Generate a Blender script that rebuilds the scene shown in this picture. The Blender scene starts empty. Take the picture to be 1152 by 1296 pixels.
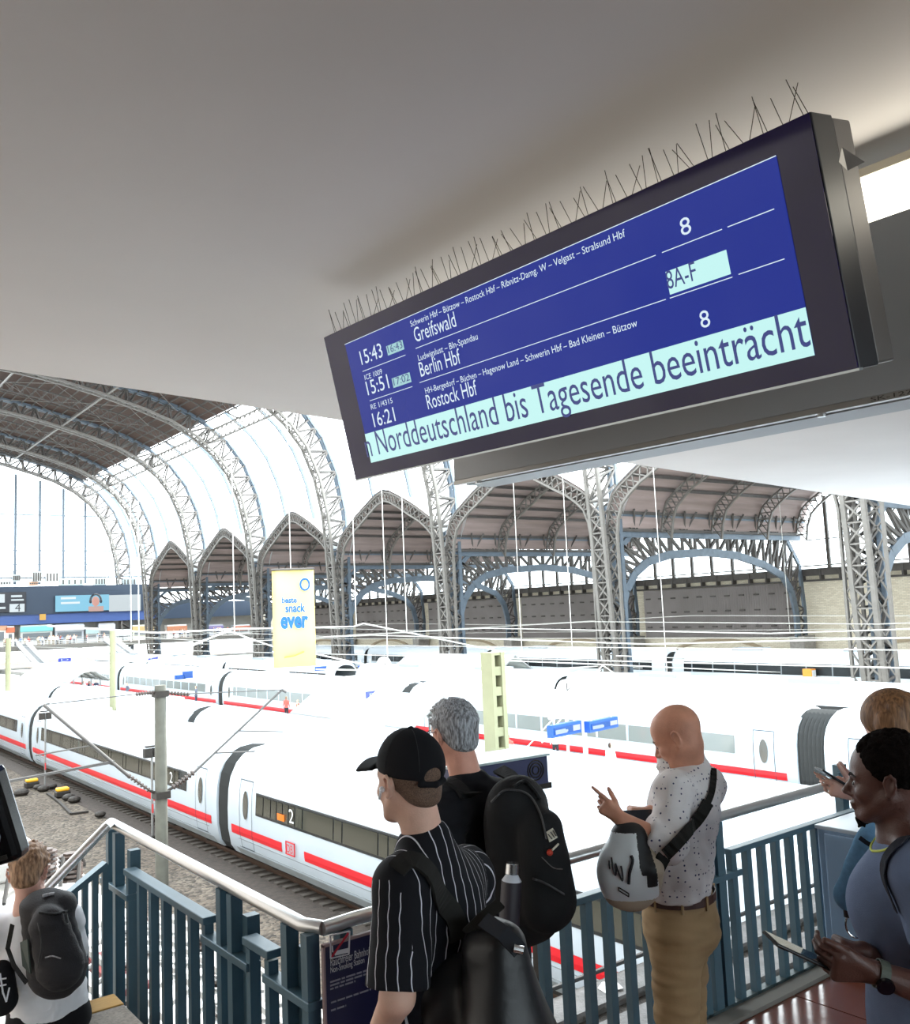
import bpy, bmesh, math, random
import numpy as np
from mathutils import Vector, Matrix

# ------------------------------------------------------------------ camera
scene = bpy.context.scene
COL = scene.collection
W, H, FPX = 1152, 1296, 1152.0
def _cam_axes(yaw, pitch, roll):
    y, p, r = map(math.radians, (yaw, pitch, roll))
    F = np.array([math.sin(y)*math.cos(p), math.cos(y)*math.cos(p), math.sin(p)])
    R0 = np.array([math.cos(y), -math.sin(y), 0.0]); U0 = np.cross(R0, F)
    return F, math.cos(r)*R0-math.sin(r)*U0, math.cos(r)*U0+math.sin(r)*R0
CF, CR, CU = _cam_axes(37.6, 6.1, 2.52)
CC = np.array([0, 0, 2.2])
cam_data = bpy.data.cameras.new('camera')
cam_data.sensor_fit = 'HORIZONTAL'; cam_data.sensor_width = 24.0
cam_data.lens = 24.0*FPX/W
cam_data.clip_start = 0.05; cam_data.clip_end = 2000
cam = bpy.data.objects.new('camera', cam_data); COL.objects.link(cam)
m3 = Matrix(((CR[0], CU[0], -CF[0]), (CR[1], CU[1], -CF[1]), (CR[2], CU[2], -CF[2])))
cam.matrix_world = Matrix.Translation(Vector(CC)) @ m3.to_4x4()
scene.camera = cam
scene.view_settings.view_transform = 'Standard'
scene.view_settings.look = 'None'
EV = 1.3
scene.view_settings.exposure = EV
scene.view_settings.gamma = 1.0
scene.view_settings.use_curve_mapping = False
scene.cycles.use_denoising = True
scene.cycles.max_bounces = 8
scene.cycles.diffuse_bounces = 4
scene.cycles.transparent_max_bounces = 16
scene.cycles.caustics_reflective = False
scene.cycles.caustics_refractive = False

# ------------------------------------------------------------------ sky and sun
world = bpy.data.worlds.new('sky'); scene.world = world
world.use_nodes = True
bg = world.node_tree.nodes['Background']
bg.inputs[0].default_value = (0.86, 0.95, 1.0, 1)
bg.inputs[1].default_value = 2.7
sd = bpy.data.lights.new('sun', 'SUN'); sd.energy = 8.5; sd.angle = math.radians(10); sd.color = (1, 0.96, 0.9)
sun = bpy.data.objects.new('sun', sd); COL.objects.link(sun)
sun.rotation_euler = (math.radians(-12), math.radians(53), 0)

def bp(x, y, X=None, Y=None, Z=None, D=None):
    """the point of a real plane (or at a real depth) seen at a pixel of the photograph"""
    v = CF + CR*(x-576)/FPX - CU*(y-648)/FPX
    if X is not None: t = X/v[0]
    elif Y is not None: t = Y/v[1]
    elif Z is not None: t = (Z-2.2)/v[2]
    else: t = D
    return Vector(CC + t*v)

# ------------------------------------------------------------------ materials
def srgb(c):
    return tuple((x/255/12.92) if x/255 <= 0.04045 else ((x/255+0.055)/1.055)**2.4 for x in c)
MATS = {}
def mat(name, col, rough=0.6, metal=0.0, noise=0.0, nscale=6.0, bump=0.0, bscale=40.0, stretch=(1, 1, 1), spec=0.5, sheen=0.0, coords='Object'):
    if name in MATS: return MATS[name]
    m = bpy.data.materials.new(name); m.use_nodes = True
    nt = m.node_tree; b = nt.nodes['Principled BSDF']
    c = srgb(col)
    b.inputs['Base Color'].default_value = (*c, 1)
    b.inputs['Roughness'].default_value = rough
    b.inputs['Metallic'].default_value = metal
    b.inputs['Specular IOR Level'].default_value = spec
    if sheen: b.inputs['Sheen Weight'].default_value = sheen
    tc = nt.nodes.new('ShaderNodeTexCoord'); mp = nt.nodes.new('ShaderNodeMapping')
    mp.inputs['Scale'].default_value = stretch
    nt.links.new(tc.outputs[coords], mp.inputs[0])
    if noise > 0:
        n = nt.nodes.new('ShaderNodeTexNoise'); n.inputs['Scale'].default_value = nscale; n.inputs['Detail'].default_value = 5
        nt.links.new(mp.outputs[0], n.inputs['Vector'])
        r = nt.nodes.new('ShaderNodeValToRGB')
        lo = tuple(x*(1-noise) for x in c); hi = tuple(min(1, x*(1+noise)) for x in c)
        r.color_ramp.elements[0].position = .3; r.color_ramp.elements[1].position = .7
        r.color_ramp.elements[0].color = (*lo, 1); r.color_ramp.elements[1].color = (*hi, 1)
        nt.links.new(n.outputs['Fac'], r.inputs[0]); nt.links.new(r.outputs[0], b.inputs['Base Color'])
    if bump > 0:
        n2 = nt.nodes.new('ShaderNodeTexNoise'); n2.inputs['Scale'].default_value = bscale; n2.inputs['Detail'].default_value = 4
        nt.links.new(mp.outputs[0], n2.inputs['Vector'])
        bu = nt.nodes.new('ShaderNodeBump'); bu.inputs['Strength'].default_value = bump; bu.inputs['Distance'].default_value = .02
        nt.links.new(n2.outputs['Fac'], bu.inputs['Height']); nt.links.new(bu.outputs[0], b.inputs['Normal'])
    MATS[name] = m
    return m
def emit(name, col, strength=1.0):
    if name in MATS: return MATS[name]
    m = bpy.data.materials.new(name); m.use_nodes = True
    b = m.node_tree.nodes['Principled BSDF']
    b.inputs['Base Color'].default_value = (0.01, 0.01, 0.012, 1); b.inputs['Roughness'].default_value = .25
    b.inputs['Emission Color'].default_value = (*srgb(col), 1); b.inputs['Emission Strength'].default_value = strength/2**EV
    MATS[name] = m; return m
def glass(name, tint=(1, 1, 1), gloss=.12):
    if name in MATS: return MATS[name]
    m = bpy.data.materials.new(name); m.use_nodes = True
    nt = m.node_tree; nt.nodes.remove(nt.nodes['Principled BSDF'])
    out = nt.nodes['Material Output']
    t = nt.nodes.new('ShaderNodeBsdfTransparent'); t.inputs[0].default_value = (*tint, 1)
    g = nt.nodes.new('ShaderNodeBsdfGlossy'); g.inputs['Roughness'].default_value = .05
    mx = nt.nodes.new('ShaderNodeMixShader'); mx.inputs[0].default_value = gloss
    nt.links.new(t.outputs[0], mx.inputs[1]); nt.links.new(g.outputs[0], mx.inputs[2]); nt.links.new(mx.outputs[0], out.inputs[0])
    MATS[name] = m; return m

# ------------------------------------------------------------------ mesh helpers
class MB:
    def __init__(s): s.v = []; s.f = []
    def add(s, vs, fs):
        o = len(s.v); s.v += [tuple(v) for v in vs]; s.f += [tuple(i+o for i in f) for f in fs]
        return s
    def box(s, lo, hi):
        x0, y0, z0 = lo; x1, y1, z1 = hi
        return s.add([(x0,y0,z0),(x1,y0,z0),(x1,y1,z0),(x0,y1,z0),(x0,y0,z1),(x1,y0,z1),(x1,y1,z1),(x0,y1,z1)],
              [(0,3,2,1),(4,5,6,7),(0,1,5,4),(1,2,6,5),(2,3,7,6),(3,0,4,7)])
    def obox(s, o, a, b, c):
        """box from corner o along vectors a, b, c"""
        o, a, b, c = map(Vector, (o, a, b, c))
        vs = [o, o+a, o+a+b, o+b, o+c, o+a+c, o+a+b+c, o+b+c]
        return s.add(vs, [(0,3,2,1),(4,5,6,7),(0,1,5,4),(1,2,6,5),(2,3,7,6),(3,0,4,7)])
    def bar(s, p, q, w, h=None, up=(0,0,1)):
        p, q = Vector(p), Vector(q); d = q-p
        if d.length < 1e-6: return s
        d.normalize(); u = Vector(up)
        if abs(d.dot(u)) > .98: u = Vector((0,1,0)) if abs(d.y) < .9 else Vector((1,0,0))
        a = d.cross(u).normalized(); b = a.cross(d).normalized(); h = h or w
        a *= w/2; b *= h/2
        vs = [p-a-b, p+a-b, p+a+b, p-a+b, q-a-b, q+a-b, q+a+b, q-a+b]
        return s.add(vs, [(0,3,2,1),(4,5,6,7),(0,1,5,4),(1,2,6,5),(2,3,7,6),(3,0,4,7)])
    def tube(s, pts, r, n=8, caps=True):
        pts = [Vector(p) for p in pts]; rs = r if isinstance(r, (list, tuple)) else [r]*len(pts)
        ref = None; rings = []; o = len(s.v)
        for i, p in enumerate(pts):
            d = (pts[min(i+1, len(pts)-1)]-pts[max(i-1, 0)]).normalized()
            if ref is None:
                ref = Vector((0,0,1)) if abs(d.z) < .9 else Vector((1,0,0))
            a = d.cross(ref).normalized(); b = a.cross(d).normalized(); ref = b
            for k in range(n):
                t = 2*math.pi*k/n; s.v.append(tuple(p+(a*math.cos(t)+b*math.sin(t))*rs[i]))
        for i in range(len(pts)-1):
            for k in range(n):
                s.f.append((o+i*n+k, o+i*n+(k+1)%n, o+(i+1)*n+(k+1)%n, o+(i+1)*n+k))
        if caps:
            s.f.append(tuple(o+k for k in reversed(range(n)))); s.f.append(tuple(o+(len(pts)-1)*n+k for k in range(n)))
        return s
    def ball(s, c, r, n=10, m=6, sc=(1,1,1)):
        c = Vector(c); vs = []; fs = []
        for i in range(m+1):
            th = math.pi*i/m
            for k in range(n):
                ph = 2*math.pi*k/n
                vs.append(c+Vector((r*sc[0]*math.sin(th)*math.cos(ph), r*sc[1]*math.sin(th)*math.sin(ph), r*sc[2]*math.cos(th))))
        for i in range(m):
            for k in range(n):
                fs.append((i*n+k, i*n+(k+1)%n, (i+1)*n+(k+1)%n, (i+1)*n+k))
        return s.add(vs, fs)
    def grid(s, rows):
        """surface through rows of points"""
        o = len(s.v); n = len(rows[0])
        for r in rows: s.v += [tuple(p) for p in r]
        for i in range(len(rows)-1):
            for k in range(n-1):
                s.f.append((o+i*n+k, o+i*n+k+1, o+(i+1)*n+k+1, o+(i+1)*n+k))
        return s
    def prism(s, poly, axis, a, b):
        """extrude 2-D polygon; axis 0/1/2 is the extrusion axis, polygon in the remaining two (cyclic order kept)"""
        def P(p, t):
            if axis == 0: return (t, p[0], p[1])
            if axis == 1: return (p[0], t, p[1])
            return (p[0], p[1], t)
        n = len(poly); vs = [P(p, a) for p in poly]+[P(p, b) for p in poly]
        fs = [tuple(range(n)), tuple(reversed(range(n, 2*n)))]+[(i, n+i, n+(i+1)%n, (i+1)%n) for i in range(n)]
        return s.add(vs, fs)
    def mesh(s, name, m, smooth=False):
        me = bpy.data.meshes.new(name); me.from_pydata(s.v, [], s.f); me.update()
        bm = bmesh.new(); bm.from_mesh(me); bmesh.ops.recalc_face_normals(bm, faces=bm.faces); bm.to_mesh(me); bm.free()
        if m: me.materials.append(m)
        if smooth:
            for p in me.polygons: p.use_smooth = True
        return me
    def build(s, name, m, parent=None, smooth=False, bevel=0, auto=False, loc=None):
        me = s.mesh(name, m, smooth or auto)
        o = bpy.data.objects.new(name, me); COL.objects.link(o)
        if parent is not None: o.parent = parent
        if loc is not None: o.location = loc
        if auto: sharp(me)
        if bevel:
            b = o.modifiers.new('bevel', 'BEVEL'); b.width = bevel; b.segments = 2; b.limit_method = 'ANGLE'; b.angle_limit = math.radians(40)
        return o
def sharp(me, ang=35):
    bm = bmesh.new(); bm.from_mesh(me); t = math.radians(ang)
    for e in bm.edges:
        if len(e.link_faces) == 2 and e.calc_face_angle(0) > t: e.smooth = False
    bm.to_mesh(me); bm.free()
def tag(o, label, cat=None, group=None, kind=None):
    if label: o['label'] = label
    if cat: o['category'] = cat
    if group: o['group'] = group
    if kind: o['kind'] = kind
    return o
def thing(name, label, cat, loc=(0,0,0), rz=0, group=None, rot=None):
    o = bpy.data.objects.new(name, None); COL.objects.link(o); o.empty_display_size = .1
    o.location = loc; o.rotation_euler = rot or (0, 0, rz)
    return tag(o, label, cat, group)
def struct(o, label=None):
    o['kind'] = 'structure'
    if label: o['label'] = label
    return o
def link_copy(o, parent=None, loc=None, name=None):
    c = o.copy(); COL.objects.link(c)
    if parent is not None: c.parent = parent
    if loc is not None: c.location = loc
    return c
def copy_tree(o, parent=None):
    c = o.copy(); COL.objects.link(c)
    if parent is not None: c.parent = parent
    for ch in list(o.children):
        copy_tree(ch, c)
    return c
def text_obj(s, name, m, parent, O, A, B, width=None, height=None, depth=.002, N=None, bold=0):
    """lettering: O baseline start (world), A unit reading direction, B unit up; scaled to the width and cap height"""
    cu = bpy.data.curves.new(name, 'FONT'); cu.body = s; cu.size = 1; cu.extrude = 0
    cu.resolution_u = 3; cu.offset = bold
    t = bpy.data.objects.new(name, cu); COL.objects.link(t)
    dg = bpy.context.evaluated_depsgraph_get(); dg.update()
    me = bpy.data.meshes.new_from_object(t.evaluated_get(dg))
    bpy.data.objects.remove(t); bpy.data.curves.remove(cu)
    co = np.empty(len(me.vertices)*3, 'f'); me.vertices.foreach_get('co', co); co = co.reshape(-1, 3)
    x0, x1 = co[:, 0].min(), co[:, 0].max()
    cap = .69
    sy = (height or .1)/cap
    sx = width/(x1-x0) if width else sy
    A = Vector(A); B = Vector(B); N = Vector(N) if N is not None else A.cross(B)
    O = Vector(O)+N*depth
    out = np.array(O)+np.outer((co[:, 0]-x0)*sx, np.array(A))+np.outer(co[:, 1]*sy, np.array(B))
    me.vertices.foreach_set('co', out.astype('f').ravel()); me.update()
    me.materials.clear(); me.materials.append(m); me.name = name
    o = bpy.data.objects.new(name, me); COL.objects.link(o)
    if parent is not None:
        o.parent = parent; o.matrix_parent_inverse = parent.matrix_basis.inverted() if False else Matrix.Identity(4)
        o.matrix_local = PW(parent).inverted()
    return o
def PW(p):
    m = p.matrix_basis.copy()
    while p.parent is not None:
        p = p.parent; m = p.matrix_basis @ m
    return m
def wparent(o, parent):
    """parent an object whose vertices are in world space"""
    o.parent = parent; o.matrix_local = PW(parent).inverted(); return o
rnd = random.Random(7)

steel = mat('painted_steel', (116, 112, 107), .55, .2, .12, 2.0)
steel_dk = mat('dark_steel', (84, 80, 77), .6, .2, .15, 2.0)  # darker steel tone for purlins, rafters and small fittings
steel_blue = mat('weathered_blue_steel', (98, 110, 122), .5, .25, .12, 2.0)
wire_m = mat('wire_metal', (190, 188, 182), .4, .6)
dark_metal = mat('dark_metal', (52, 48, 44), .6, .5, .2, 10)
roof_boards = mat('roof_boards', (84, 66, 58), .85, 0, .25, 1.2, stretch=(1, 6, 1))
aisle_boards = mat('aisle_boards', (150, 134, 130), .85, 0, .2, .8, stretch=(.2, 2, 2))
glass_m = glass('hall_glazing', (.95, .99, 1.0), .06)
frost = bpy.data.materials.new('wired_translucent_glazing'); frost.use_nodes = True
_n = frost.node_tree; _n.nodes.remove(_n.nodes['Principled BSDF'])
_a = _n.nodes.new('ShaderNodeBsdfTransparent'); _b = _n.nodes.new('ShaderNodeBsdfTranslucent'); _b.inputs[0].default_value = (.9, .95, .97, 1); _m = _n.nodes.new('ShaderNodeMixShader'); _m.inputs[0].default_value = .6
_n.links.new(_a.outputs[0], _m.inputs[1]); _n.links.new(_b.outputs[0], _m.inputs[2]); _n.links.new(_m.outputs[0], _n.nodes['Material Output'].inputs[0])
concrete = mat('concrete', (150, 146, 140), .9, 0, .2, 3, .4, 30)
platform_m = mat('platform_paving', (170, 168, 162), .85, 0, .12, 1.0)
brick_m = mat('pale_brickwork', (196, 184, 160), .9, 0, .16, .5)
_nt = brick_m.node_tree
_bt = _nt.nodes.new('ShaderNodeTexBrick'); _bt.inputs['Scale'].default_value = 1.0
_bt.inputs['Color1'].default_value = (*srgb((232, 224, 204)), 1); _bt.inputs['Color2'].default_value = (*srgb((214, 204, 182)), 1)
_bt.inputs['Mortar'].default_value = (*srgb((190, 182, 166)), 1); _bt.inputs['Brick Width'].default_value = .5; _bt.inputs['Row Height'].default_value = .16; _bt.inputs['Mortar Size'].default_value = .015
_tc = _nt.nodes.new('ShaderNodeTexCoord'); _sx = _nt.nodes.new('ShaderNodeSeparateXYZ'); _cx = _nt.nodes.new('ShaderNodeCombineXYZ')
_nt.links.new(_tc.outputs['Object'], _sx.inputs[0]); _nt.links.new(_sx.outputs[1], _cx.inputs[0]); _nt.links.new(_sx.outputs[2], _cx.inputs[1]); _nt.links.new(_cx.outputs[0], _bt.inputs['Vector'])
_nt.links.new(_bt.outputs['Color'], _nt.nodes['Principled BSDF'].inputs['Base Color'])

# ================================================================== GROUND AND TRACKS
RAIL = -6.25
def ballast_mat():
    m = mat('ballast', (150, 138, 122), .95, 0)
    nt = m.node_tree; b = nt.nodes['Principled BSDF']
    v = nt.nodes.new('ShaderNodeTexVoronoi'); v.inputs['Scale'].default_value = 9
    n = nt.nodes.new('ShaderNodeTexNoise'); n.inputs['Scale'].default_value = .35; n.inputs['Detail'].default_value = 6
    tc = nt.nodes['Texture Coordinate']; nt.links.new(tc.outputs['Object'], v.inputs['Vector']); nt.links.new(tc.outputs['Object'], n.inputs['Vector'])
    r = nt.nodes.new('ShaderNodeValToRGB'); cr = r.color_ramp
    cr.elements[0].color = (*srgb((48, 42, 36)), 1); cr.elements[1].color = (*srgb((112, 102, 90)), 1)
    sp = nt.nodes.new('ShaderNodeSeparateColor'); nt.links.new(v.outputs['Color'], sp.inputs[0]); nt.links.new(sp.outputs[0], r.inputs[0])
    r2 = nt.nodes.new('ShaderNodeValToRGB'); r2.color_ramp.elements[0].color = (.6, .55, .5, 1); r2.color_ramp.elements[1].color = (1, 1, 1, 1)
    r2.color_ramp.elements[0].position = .35; r2.color_ramp.elements[1].position = .65
    nt.links.new(n.outputs['Fac'], r2.inputs[0])
    mx = nt.nodes.new('ShaderNodeMix'); mx.data_type = 'RGBA'; mx.blend_type = 'MULTIPLY'; mx.inputs[0].default_value = 1
    nt.links.new(r.outputs[0], mx.inputs[6]); nt.links.new(r2.outputs[0], mx.inputs[7]); nt.links.new(mx.outputs[2], b.inputs['Base Color'])
    bu = nt.nodes.new('ShaderNodeBump'); bu.inputs['Strength'].default_value = .9; bu.inputs['Distance'].default_value = .06; bu.invert = True
    nt.links.new(v.outputs['Distance'], bu.inputs['Height']); nt.links.new(bu.outputs[0], b.inputs['Normal'])
    return m
g = MB().box((-25, -20, -6.9), (97, 262, -6.42)).build('ground', ballast_mat()); struct(g, 'grey-brown ballast bed between the tracks')
struct(MB().box((-14.6, -22, -6.9), (-14, 262, 27)).build('wall_hall_light_block', mat('light_block_grey', (118, 114, 110), .9, 0, .2, .4)), 'unseen left side wall of the hall, added and raised to block low light')  # tall wall out of view, put in to keep low sky light off the trains
for _x in (14.93, 34.6):
    struct(MB().box((_x-2.2, 6, -6.5), (_x+2.0, 190, -6.405)).build('trim_30' if _x < 20 else 'trim_31', mat('dark_ballast', (56, 48, 42), .9, 0, .35, 5, .8, 18)), 'dark ballast bed of the track')  # darker ballast strip along the track
rail_m = mat('rail_steel', (86, 66, 54), .45, .6, .2, 3)
sleeper_m = mat('sleeper_concrete', (74, 68, 62), .9, 0, .2, 6)
sleeper_mesh = MB().box((-1.3, -.12, 0), (1.3, .12, .07)).mesh('sleeper', sleeper_m)
def track(xc, y0, y1, n, label):
    t = thing('railway_track', label, 'track', (xc, y0, -6.42))
    for s in (-.75, .75):
        MB().box((s-.035, 0, .06), (s+.035, y1-y0, .20)).add([(s-.075,0,.06),(s+.075,0,.06),(s+.075,y1-y0,.06),(s-.075,y1-y0,.06),(s-.02,0,.1),(s+.02,0,.1),(s+.02,y1-y0,.1),(s-.02,y1-y0,.1)],
            [(0,3,2,1),(4,5,6,7),(0,1,5,4),(1,2,6,5),(2,3,7,6),(3,0,4,7)]).build('rail', rail_m, t)
    for i in range(n):
        o = bpy.data.objects.new('sleeper', sleeper_mesh); COL.objects.link(o); o.parent = t; o.location = (0, .6*i+.3, 0)
    return t
track(14.93, 8, 190, 160, 'track under the nearest red-striped white train')
track(4.2, 5, 120, 60, 'track under the near train roof at the left edge')
track(19.9, 14, 190, 0, 'track under the second white train from the railing')
track(34.6, 8, 190, 0, 'track under the red-striped train behind the blue departure boards')
# platforms (structure)
for i, (a, b, y0) in enumerate(((22.3, 32.4, 2), (37.2, 42.6, 2), (47.6, 66, -10), (72, 93.0, -10))):
    p = MB().box((a, y0, -6.42), (b, 196, -5.5)).build('trim_%d' % (i+1), platform_m); struct(p, 'pale paved platform between the tracks')
MB_lines = mat('white_platform_line', (235, 235, 232), .8)
# ================================================================== GREAT HALL: STEEL ARCHES
YN = [8.8, 33.4, 58.0, 82.6, 107.2, 131.8, 156.4, 181.0]
PROF = [(62.0,-5.5),(61.5,0),(61.2,6),(60.9,11),(60.5,15.5),(59.4,20.5),(57.6,24.6),(55.2,27.6),(52.2,30.0),(48.4,32.0),(44,33.5),(38.5,35.0),(33,36.2),(28,37.0),(23.5,37.4)]
def outer(pr, d0, d1):
    out = []
    for i, p in enumerate(pr):
        a = pr[max(i-1, 0)]; b = pr[min(i+1, len(pr)-1)]
        tx, tz = b[0]-a[0], b[1]-a[1]; l = math.hypot(tx, tz); nx, nz = tz/l, -tx/l
        t = min(1, i/4); d = d0+(d1-d0)*t
        if i > 7: d = d1-(d1-2.0)*min(1, (i-7)/4)
        out.append((p[0]+nx*d, p[1]+nz*d))
    return out
OUTP = outer(PROF, 1.9, 3.0)
def chords(mb, prof, y, w, h):
    for a, b in zip(prof[:-1], prof[1:]):
        mb.bar((a[0], y, a[1]), (b[0], y, b[1]), w, h, up=(0, 1, 0))
def resample(prof, step):
    pts = [Vector(p) for p in prof]; out = [pts[0]]; acc = 0
    L = [0]
    for a, b in zip(pts[:-1], pts[1:]): L.append(L[-1]+(b-a).length)
    n = max(2, int(L[-1]/step)); res = []
    for i in range(n+1):
        t = L[-1]*i/n; k = max(j for j in range(len(L)) if L[j] <= t+1e-9); k = min(k, len(pts)-2)
        f = (t-L[k])/(L[k+1]-L[k]); res.append(pts[k].lerp(pts[k+1], f))
    return res
def rib(y, label, top=15, hw=.75):
    t = thing('steel_arch_column', label, 'column', (62, y, -5.5), group='main arch columns of the hall')
    pi, po = PROF[:top], OUTP[:top]
    m = MB()
    for s in (-hw, hw): chords(m, pi, y+s, .32, .34)
    wparent(m.build('inner_chord', steel), t)
    m = MB()
    for s in (-hw*.5, hw*.5): chords(m, po, y+s, .42, .34)
    wparent(m.build('outer_chord', steel_blue), t)
    ri = resample(pi, 2.0); ro = resample(po, 2.0)
    n = min(len(ri), len(ro)); ri = resample(pi, 1e9) if n < 2 else ri
    # same parameter count
    def at(pr, k, n): 
        r = resample(pr, 0.5); return r[int(round(k*(len(r)-1)/n))]
    N = max(8, int(len(ri)*1.25))
    A = [at(pi, k, N) for k in range(N+1)]; B = [at(po, k, N) for k in range(N+1)]
    m = MB()
    for k in range(N):
        a, b = A[k], A[k+1]
        m.bar((a.x, y-hw, a.y), (b.x, y+hw, b.y), .13); m.bar((a.x, y+hw, a.y), (b.x, y-hw, b.y), .13)
        m.bar((a.x, y-hw, a.y), (a.x, y+hw, a.y), .12)
    wparent(m.build('cross_bracing', steel), t)
    m = MB()
    for k in range(N):
        for s in (-hw, hw):
            m.bar((A[k].x, y+s, A[k].y), (B[k].x, y+s*.5, B[k].y), .18)
            if k % 2: m.bar((A[k].x, y+s, A[k].y), (B[k+1].x, y+s*.5, B[k+1].y), .22)
            else: m.bar((B[k].x, y+s*.5, B[k].y), (A[k+1].x, y+s, A[k+1].y), .22)
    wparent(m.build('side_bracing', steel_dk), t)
    m = MB().box((61.2, y-1.0, -5.5), (64.4, y+1.0, -4.9)); wparent(m.build('foot_plinth', concrete), t)
    return t
names = ['farthest to the right, beside the corner of the frame', 'right of the wide brick-backed gap, nearest full column', 'standing over the bald man, between the two widest arches',
         'left of the widest arch, above the yellow concrete mast', 'just right of the yellow hanging banner', 'just left of the yellow hanging banner',
         'second to the left of the yellow banner', 'third to the left of the yellow banner, near the concourse']
for y, nm in zip(YN, names):
    rib(y, 'grey riveted lattice arch column, '+nm, top=11 if y < 100 else 15)
rib(197.5, 'end arch column framing the glazed gable above the concourse', top=15)
# ---- roof of the hall (far half), shell plus joists and boards
def vault_z(x):
    for a, b in zip(OUTP[:-1], OUTP[1:]):
        if b[0] <= x <= a[0]: return a[1]+(b[1]-a[1])*(a[0]-x)/(a[0]-b[0]+1e-9)
    return OUTP[-1][1]
roofp = [p for p in OUTP if p[0] < 58.5]
roof_struct = thing('hall_roof', 'dark boarded vault roof of the great hall above the arches', 'roof', (40, 120, 36))
CUT = 8
seg = OUTP[CUT:]
m = MB()
ys = [82.6+i*(198-82.6)/6 for i in range(7)]
m.grid([[(p[0], y, p[1]+.25) for p in seg] for y in ys])
wparent(m.build('roof_boarding', roof_boards), roof_struct)
# purlins along the tracks
rs = resample(seg, 1.55)
for k, p in enumerate(rs):
    m = MB().bar((p.x, 84, p.y), (p.x, 198, p.y), .12, .2, up=(0, 0, 1))
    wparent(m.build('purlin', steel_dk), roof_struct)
# intermediate rafters between the ribs
for y0, y1 in zip(YN[3:], YN[4:]+[197.5]):
    for f in (.25, .5, .75):
        y = y0+(y1-y0)*f; m = MB()
        chords(m, [(p[0], p[1]-.35) for p in seg], y, .16, .3 if f == .5 else .18)
        if f == .5:
            q = [(p[0], p[1]-1.7) for p in seg]; chords(m, q, y, .16, .16)
            a = resample(q, 1.4); b = resample([(p[0], p[1]-.35) for p in seg], 1.4)
            for k in range(min(len(a), len(b))-1):
                m.bar((a[k].x, y, a[k].y), (b[k+1].x, y, b[k+1].y), .08); m.bar((b[k].x, y, b[k].y), (a[k].x, y, a[k].y), .08)
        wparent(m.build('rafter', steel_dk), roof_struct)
# wind bracing rods
m = MB()
for y0, y1 in zip(YN[3:], YN[4:]+[197.5]):
    for i in range(1, len(seg)-3, 2):
        for (ya, yb) in ((y0, y0+(y1-y0)/2), (y0+(y1-y0)/2, y1)):
            m.bar((seg[i][0], ya, seg[i][1]-.5), (seg[i+2][0], yb, seg[i+2][1]-.5), .07)
            m.bar((seg[i+2][0], ya, seg[i+2][1]-.5), (seg[i][0], yb, seg[i][1]-.5), .07)
wparent(m.build('wind_bracing', steel), roof_struct)
# longitudinal lattice girders
def long_girder(x, dz, hgt, y0, y1, mt, name, parent):
    z = vault_z(x)+dz; m = MB()
    m.bar((x, y0, z), (x, y1, z), .22, .25); m.bar((x-.3, y0, z-hgt), (x-.3, y1, z-hgt), .22, .25)
    n = int((y1-y0)/1.6)
    for k in range(n):
        a = y0+(y1-y0)*k/n; b = y0+(y1-y0)*(k+1)/n
        m.bar((x, a, z), (x-.3, b, z-hgt), .09); m.bar((x-.3, a, z-hgt), (x, b, z), .09); m.bar((x, a, z), (x-.3, a, z-hgt), .09)
    wparent(m.build(name, mt), parent)
long_girder(54.6, -.6, 1.9, 58, 197.5, steel, 'lattice_girder', roof_struct)
for gx in (39.0, 27.0):
    z = vault_z(gx); m = MB().bar((gx, 84, z-2.0), (gx, 197.5, z-2.0), .2, .2)
    wparent(m.build('longitudinal_tie', steel), roof_struct)
# ---- side clerestory glazing between the arches, each bay
ARCH = [(0,17.2),(1.5,16.9),(3,16.3),(5,15.4),(6.5,14.7),(8.5,13.6),(10,12.7),(11,11.9),(11.6,10.6),(11.9,9.0)]
def arch_z(d):
    d = abs(d)
    for a, b in zip(ARCH[:-1], ARCH[1:]):
        if a[0] <= d <= b[0]: return a[1]+(b[1]-a[1])*(d-a[0])/(b[0]-a[0])
    return ARCH[-1][1]
def outx(z):
    for a, b in zip(OUTP[:-1], OUTP[1:]):
        if a[1] <= z <= b[1]: return a[0]+(b[0]-a[0])*(z-a[1])/(b[1]-a[1])
    return OUTP[-1][0]
ZTOP = OUTP[CUT][1]
for bi, (y0, y1) in enumerate(zip(YN, YN[1:]+[197.5])):
    yc = (y0+y1)/2; sc = (y1-y0)/24.6
    t = thing('clerestory_glazing', None, 'glazing', (63, yc, 12))
    tag(t, 'curved bright glazed side wall above the %s pointed aisle gable' % ['rightmost', 'second from right', 'third from right', 'fourth from right', 'fifth from right', 'sixth from right', 'seventh from right', 'last, end'][bi], None, 'curved clerestory glazing bays')
    cols = 12; rows = []
    for i in range(cols+1):
        y = y0+.5+(y1-y0-1)*i/cols; zb = arch_z((y-yc)/sc)+.3; r = []
        for k in range(9):
            z = zb+(ZTOP-zb)*k/8; r.append((outx(z)+.1, y, z))
        rows.append(r)
    wparent(MB().grid(rows).build('glass_pane', frost), t)
    for f in (1/3, 2/3):
        y = y0+(y1-y0)*f; m = MB(); zb = arch_z((y-yc)/sc)+.2
        zs = [zb+(ZTOP-zb)*k/10 for k in range(11)]
        for a, b in zip(zs[:-1], zs[1:]): m.bar((outx(a)-.15, y, a), (outx(b)-.15, y, b), .42, .3, up=(0, 1, 0))
        wparent(m.build('mullion', steel_blue), t)
    m = MB()
    for z in (20.0, 23.0, 26, 28.5):
        m.bar((outx(z)-.02, y0, z), (outx(z)-.02, y1, z), .07)
    wparent(m.build('transom', steel_blue), t)
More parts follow.
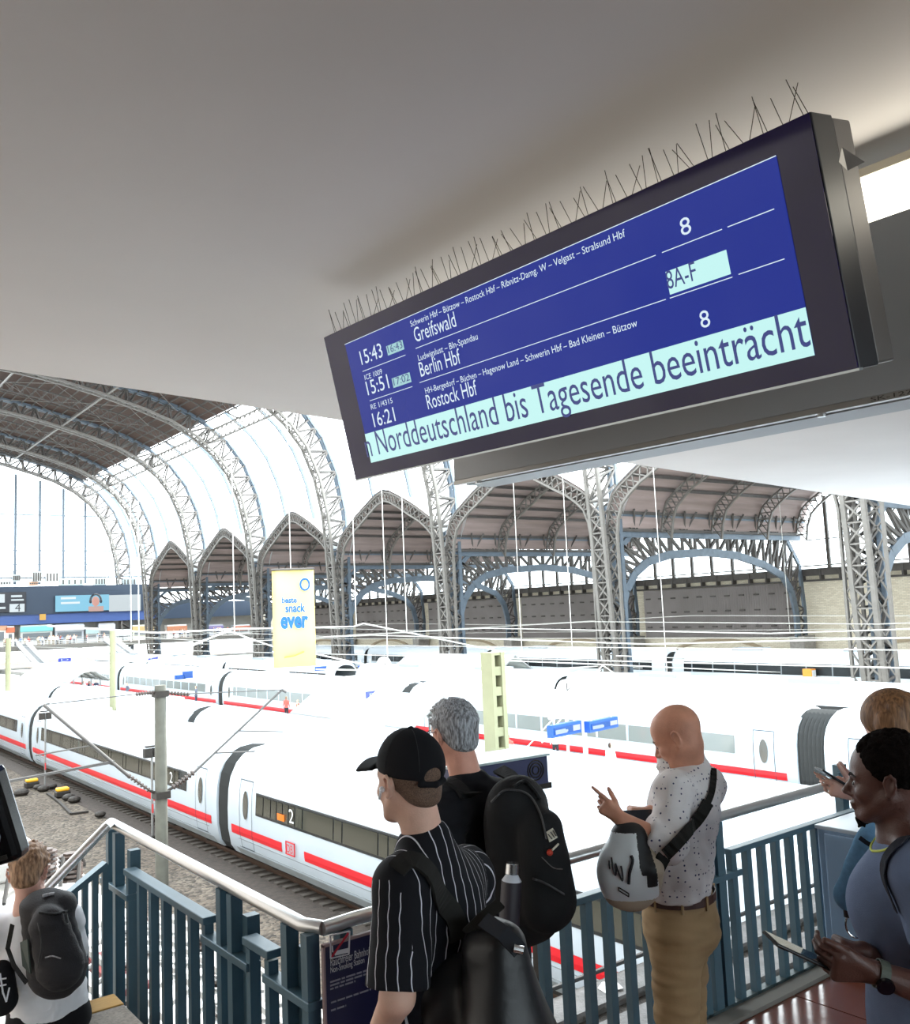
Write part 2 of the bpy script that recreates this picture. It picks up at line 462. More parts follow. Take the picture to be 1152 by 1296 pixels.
# ---- side aisle: pointed vaults, transverse trusses, gables
XB = 93.0
ENDS = ['rightmost', 'second', 'third', 'fourth', 'fifth', 'sixth', 'seventh']
def arch_curve(yc, sc, dz=0, inset=0, n=10):
    pts = []
    for d, z in reversed(ARCH): pts.append((yc-(d-inset)*sc, z+dz))
    for d, z in ARCH[1:]: pts.append((yc+(d-inset)*sc, z+dz))
    return pts
def truss_arch(mb, x, outerp, innerp, w, xs=.0, br=.1):
    for prof in (outerp, innerp):
        for a, b in zip(prof[:-1], prof[1:]): mb.bar((x, a[0], a[1]), (x, b[0], b[1]), w, w*1.3, up=(1, 0, 0))
    A = [Vector(p) for p in outerp]; B = [Vector(p) for p in innerp]
    n = 2
    for k in range(len(A)-1):
        for j in range(n):
            a0 = A[k].lerp(A[k+1], j/n); a1 = A[k].lerp(A[k+1], (j+1)/n); b0 = B[k].lerp(B[k+1], j/n); b1 = B[k].lerp(B[k+1], (j+1)/n)
            mb.bar((x, a0.x, a0.y), (x, b1.x, b1.y), br); mb.bar((x, b0.x, b0.y), (x, a1.x, a1.y), br)
for bi, (y0, y1) in enumerate(zip(YN[:-1], YN[1:])):
    yc = (y0+y1)/2; sc = 1
    t = thing('aisle_vault', 'pointed boarded side vault with lattice gable arch, %s bay from the right' % ENDS[bi], 'vault', (62, yc, 9), group='pointed side aisle vaults')
    o = arch_curve(yc, sc); i_ = [(yc+(p[0]-yc)*.9, p[1]-1.15 if abs(p[0]-yc) < 8 else p[1]-.9) for p in o]
    leg = [(yc-11.9, -5.5)]; legi = [(yc-10.7, -5.5)]
    m = MB(); O2 = [(yc-11.9, z) for z in (-5.5, -2, 2, 6)]+o+[(yc+11.9, z) for z in (6, 2, -2, -5.5)]
    I2 = [(yc-10.7, z) for z in (-5.5, -2, 2, 6)]+i_+[(yc+10.7, z) for z in (6, 2, -2, -5.5)]
    truss_arch(m, 61.9, O2, I2, .2, br=.11)
    wparent(m.build('front_arch', steel), t)
    for x in (69.5, 77.3, 85.2, 92.6):
        m = MB(); truss_arch(m, x, [(a, b-.25) for a, b in o], i_, .17, br=.1); wparent(m.build('arch_rib', steel), t)
    m = MB(); m.grid([[(x, a, b+.12) for a, b in o] for x in (61.7, 70, 80, 94)])
    wparent(m.build('vault_boarding', aisle_boards), t)
    m = MB(); m.grid([[(x, a, b+.3) for a, b in o] for x in (61.7, 94)]); wparent(m.build('roof_covering', mat('zinc_roof', (206, 212, 214), .6)), t)
    for d, z in ARCH[1:]:
        if d in (1.5, 11): continue
        for s in (-1, 1):
            m = MB().bar((61.8, yc+s*d, z-.12), (94, yc+s*d, z-.12), .2, .28); wparent(m.build('purlin', steel_dk), t)
    for s in (-1, 1):
        m = MB().bar((61.8, yc+s*11.8, 10.6), (94, yc+s*11.8, 10.6), .3, .9); wparent(m.build('eaves_beam', steel_blue), t)
    # glazed gable at the back
    gt = thing('gable_window', 'bright arched gable window behind the %s side vault from the right' % ENDS[bi], 'window', (94, yc, 5), group='arched gable windows at the back of the aisle')
    rows = []
    for k in range(13):
        d = -11.5+23*k/12; z = arch_z(d)-.4; rows.append([(94, yc+d, 5.0), (94, yc+d, z)])
    wparent(MB().grid(rows).build('glass_pane', glass_m), gt)
    for d in (-9, -6, -3, 0, 3, 6, 9):
        m = MB().bar((93.9, yc+d, 5), (93.9, yc+d, arch_z(d)-.4), .3, .35); wparent(m.build('mullion', steel_dk), gt)
    m = MB()
    for z in (8.2,): m.bar((93.9, yc-11.4, z), (93.9, yc+11.4, z), .12)
    wparent(m.build('transom', steel), gt)
# transverse arched trusses
INTR = [(63.3,-5.5),(63.3,-2),(63.4,.9),(64.4,3.3),(65.8,4.9),(67.7,5.95),(71,6.6),(77,6.85),(82,6.5),(86.6,5.5),(89.8,4.3),(91.3,2.6),(91.9,.2),(91.9,-2.6)]
EXTR = [(62.3,-5.5),(62.3,-2),(62.3,1.2),(62.5,4.0),(63.0,6.4),(65.5,8.5),(71,8.5),(77,8.5),(82,8.5),(86.6,8.5),(91,8.5),(93.2,5.6),(93.6,.5),(93.4,-2.6)]
for ti, y in enumerate(YN):
    t = thing('aisle_truss', 'arched transverse lattice truss across the side aisle, %s from the right' % (ENDS+['eighth'])[ti], 'truss', (62, y, -5.5), group='arched trusses across the side aisle')
    m = MB()
    for a, b in zip(INTR[:-1], INTR[1:]): m.bar((a[0], y, a[1]), (b[0], y, b[1]), .8, .3, up=(0, 1, 0))
    wparent(m.build('lower_arch', steel_blue), t)
    m = MB().bar((62.2, y, 8.5), (93.6, y, 8.5), .5, .55)
    for a, b in zip(EXTR[:5], EXTR[1:6]): m.bar((a[0], y, a[1]), (b[0], y, b[1]), .5, .22, up=(0, 1, 0))
    for a, b in zip(EXTR[10:-1], EXTR[11:]): m.bar((a[0], y, a[1]), (b[0], y, b[1]), .5, .25, up=(0, 1, 0))
    wparent(m.build('top_chord', steel_blue), t)
    m = MB(); k = 0
    for j in range(len(INTR)-1):
        a0, a1 = INTR[j], INTR[j+1]; b0, b1 = EXTR[j], EXTR[j+1]; n = 3 if 4 < j < 10 else 2
        for q in range(n):
            f0, f1 = q/n, (q+1)/n
            A0 = (a0[0]+(a1[0]-a0[0])*f0, y, a0[1]+(a1[1]-a0[1])*f0); A1 = (a0[0]+(a1[0]-a0[0])*f1, y, a0[1]+(a1[1]-a0[1])*f1)
            B0 = (b0[0]+(b1[0]-b0[0])*f0, y, b0[1]+(b1[1]-b0[1])*f0); B1 = (b0[0]+(b1[0]-b0[0])*f1, y, b0[1]+(b1[1]-b0[1])*f1)
            w = .26 if 3 < j < 11 else .15
            m.bar(A0, B0, w); 
            if j < 4 or j > 9: m.bar(A0, B1, .14); m.bar(B0, A1, .14)
            elif j < 7: m.bar(B0, A1, w)
            else: m.bar(A0, B1, w)
    wparent(m.build('truss_web', steel_dk), t)
    for x in (66, 69.5, 73.4, 77.3, 81.2, 85.2, 89, 92.4):
        m = MB(); m.bar((x, y, 8.6), (x-.9, y+1.0, 10.8), .17); m.bar((x, y, 8.6), (x+.9, y+1.0, 10.8), .17); m.bar((x, y, 8.6), (x-.9, y-1.0, 10.8), .17); m.bar((x, y, 8.6), (x+.9, y-1.0, 10.8), .17)
        wparent(m.build('v_strut', steel_dk), t)
    m = MB().box((91.6, y-.9, -5.5), (93.8, y+.9, -2.4)); wparent(m.build('pier', concrete), t)
# back wall
bw = MB().box((94.3, -20, -5.5), (95.3, 200, 4.2)).build('wall_back', brick_m); struct(bw, 'pale yellow brick wall behind the side aisle')
m = MB().box((93.6, -20, 4.2), (95.6, 200, 5.0)).box((93.9, -20, 3.55), (94.9, 200, 3.75))
for k in range(95): m.box((93.5, -18+2.3*k, 3.7), (94.2, -17.8+2.3*k, 4.9))
struct(m.build('trim_5', steel_dk), 'long grey cornice on top of the back wall')
m = MB().tube([(93.5, -20, 5.3), (93.5, 200, 5.3)], .08); struct(m.build('trim_6', steel), 'pipe rail along the cornice')
corr = mat('corrugated_panels', (146, 140, 138), .7, .2, .1, .3)
for bi in range(2, len(YN)-1):
    y0, y1 = YN[bi]+1.0, YN[bi+1]-1.0; m = MB(); n = 68; rows = [[], []]; 
    for k in range(n*2+1):
        y = y0+(y1-y0)*k/(2*n); x = 93.75 if (k//1) % 2 else 93.95
        rows[0].append((x, y, -2.6)); rows[1].append((x, y, 3.5))
    m.grid(rows); t = thing('corrugated_screen', 'dark corrugated panel screen on the back wall, %s from the right' % ENDS[bi-2].replace('rightmost', 'first'), 'screen', (93.8, (y0+y1)/2, -2.6), group='corrugated screens on the back wall')
    wparent(m.build('corrugated_sheet', corr), t)
    m = MB()
    for k in range(11):
        for z in (-1.3, .6, 2.4):
            yy = y0+1+(y1-y0-2)*k/10; m.box((93.55, yy-.35, z-.08), (93.72, yy+.35, z+.08))
    o = wparent(m.build('wall_light', steel_dk), t); o['kind'] = 'stuff'
for bi in range(0, len(YN)-1):       # blind arches in the brickwork
    yc = (YN[bi]+YN[bi+1])/2; m = MB(); pts = [(yc+8.5*math.cos(a), -6.3+3.4*math.sin(a)) for a in [math.pi*k/16 for k in range(17)]]
    for a, b in zip(pts[:-1], pts[1:]): m.bar((94.25, a[0], a[1]), (94.25, b[0], b[1]), .35, .4, up=(1, 0, 0))
    struct(m.build('trim_%d' % (10+bi), mat('brick_arch', (168, 152, 128), .9)), 'blind brick arch low in the back wall')
# ---- end gable and concourse
YE = 199.5
t = thing('gable_glazing', 'huge arched glazed gable at the far end of the hall', 'window', (40, YE, 12))
gp = [(p[0], p[1]) for p in PROF[3:]]+[(12, 37)]
m = MB(); vs = [(p[0], YE, p[1]) for p in gp]+[(12, YE, 11)]
m.add(vs, [tuple(range(len(vs)))]); wparent(m.build('glass_pane', glass_m), t)
for px in (19-30, 19, 50, 80, 108):
    x = bp(px, 700, Y=YE).x; zt = max([vault_z(x)-3, 12]); wparent(MB().bar((x, YE-.1, 11), (x, YE-.1, zt), .42, .5).build('mullion', steel_blue), t)
for py in (652, 697):
    z = bp(50, py, Y=YE).z; wparent(MB().bar((20, YE-.1, z), (60.5, YE-.1, z), .16, .22).build('transom', steel_blue), t)
m = MB()
for z, w in ((12.2, .3), (13.6, .16), (14.9, .16)): m.bar((20, 197, z), (66, 197, z), w, w)
for k in range(20): m.bar((22+k*2.3, 197, 11), (22+k*2.3, 197, 13.6), .12)
wparent(m.build('maintenance_walkway', steel_blue), t)
# ================================================================== CONCOURSE AT THE FAR END
navy = mat('dark_navy_cladding', (38, 52, 70), .5)
white_p = mat('white_paint', (225, 226, 226), .5)
cz = -1.2
t = thing('concourse_bridge', 'dark bridge deck of the far concourse behind the crowd', 'bridge', (45, 198, cz))
wparent(MB().box((-5, 188, cz-.9), (93, 199, cz)).build('deck', mat('deck_concrete', (120, 118, 114), .85, 0, .15)), t)
m = MB()
for z in (.35, .7, 1.1): m.bar((-5, 188, cz+z), (93, 188, cz+z), .06)
for k in range(50): m.bar((-4+2*k, 188, cz), (-4+2*k, 188, cz+1.1), .07)
wparent(m.build('balustrade', white_p), t)
t = thing('concourse_building', 'dark blue fascia with screens above the shops of the far concourse', 'building', (45, 199, cz))
x0 = 8; z0 = bp(90, 776, Y=196).z; z1 = bp(90, 741, Y=196).z
wparent(MB().box((x0, 196, z0), (68.5, 198.5, z1)).build('upper_fascia', navy), t)
za = bp(90, 788, Y=196).z
wparent(MB().box((x0, 196.3, za), (68.5, 198.5, z0)).build('lower_fascia', mat('blue_sign_band', (60, 84, 140), .5)), t)
wparent(MB().box((x0, 198.4, cz), (93, 199.2, za)).build('shop_back_wall', mat('shop_wall', (150, 148, 142), .8, 0, .2, .3)), t)
wparent(MB().box((68.5, 196.2, za), (92, 198.5, z0+1.5)).build('side_fascia', navy), t)
# advert screen
t2 = thing('advert_screen', 'wide light blue advert screen with a head wearing dark headphones', 'screen', (57, 195.8, 7))
a = bp(70, 752, Y=195.8); b = bp(178, 775, Y=195.8)
def scr(x0, y0, x1, y1, nm, m, par, d=0.0, Y=195.8):
    a = bp(x0, y1, Y=Y-d); b = bp(x1, y0, Y=Y-d)
    zl = a.z; zh = b.z
    return wparent(MB().box((a.x, Y-d-.06, zl), (b.x, Y-d, zh)).build(nm, m), par)
scr(69, 751, 179, 775.5, 'screen_frame', navy, t2)
scr(70, 752.3, 138, 774.5, 'blue_display', emit('ad_blue', (140, 205, 232), 1.0), t2, .1)
scr(138, 752.3, 178, 774, 'grey_display', emit('ad_grey', (205, 216, 220), 1.0), t2, .1)
c = bp(121, 761, Y=195.6)
wparent(MB().ball(c, .9, 14, 8, (.85, .1, 1.15)).build('portrait_face', emit('ad_skin', (226, 170, 156), .9)), t2)
m = MB(); pts = [(c.x+1.05*math.cos(q), 195.5, c.z+.25+1.2*math.sin(q)) for q in [math.pi*k/10 for k in range(11)]]
m.tube(pts, .22, 6); m.ball((c.x-1.05, 195.5, c.z), .4, 8, 6, (.7, .2, 1)); m.ball((c.x+1.05, 195.5, c.z), .4, 8, 6, (.7, .2, 1))
wparent(m.build('portrait_headphones', emit('ad_dark', (40, 52, 66), .8)), t2)
scr(112, 767, 131, 774, 'portrait_shoulders', emit('ad_top', (214, 180, 170), .9), t2, .14)
m = MB()
for k, (xa, xb) in enumerate(((77, 96), (77, 101))):
    a = bp(xa, 758+6*k, Y=195.6); b = bp(xb, 756+6*k, Y=195.6); m.box((a.x, 195.55, a.z-.1), (b.x, 195.6, b.z+.1))
wparent(m.build('headline', emit('ad_white', (232, 245, 250), 1)), t2)
t2 = thing('track_number_screen', 'black screen with white panels at the left edge above the concourse', 'screen', (40, 195.8, 7))
scr(-18, 749, 33, 776, 'screen_frame', emit('ts_dark', (22, 27, 38), 1), t2)
scr(12, 764, 31, 775, 'white_panel', emit('ts_white', (222, 235, 240), 1), t2, .1)
scr(14, 753, 28, 756, 'text_line', emit('ts_white', (222, 235, 240), 1), t2, .1); scr(14, 758, 30, 760.5, 'text_line', emit('ts_white', (222, 235, 240), 1), t2, .1)
scr(-8, 752, 6, 763, 'white_panel', emit('ts_white', (222, 235, 240), 1), t2, .1); scr(-8, 768, 7, 771, 'text_line', emit('ts_white', (222, 235, 240), 1), t2, .1)
p = bp(19, 774, Y=195.5); text_obj('4', 'numeral', emit('ts_dark', (22, 27, 38), 1), t2, p, (1,0,0), (0,0,1), width=1.0, height=1.5, N=(0,-1,0))
scr(50, 777, 58, 785, 'orange_marker', emit('or1', (236, 190, 90), 1), t2, .2)
# shop units: each its own thing
shops = [(-14, 8, 789, 815, (200,150,120), (240,236,228)), (8, 18, 792, 815, (196,108,76), (230,228,222)), (26, 66, 790, 815, (120,190,190), (205,205,200)), (70, 106, 789, 815, (205,205,205), (180,184,190)),
         (109, 124, 794, 815, (170,190,190), (190,190,190)), (125, 145, 788, 798, (190,190,200), (170,170,170)), (146, 166, 796, 815, (206,212,212), (200,206,206)), (168, 194, 790, 815, (196,170,120), (225,222,205)),
         (212, 236, 790, 812, (180,120,90), (230,225,220)), (262, 282, 790, 812, (120,110,150), (170,170,180)), (296, 316, 790, 812, (190,120,100), (200,205,210))]
for i, (xa, xb, ya, yb, c1, c2) in enumerate(shops):
    a = bp(xa, yb, Y=196.6); b = bp(xb, ya, Y=196.6); col = ['cream', 'brick orange', 'turquoise topped', 'light grey', 'pale green', 'lilac', 'whitish', 'tan and cream', 'rust red', 'violet', 'coral'][i]
    t = thing('shop_front', '%s shop front, number %s from the left along the far concourse' % (col, ['one','two','three','four','five','six','seven','eight','nine','ten','eleven'][i]), 'shop', (a.x, 196.6, cz), group='shop fronts on the far concourse')
    zt = b.z
    wparent(MB().box((a.x, 196.6, cz), (b.x, 198.3, zt)).build('kiosk_body', mat('kiosk%d' % i, c2, .6)), t)
    wparent(MB().box((a.x-.1, 196.4, zt-1.3), (b.x+.1, 196.62, zt-.3)).build('name_board', mat('board%d' % i, c1, .5)), t)
    wparent(MB().box((a.x+.4, 196.5, cz+.9), (b.x-.4, 196.62, zt-1.6)).build('shop_window', mat('shop_glass', (110, 116, 120), .15)), t)
# roof plant above the fascia
for i, (xa, xb, ya, yb, c) in enumerate([(16, 26, 727, 736, (190,196,198)), (41, 53, 723, 737, (206,208,208)), (58, 74, 724, 737, (214,216,216)), (76, 106, 732, 741, (196,214,214)), (37, 48, 736, 741, (206,160,132)), (0, 14, 735, 741, (214,220,222)), (120, 134, 731, 741, (190, 204, 206)), (156, 172, 732, 741, (150,160,164))]):
    a = bp(xa, yb, Y=196.5); b = bp(xb, ya, Y=196.5)
    o = thing('ventilation_unit', ['small grey fan box','grey upright ventilation cabinet','wide pale ventilation cabinet','long pale green ventilation box','low salmon coloured box','low white box at the left edge','pale box right of the long green one','dark grey box beside the end arch'][i]+' on the concourse roof', 'ventilation', (a.x, 196.5, a.z), group='plant on the concourse roof')
    wparent(MB().box((a.x, 196.4, a.z), (b.x, 198, b.z)).build('housing', mat('vent%d' % i, c, .5)), o)
    m = MB()
    for k in range(4):
        xx = a.x+(b.x-a.x)*(k+.5)/4; m.box((xx-.12, 196.3, a.z+.25), (xx+.12, 196.42, b.z-.25))
    wparent(m.build('louvre', steel_dk), o)
# ================================================================== TRAINS
train_white = mat('train_white_paint', (186, 197, 206), .28, 0, .03, .6)
train_roof = mat('train_roof_paint', (214, 217, 219), .4, 0, .05, .5)
red_m = mat('traffic_red_stripe', (208, 28, 40), .35)
grey_skirt = mat('train_grey_skirt', (150, 158, 162), .5, 0, .1, 2)
win_dark = mat('window_band_dark', (34, 38, 40), .15)
win_glass = mat('train_window_glass', (66, 66, 58), .06, spec=.8)
rubber = mat('bellows_rubber', (44, 46, 46), .8)
under_m = mat('underframe_dark', (34, 31, 28), .8, 0, .3, 3)
SEC = [(1.18,.28),(1.36,.55),(1.46,1.15),(1.47,1.9),(1.43,2.6),(1.34,3.05),(1.16,3.4),(.9,3.66),(.5,3.84),(0,3.9)]
FULL = SEC+[(-x, z) for x, z in reversed(SEC[:-1])]
def sec_x(z):
    for a, b in zip(SEC[:-1], SEC[1:]):
        if a[1] <= z <= b[1]: return a[0]+(b[0]-a[0])*(z-a[1])/(b[1]-a[1])
    return 1.18
def side_strip(mb, xs, y0, y1, z0, z1, off=.012, n=3):
    """thin panel hugging the left (-X) side of a car between heights"""
    zs = sorted(set([z0, z1]+[p[1] for p in SEC if z0 < p[1] < z1]))
    rows = []
    for z in zs: rows.append([(-sec_x(z)-off, y0, z), (-sec_x(z)-off, y1, z)])
    mb.grid(rows)
    rows = [[(-sec_x(z)+.02, y0, z), (-sec_x(z)+.02, y1, z)] for z in zs]
    o = len(mb.v); mb.grid(rows)
def coach(parent, xc, y0, y1, detail=True, first=False, mark=None, nose=None, wpat=None, frost=False):
    L = y1-y0; m = MB(); rows = []
    ys = [(0, .94), (.12, .985), (.4, 1)]+[(L*k/6, 1) for k in range(1, 6)]+[(L-.4, 1), (L-.12, .985), (L, .94)]
    if nose == 'near':   # tapering nose at the low-Y end
        ys = [(0, .12), (.3, .42), (1.0, .66), (2.2, .84), (4.0, .96), (6, 1)]+[(6+(L-6)*k/5, 1) for k in range(1, 5)]+[(L-.12, .985), (L, .94)]
    for yy, s in ys:
        rows.append([(x*min(1, s+.15), yy, .28+(z-.28)*s) for x, z in FULL])
    m.grid(rows); n = len(FULL)
    m.f.append(tuple(range(n))); m.f.append(tuple(len(m.v)-n+k for k in reversed(range(n))))
    body = m.build('coach_body', train_white, parent, smooth=True, auto=True, loc=(0, y0, 0)); body['label'] = 'white coach body'
    def sub(mb, nm, mt, sm=False): 
        o = mb.build(nm, mt, body, smooth=sm); return o
    a0 = 6 if nose == 'near' else .5
    # stripe
    m = MB()
    if mark: side_strip(m, 0, a0, mark-.85, 1.02, 1.32); side_strip(m, 0, mark+.65, L-.3, 1.02, 1.32)
    else: side_strip(m, 0, a0, L-.3, 1.02, 1.32)
    sub(m, 'red_stripe', red_m)
    m = MB(); side_strip(m, 0, .5, L-.5, .28, .56, .008); sub(m, 'skirt', grey_skirt)
    m = MB()
    for z in (.62, .9): m.box((-sec_x(z)-.01, .8, z-.012), (-sec_x(z)+.02, L-.8, z+.012))
    sub(m, 'panel_seam', mat('panel_seam', (130, 138, 142), .5))
    # window band
    w0, w1 = (7 if nose else 2.9), L-2.3
    if detail:
        m = MB(); side_strip(m, 0, w0, w1, 1.88, 2.62, .014); sub(m, 'window_band', win_dark)
        y = w1-.06; k = 0; pat = wpat or [.42, .42, .34, .34, .34, .34, .3]+[1.75, .42]*12
        gm = None
        for w in pat:
            if y-w < w0+.05: break
            m = MB(); side_strip(m, 0, y-w+.04, y-.03, 1.96, 2.54, .028); sub(m, 'window_pane', win_glass)
            y -= w
            k += 1
    else:
        m = MB(); side_strip(m, 0, w0, w1, 1.88, 2.62, .014); sub(m, 'window_band', mat('pale_windows', (120, 126, 124), .12, spec=.9))
        m = MB(); y = w0+2
        while y < w1: m.box((-sec_x(2.2)-.05, y-.06, 1.9), (-sec_x(2.2)+.02, y+.06, 2.6)); y += 2
        sub(m, 'window_pillar', train_white)
    # doors
    for yd in ([L-1.5] if nose else [1.5, L-1.5]):
        m = MB(); e = .025
        for (ya, yb, za, zb) in ((yd-.5, yd-.5+e, .62, 2.92), (yd+.5-e, yd+.5, .62, 2.92)):
            side_strip(m, 0, ya, yb, za, zb, .016)
        side_strip(m, 0, yd-.5, yd+.5, 2.9, 2.93, .016); side_strip(m, 0, yd-.5, yd+.5, .62, .65, .016)
        sub(m, 'door_frame', mat('door_seal', (48, 62, 76), .6))
        m = MB(); ring = []
        for k in range(16):
            a = 2*math.pi*k/16; z = 2.1+.48*math.sin(a); yy = yd+.2*math.cos(a); ring.append((-sec_x(z)-.03, yy, z))
        m.add(ring, [tuple(range(16))]); sub(m, 'door_window', mat('door_glass', (84, 82, 76), .1, spec=.8))
    # roof fittings
    for yy in (L*.25, L*.75): sub(MB().box((-.65, yy-1.8, 3.72), (.65, yy+1.8, 3.93)), 'roof_unit', train_roof)
    if mark:
        o = Vector((-sec_x(1.15)-.03, mark+.42, 1.0))
    # bogies
    for yb in ((6.5, L-3.6) if nose else (3.6, L-3.6)):
        m = MB().box((-1.1, yb-1.6, .25), (1.1, yb+1.6, .5))
        for q in (-1.25, 1.25):
            for s in (-.78, .78):
                m.tube([(s-.07, yb+q, .46), (s+.07, yb+q, .46)], .46, 14)
            m.box((-1.15, yb+q-.2, .3), (-.9, yb+q+.2, .62))
        for q in (-.5, 0, .5): m.tube([(-1.05, yb+q, .25), (-1.05, yb+q, .7)], .09, 8)
        sub(m, 'bogie', under_m)
    m = MB().box((-1.05, 5.4, .12), (1.05, L-5.4, .4)); sub(m, 'underfloor_box', under_m)
    return body
def bellow(parent, y0, y1):
    m = MB(); n = 7; rows = []
    for k in range(2*n+1):
        s = .93 if k % 2 else .965
        rows.append([(x*s, y0+(y1-y0)*k/(2*n), .3+(z-.3)*s) for x, z in FULL])
    m.grid(rows); return m.build('bellows', rubber, parent)
# nearest train
tr = thing('high_speed_train', 'white long-distance train with red stripe, the nearest one, beside the track bed', 'train', (13.5+1.47, 0, RAIL))
_mk = bp(367, 1083, X=13.45).y+6
c0 = coach(tr, 0, -6.0, 31.5, mark=_mk, wpat=[.55, .55, .42, .42, .42, .42, .5]+[1.9, .5]*14)
c1 = coach(tr, 0, 32.5, 60.6)
coach(tr, 0, 61.6, 89.7); coach(tr, 0, 90.7, 118.8); coach(tr, 0, 119.8, 148); coach(tr, 0, 149, 177)
for y in (31.5, 60.6, 89.7, 118.8, 148): bellow(tr, y-.05, y+1.05)
# lettering on the nearest coach
A = Vector((0, -1, 0)); B = Vector((0, 0, 1)); N = Vector((-1, 0, 0)); X1 = 13.5-.045
p = bp(366, 1041, X=X1); text_obj('2', 'class_number', mat('white_letter', (235, 240, 242), .5), c0, p, A, B, width=.3, height=.42, N=N)
p = bp(196, 1010, X=X1); p = bp(215, 990, X=X1); text_obj('2', 'class_number', MATS['white_letter'], c1, p, A, B, width=.3, height=.42, N=N)
a = bp(354, 1038, X=X1); wparent(MB().box((X1-.02, a.y-.32, a.z), (X1, a.y+.14, a.z+.2)).build('orange_display', emit('led_orange', (255, 140, 30), 1.2)), c0)
a = bp(367, 1083, X=X1-.03); yy, zz = a.y, a.z
m = MB()
for (ya, yb, za, zb) in ((-.3, .3, 0, .03), (-.3, .3, .37, .4), (-.3, -.27, 0, .4), (.27, .3, 0, .4)): m.box((X1-.03, yy+ya, zz+za), (X1, yy+yb, zz+zb))
wparent(m.build('logo_frame', red_m), c0)
text_obj('DB', 'logo', red_m, c0, (X1-.03, yy+.2, zz+.08), A, B, width=.4, height=.24, N=N)
# second train
tr2 = thing('high_speed_train', 'white train with pale window band, second from the railing, mostly its roof in view', 'train', (18.4+1.47, 0, RAIL))
coach(tr2, 0, -8, 47.7, detail=False); coach(tr2, 0, 48.7, 77, detail=False); coach(tr2, 0, 78, 106, detail=False); coach(tr2, 0, 107, 135, detail=False)
for y in (47.7, 77, 106): bellow(tr2, y-.05, y+1.05)
# third train (red stripe, behind the departure boards)
tr3 = thing('high_speed_train', 'white train with red stripe beyond the platform with the blue boards', 'train', (33.1+1.47, 0, RAIL))
coach(tr3, 0, -8, 20.2, detail=False); coach(tr3, 0, 21.4, 49, detail=False, mark=6.0); coach(tr3, 0, 50, 78, detail=False); coach(tr3, 0, 79, 107, detail=False); coach(tr3, 0, 108, 136, detail=False)
for y in (20.2, 49, 78, 107): bellow(tr3, y-.05, y+1.25)
# fourth and fifth trains
tr4 = thing('regional_train', 'pale blue-white train with dark window band on the far side of the hall', 'train', (43.3+1.47, 0, RAIL))
def plain(parent, y0, y1, band):
    m = MB(); L = y1-y0; rows = []
    for yy, s in [(0, .9), (.3, 1), (L-.3, 1), (L, .9)]: rows.append([(x*s, y0+yy, .28+(z-.28)*s) for x, z in FULL])
    m.grid(rows); b = m.build('coach_body', mat('pale_train', (200, 208, 214), .35), parent, auto=True)
    m = MB(); side_strip(m, 0, y0+1.5, y1-1.5, 1.85, 2.75, .015); m.build('window_band', win_dark, b)
    m = MB(); y = y0+3
    while y < y1-2: side_strip(m, 0, y, y+.12, 1.85, 2.75, .03); y += 2.3
    m.build('window_pillar', mat('pillar_grey', (120, 126, 130), .5), b)
    for q in (.3, .7): MB().box((-.7, y0+L*q-1.5, 3.7), (.7, y0+L*q+1.5, 3.98)).build('roof_unit', mat('pale_train_unit', (150, 156, 160), .5), b)
    m = MB().box((-1.1, y0+3, .05), (1.1, y1-3, .4)); m.build('underframe', under_m, b)
for y in (-8, 19, 46): plain(tr4, y+.3, y+26.5, 1)
tr5 = thing('regional_train', 'white train with rounded dark-windowed nose, left of the middle lattice column', 'train', (44.5+1.47, 0, RAIL))
for y in (78, 105, 132): plain(tr5, y+.3, y+26.5, 1)
tr6 = thing('regional_train', 'pale train by the brick wall beyond the lattice columns', 'train', (68.2+1.47, 0, RAIL))
for y in (30, 57, 84, 111): plain(tr6, y+.3, y+26.5, 1)
# near train under the railing, roof with pantograph well
tr0 = thing('power_car', 'white train roof with pantograph gear right below the left railing', 'train', (4.2, 0, RAIL))
def roofcar(y0, y1, well):
    m = MB(); L = y1-y0; rows = []
    for yy, s in [(0, .9), (.3, 1), (L-.3, 1), (L, .9)]: rows.append([(x*1.02*s, y0+yy, .28+(z-.28)*s) for x, z in FULL])
    m.grid(rows); n = len(FULL); m.f.append(tuple(range(n))); m.f.append(tuple(len(m.v)-n+k for k in reversed(range(n))))
    return m.build('coach_body', train_roof, tr0, auto=True)
b0 = roofcar(19.4, 46, None); b1 = roofcar(-6, 18.2, None); b2 = roofcar(47, 74, None)
grey_eq = mat('roof_gear_grey', (128, 124, 118), .6, .1, .25, 3)
m = MB().box((-.95, 16.9, 3.55), (.95, 20.6, 3.72)); m.build('gear_tray', grey_eq, tr0)
m = MB().box((-.9, 19.3, 3.72), (-.1, 20.4, 4.1)); m.build('gear_box', mat('gear_box_white', (190, 188, 184), .5), tr0, bevel=.05)
def coil(mb, x, y, z0, z1, r=.14, n=6):
    for k in range(n): zz = z0+(z1-z0)*k/n; mb.tube([(x, y, zz), (x, y, zz+(z1-z0)/n*.5)], r, 10)
    mb.tube([(x, y, z0), (x, y, z1)], r*.6, 8)
ins_m = mat('insulator_brown', (70, 58, 52), .35)
for (x, y) in ((.1, 19.2), (.45, 19.6), (.2, 20.1), (.7, 18.9), (.55, 18.2), (.1, 18.3)):
    m = MB(); coil(m, x, y, 3.65, 4.15, .2); m.build('roof_insulator', ins_m, tr0)
m = MB()
for k in range(5): m.tube([(-.7+.3*k, 17.6, 3.8), (-.5+.3*k, 18.2, 4.15+.03*k), (-.2+.3*k, 19.0, 3.85)], .035, 6)
m.build('roof_cable', under_m, tr0)
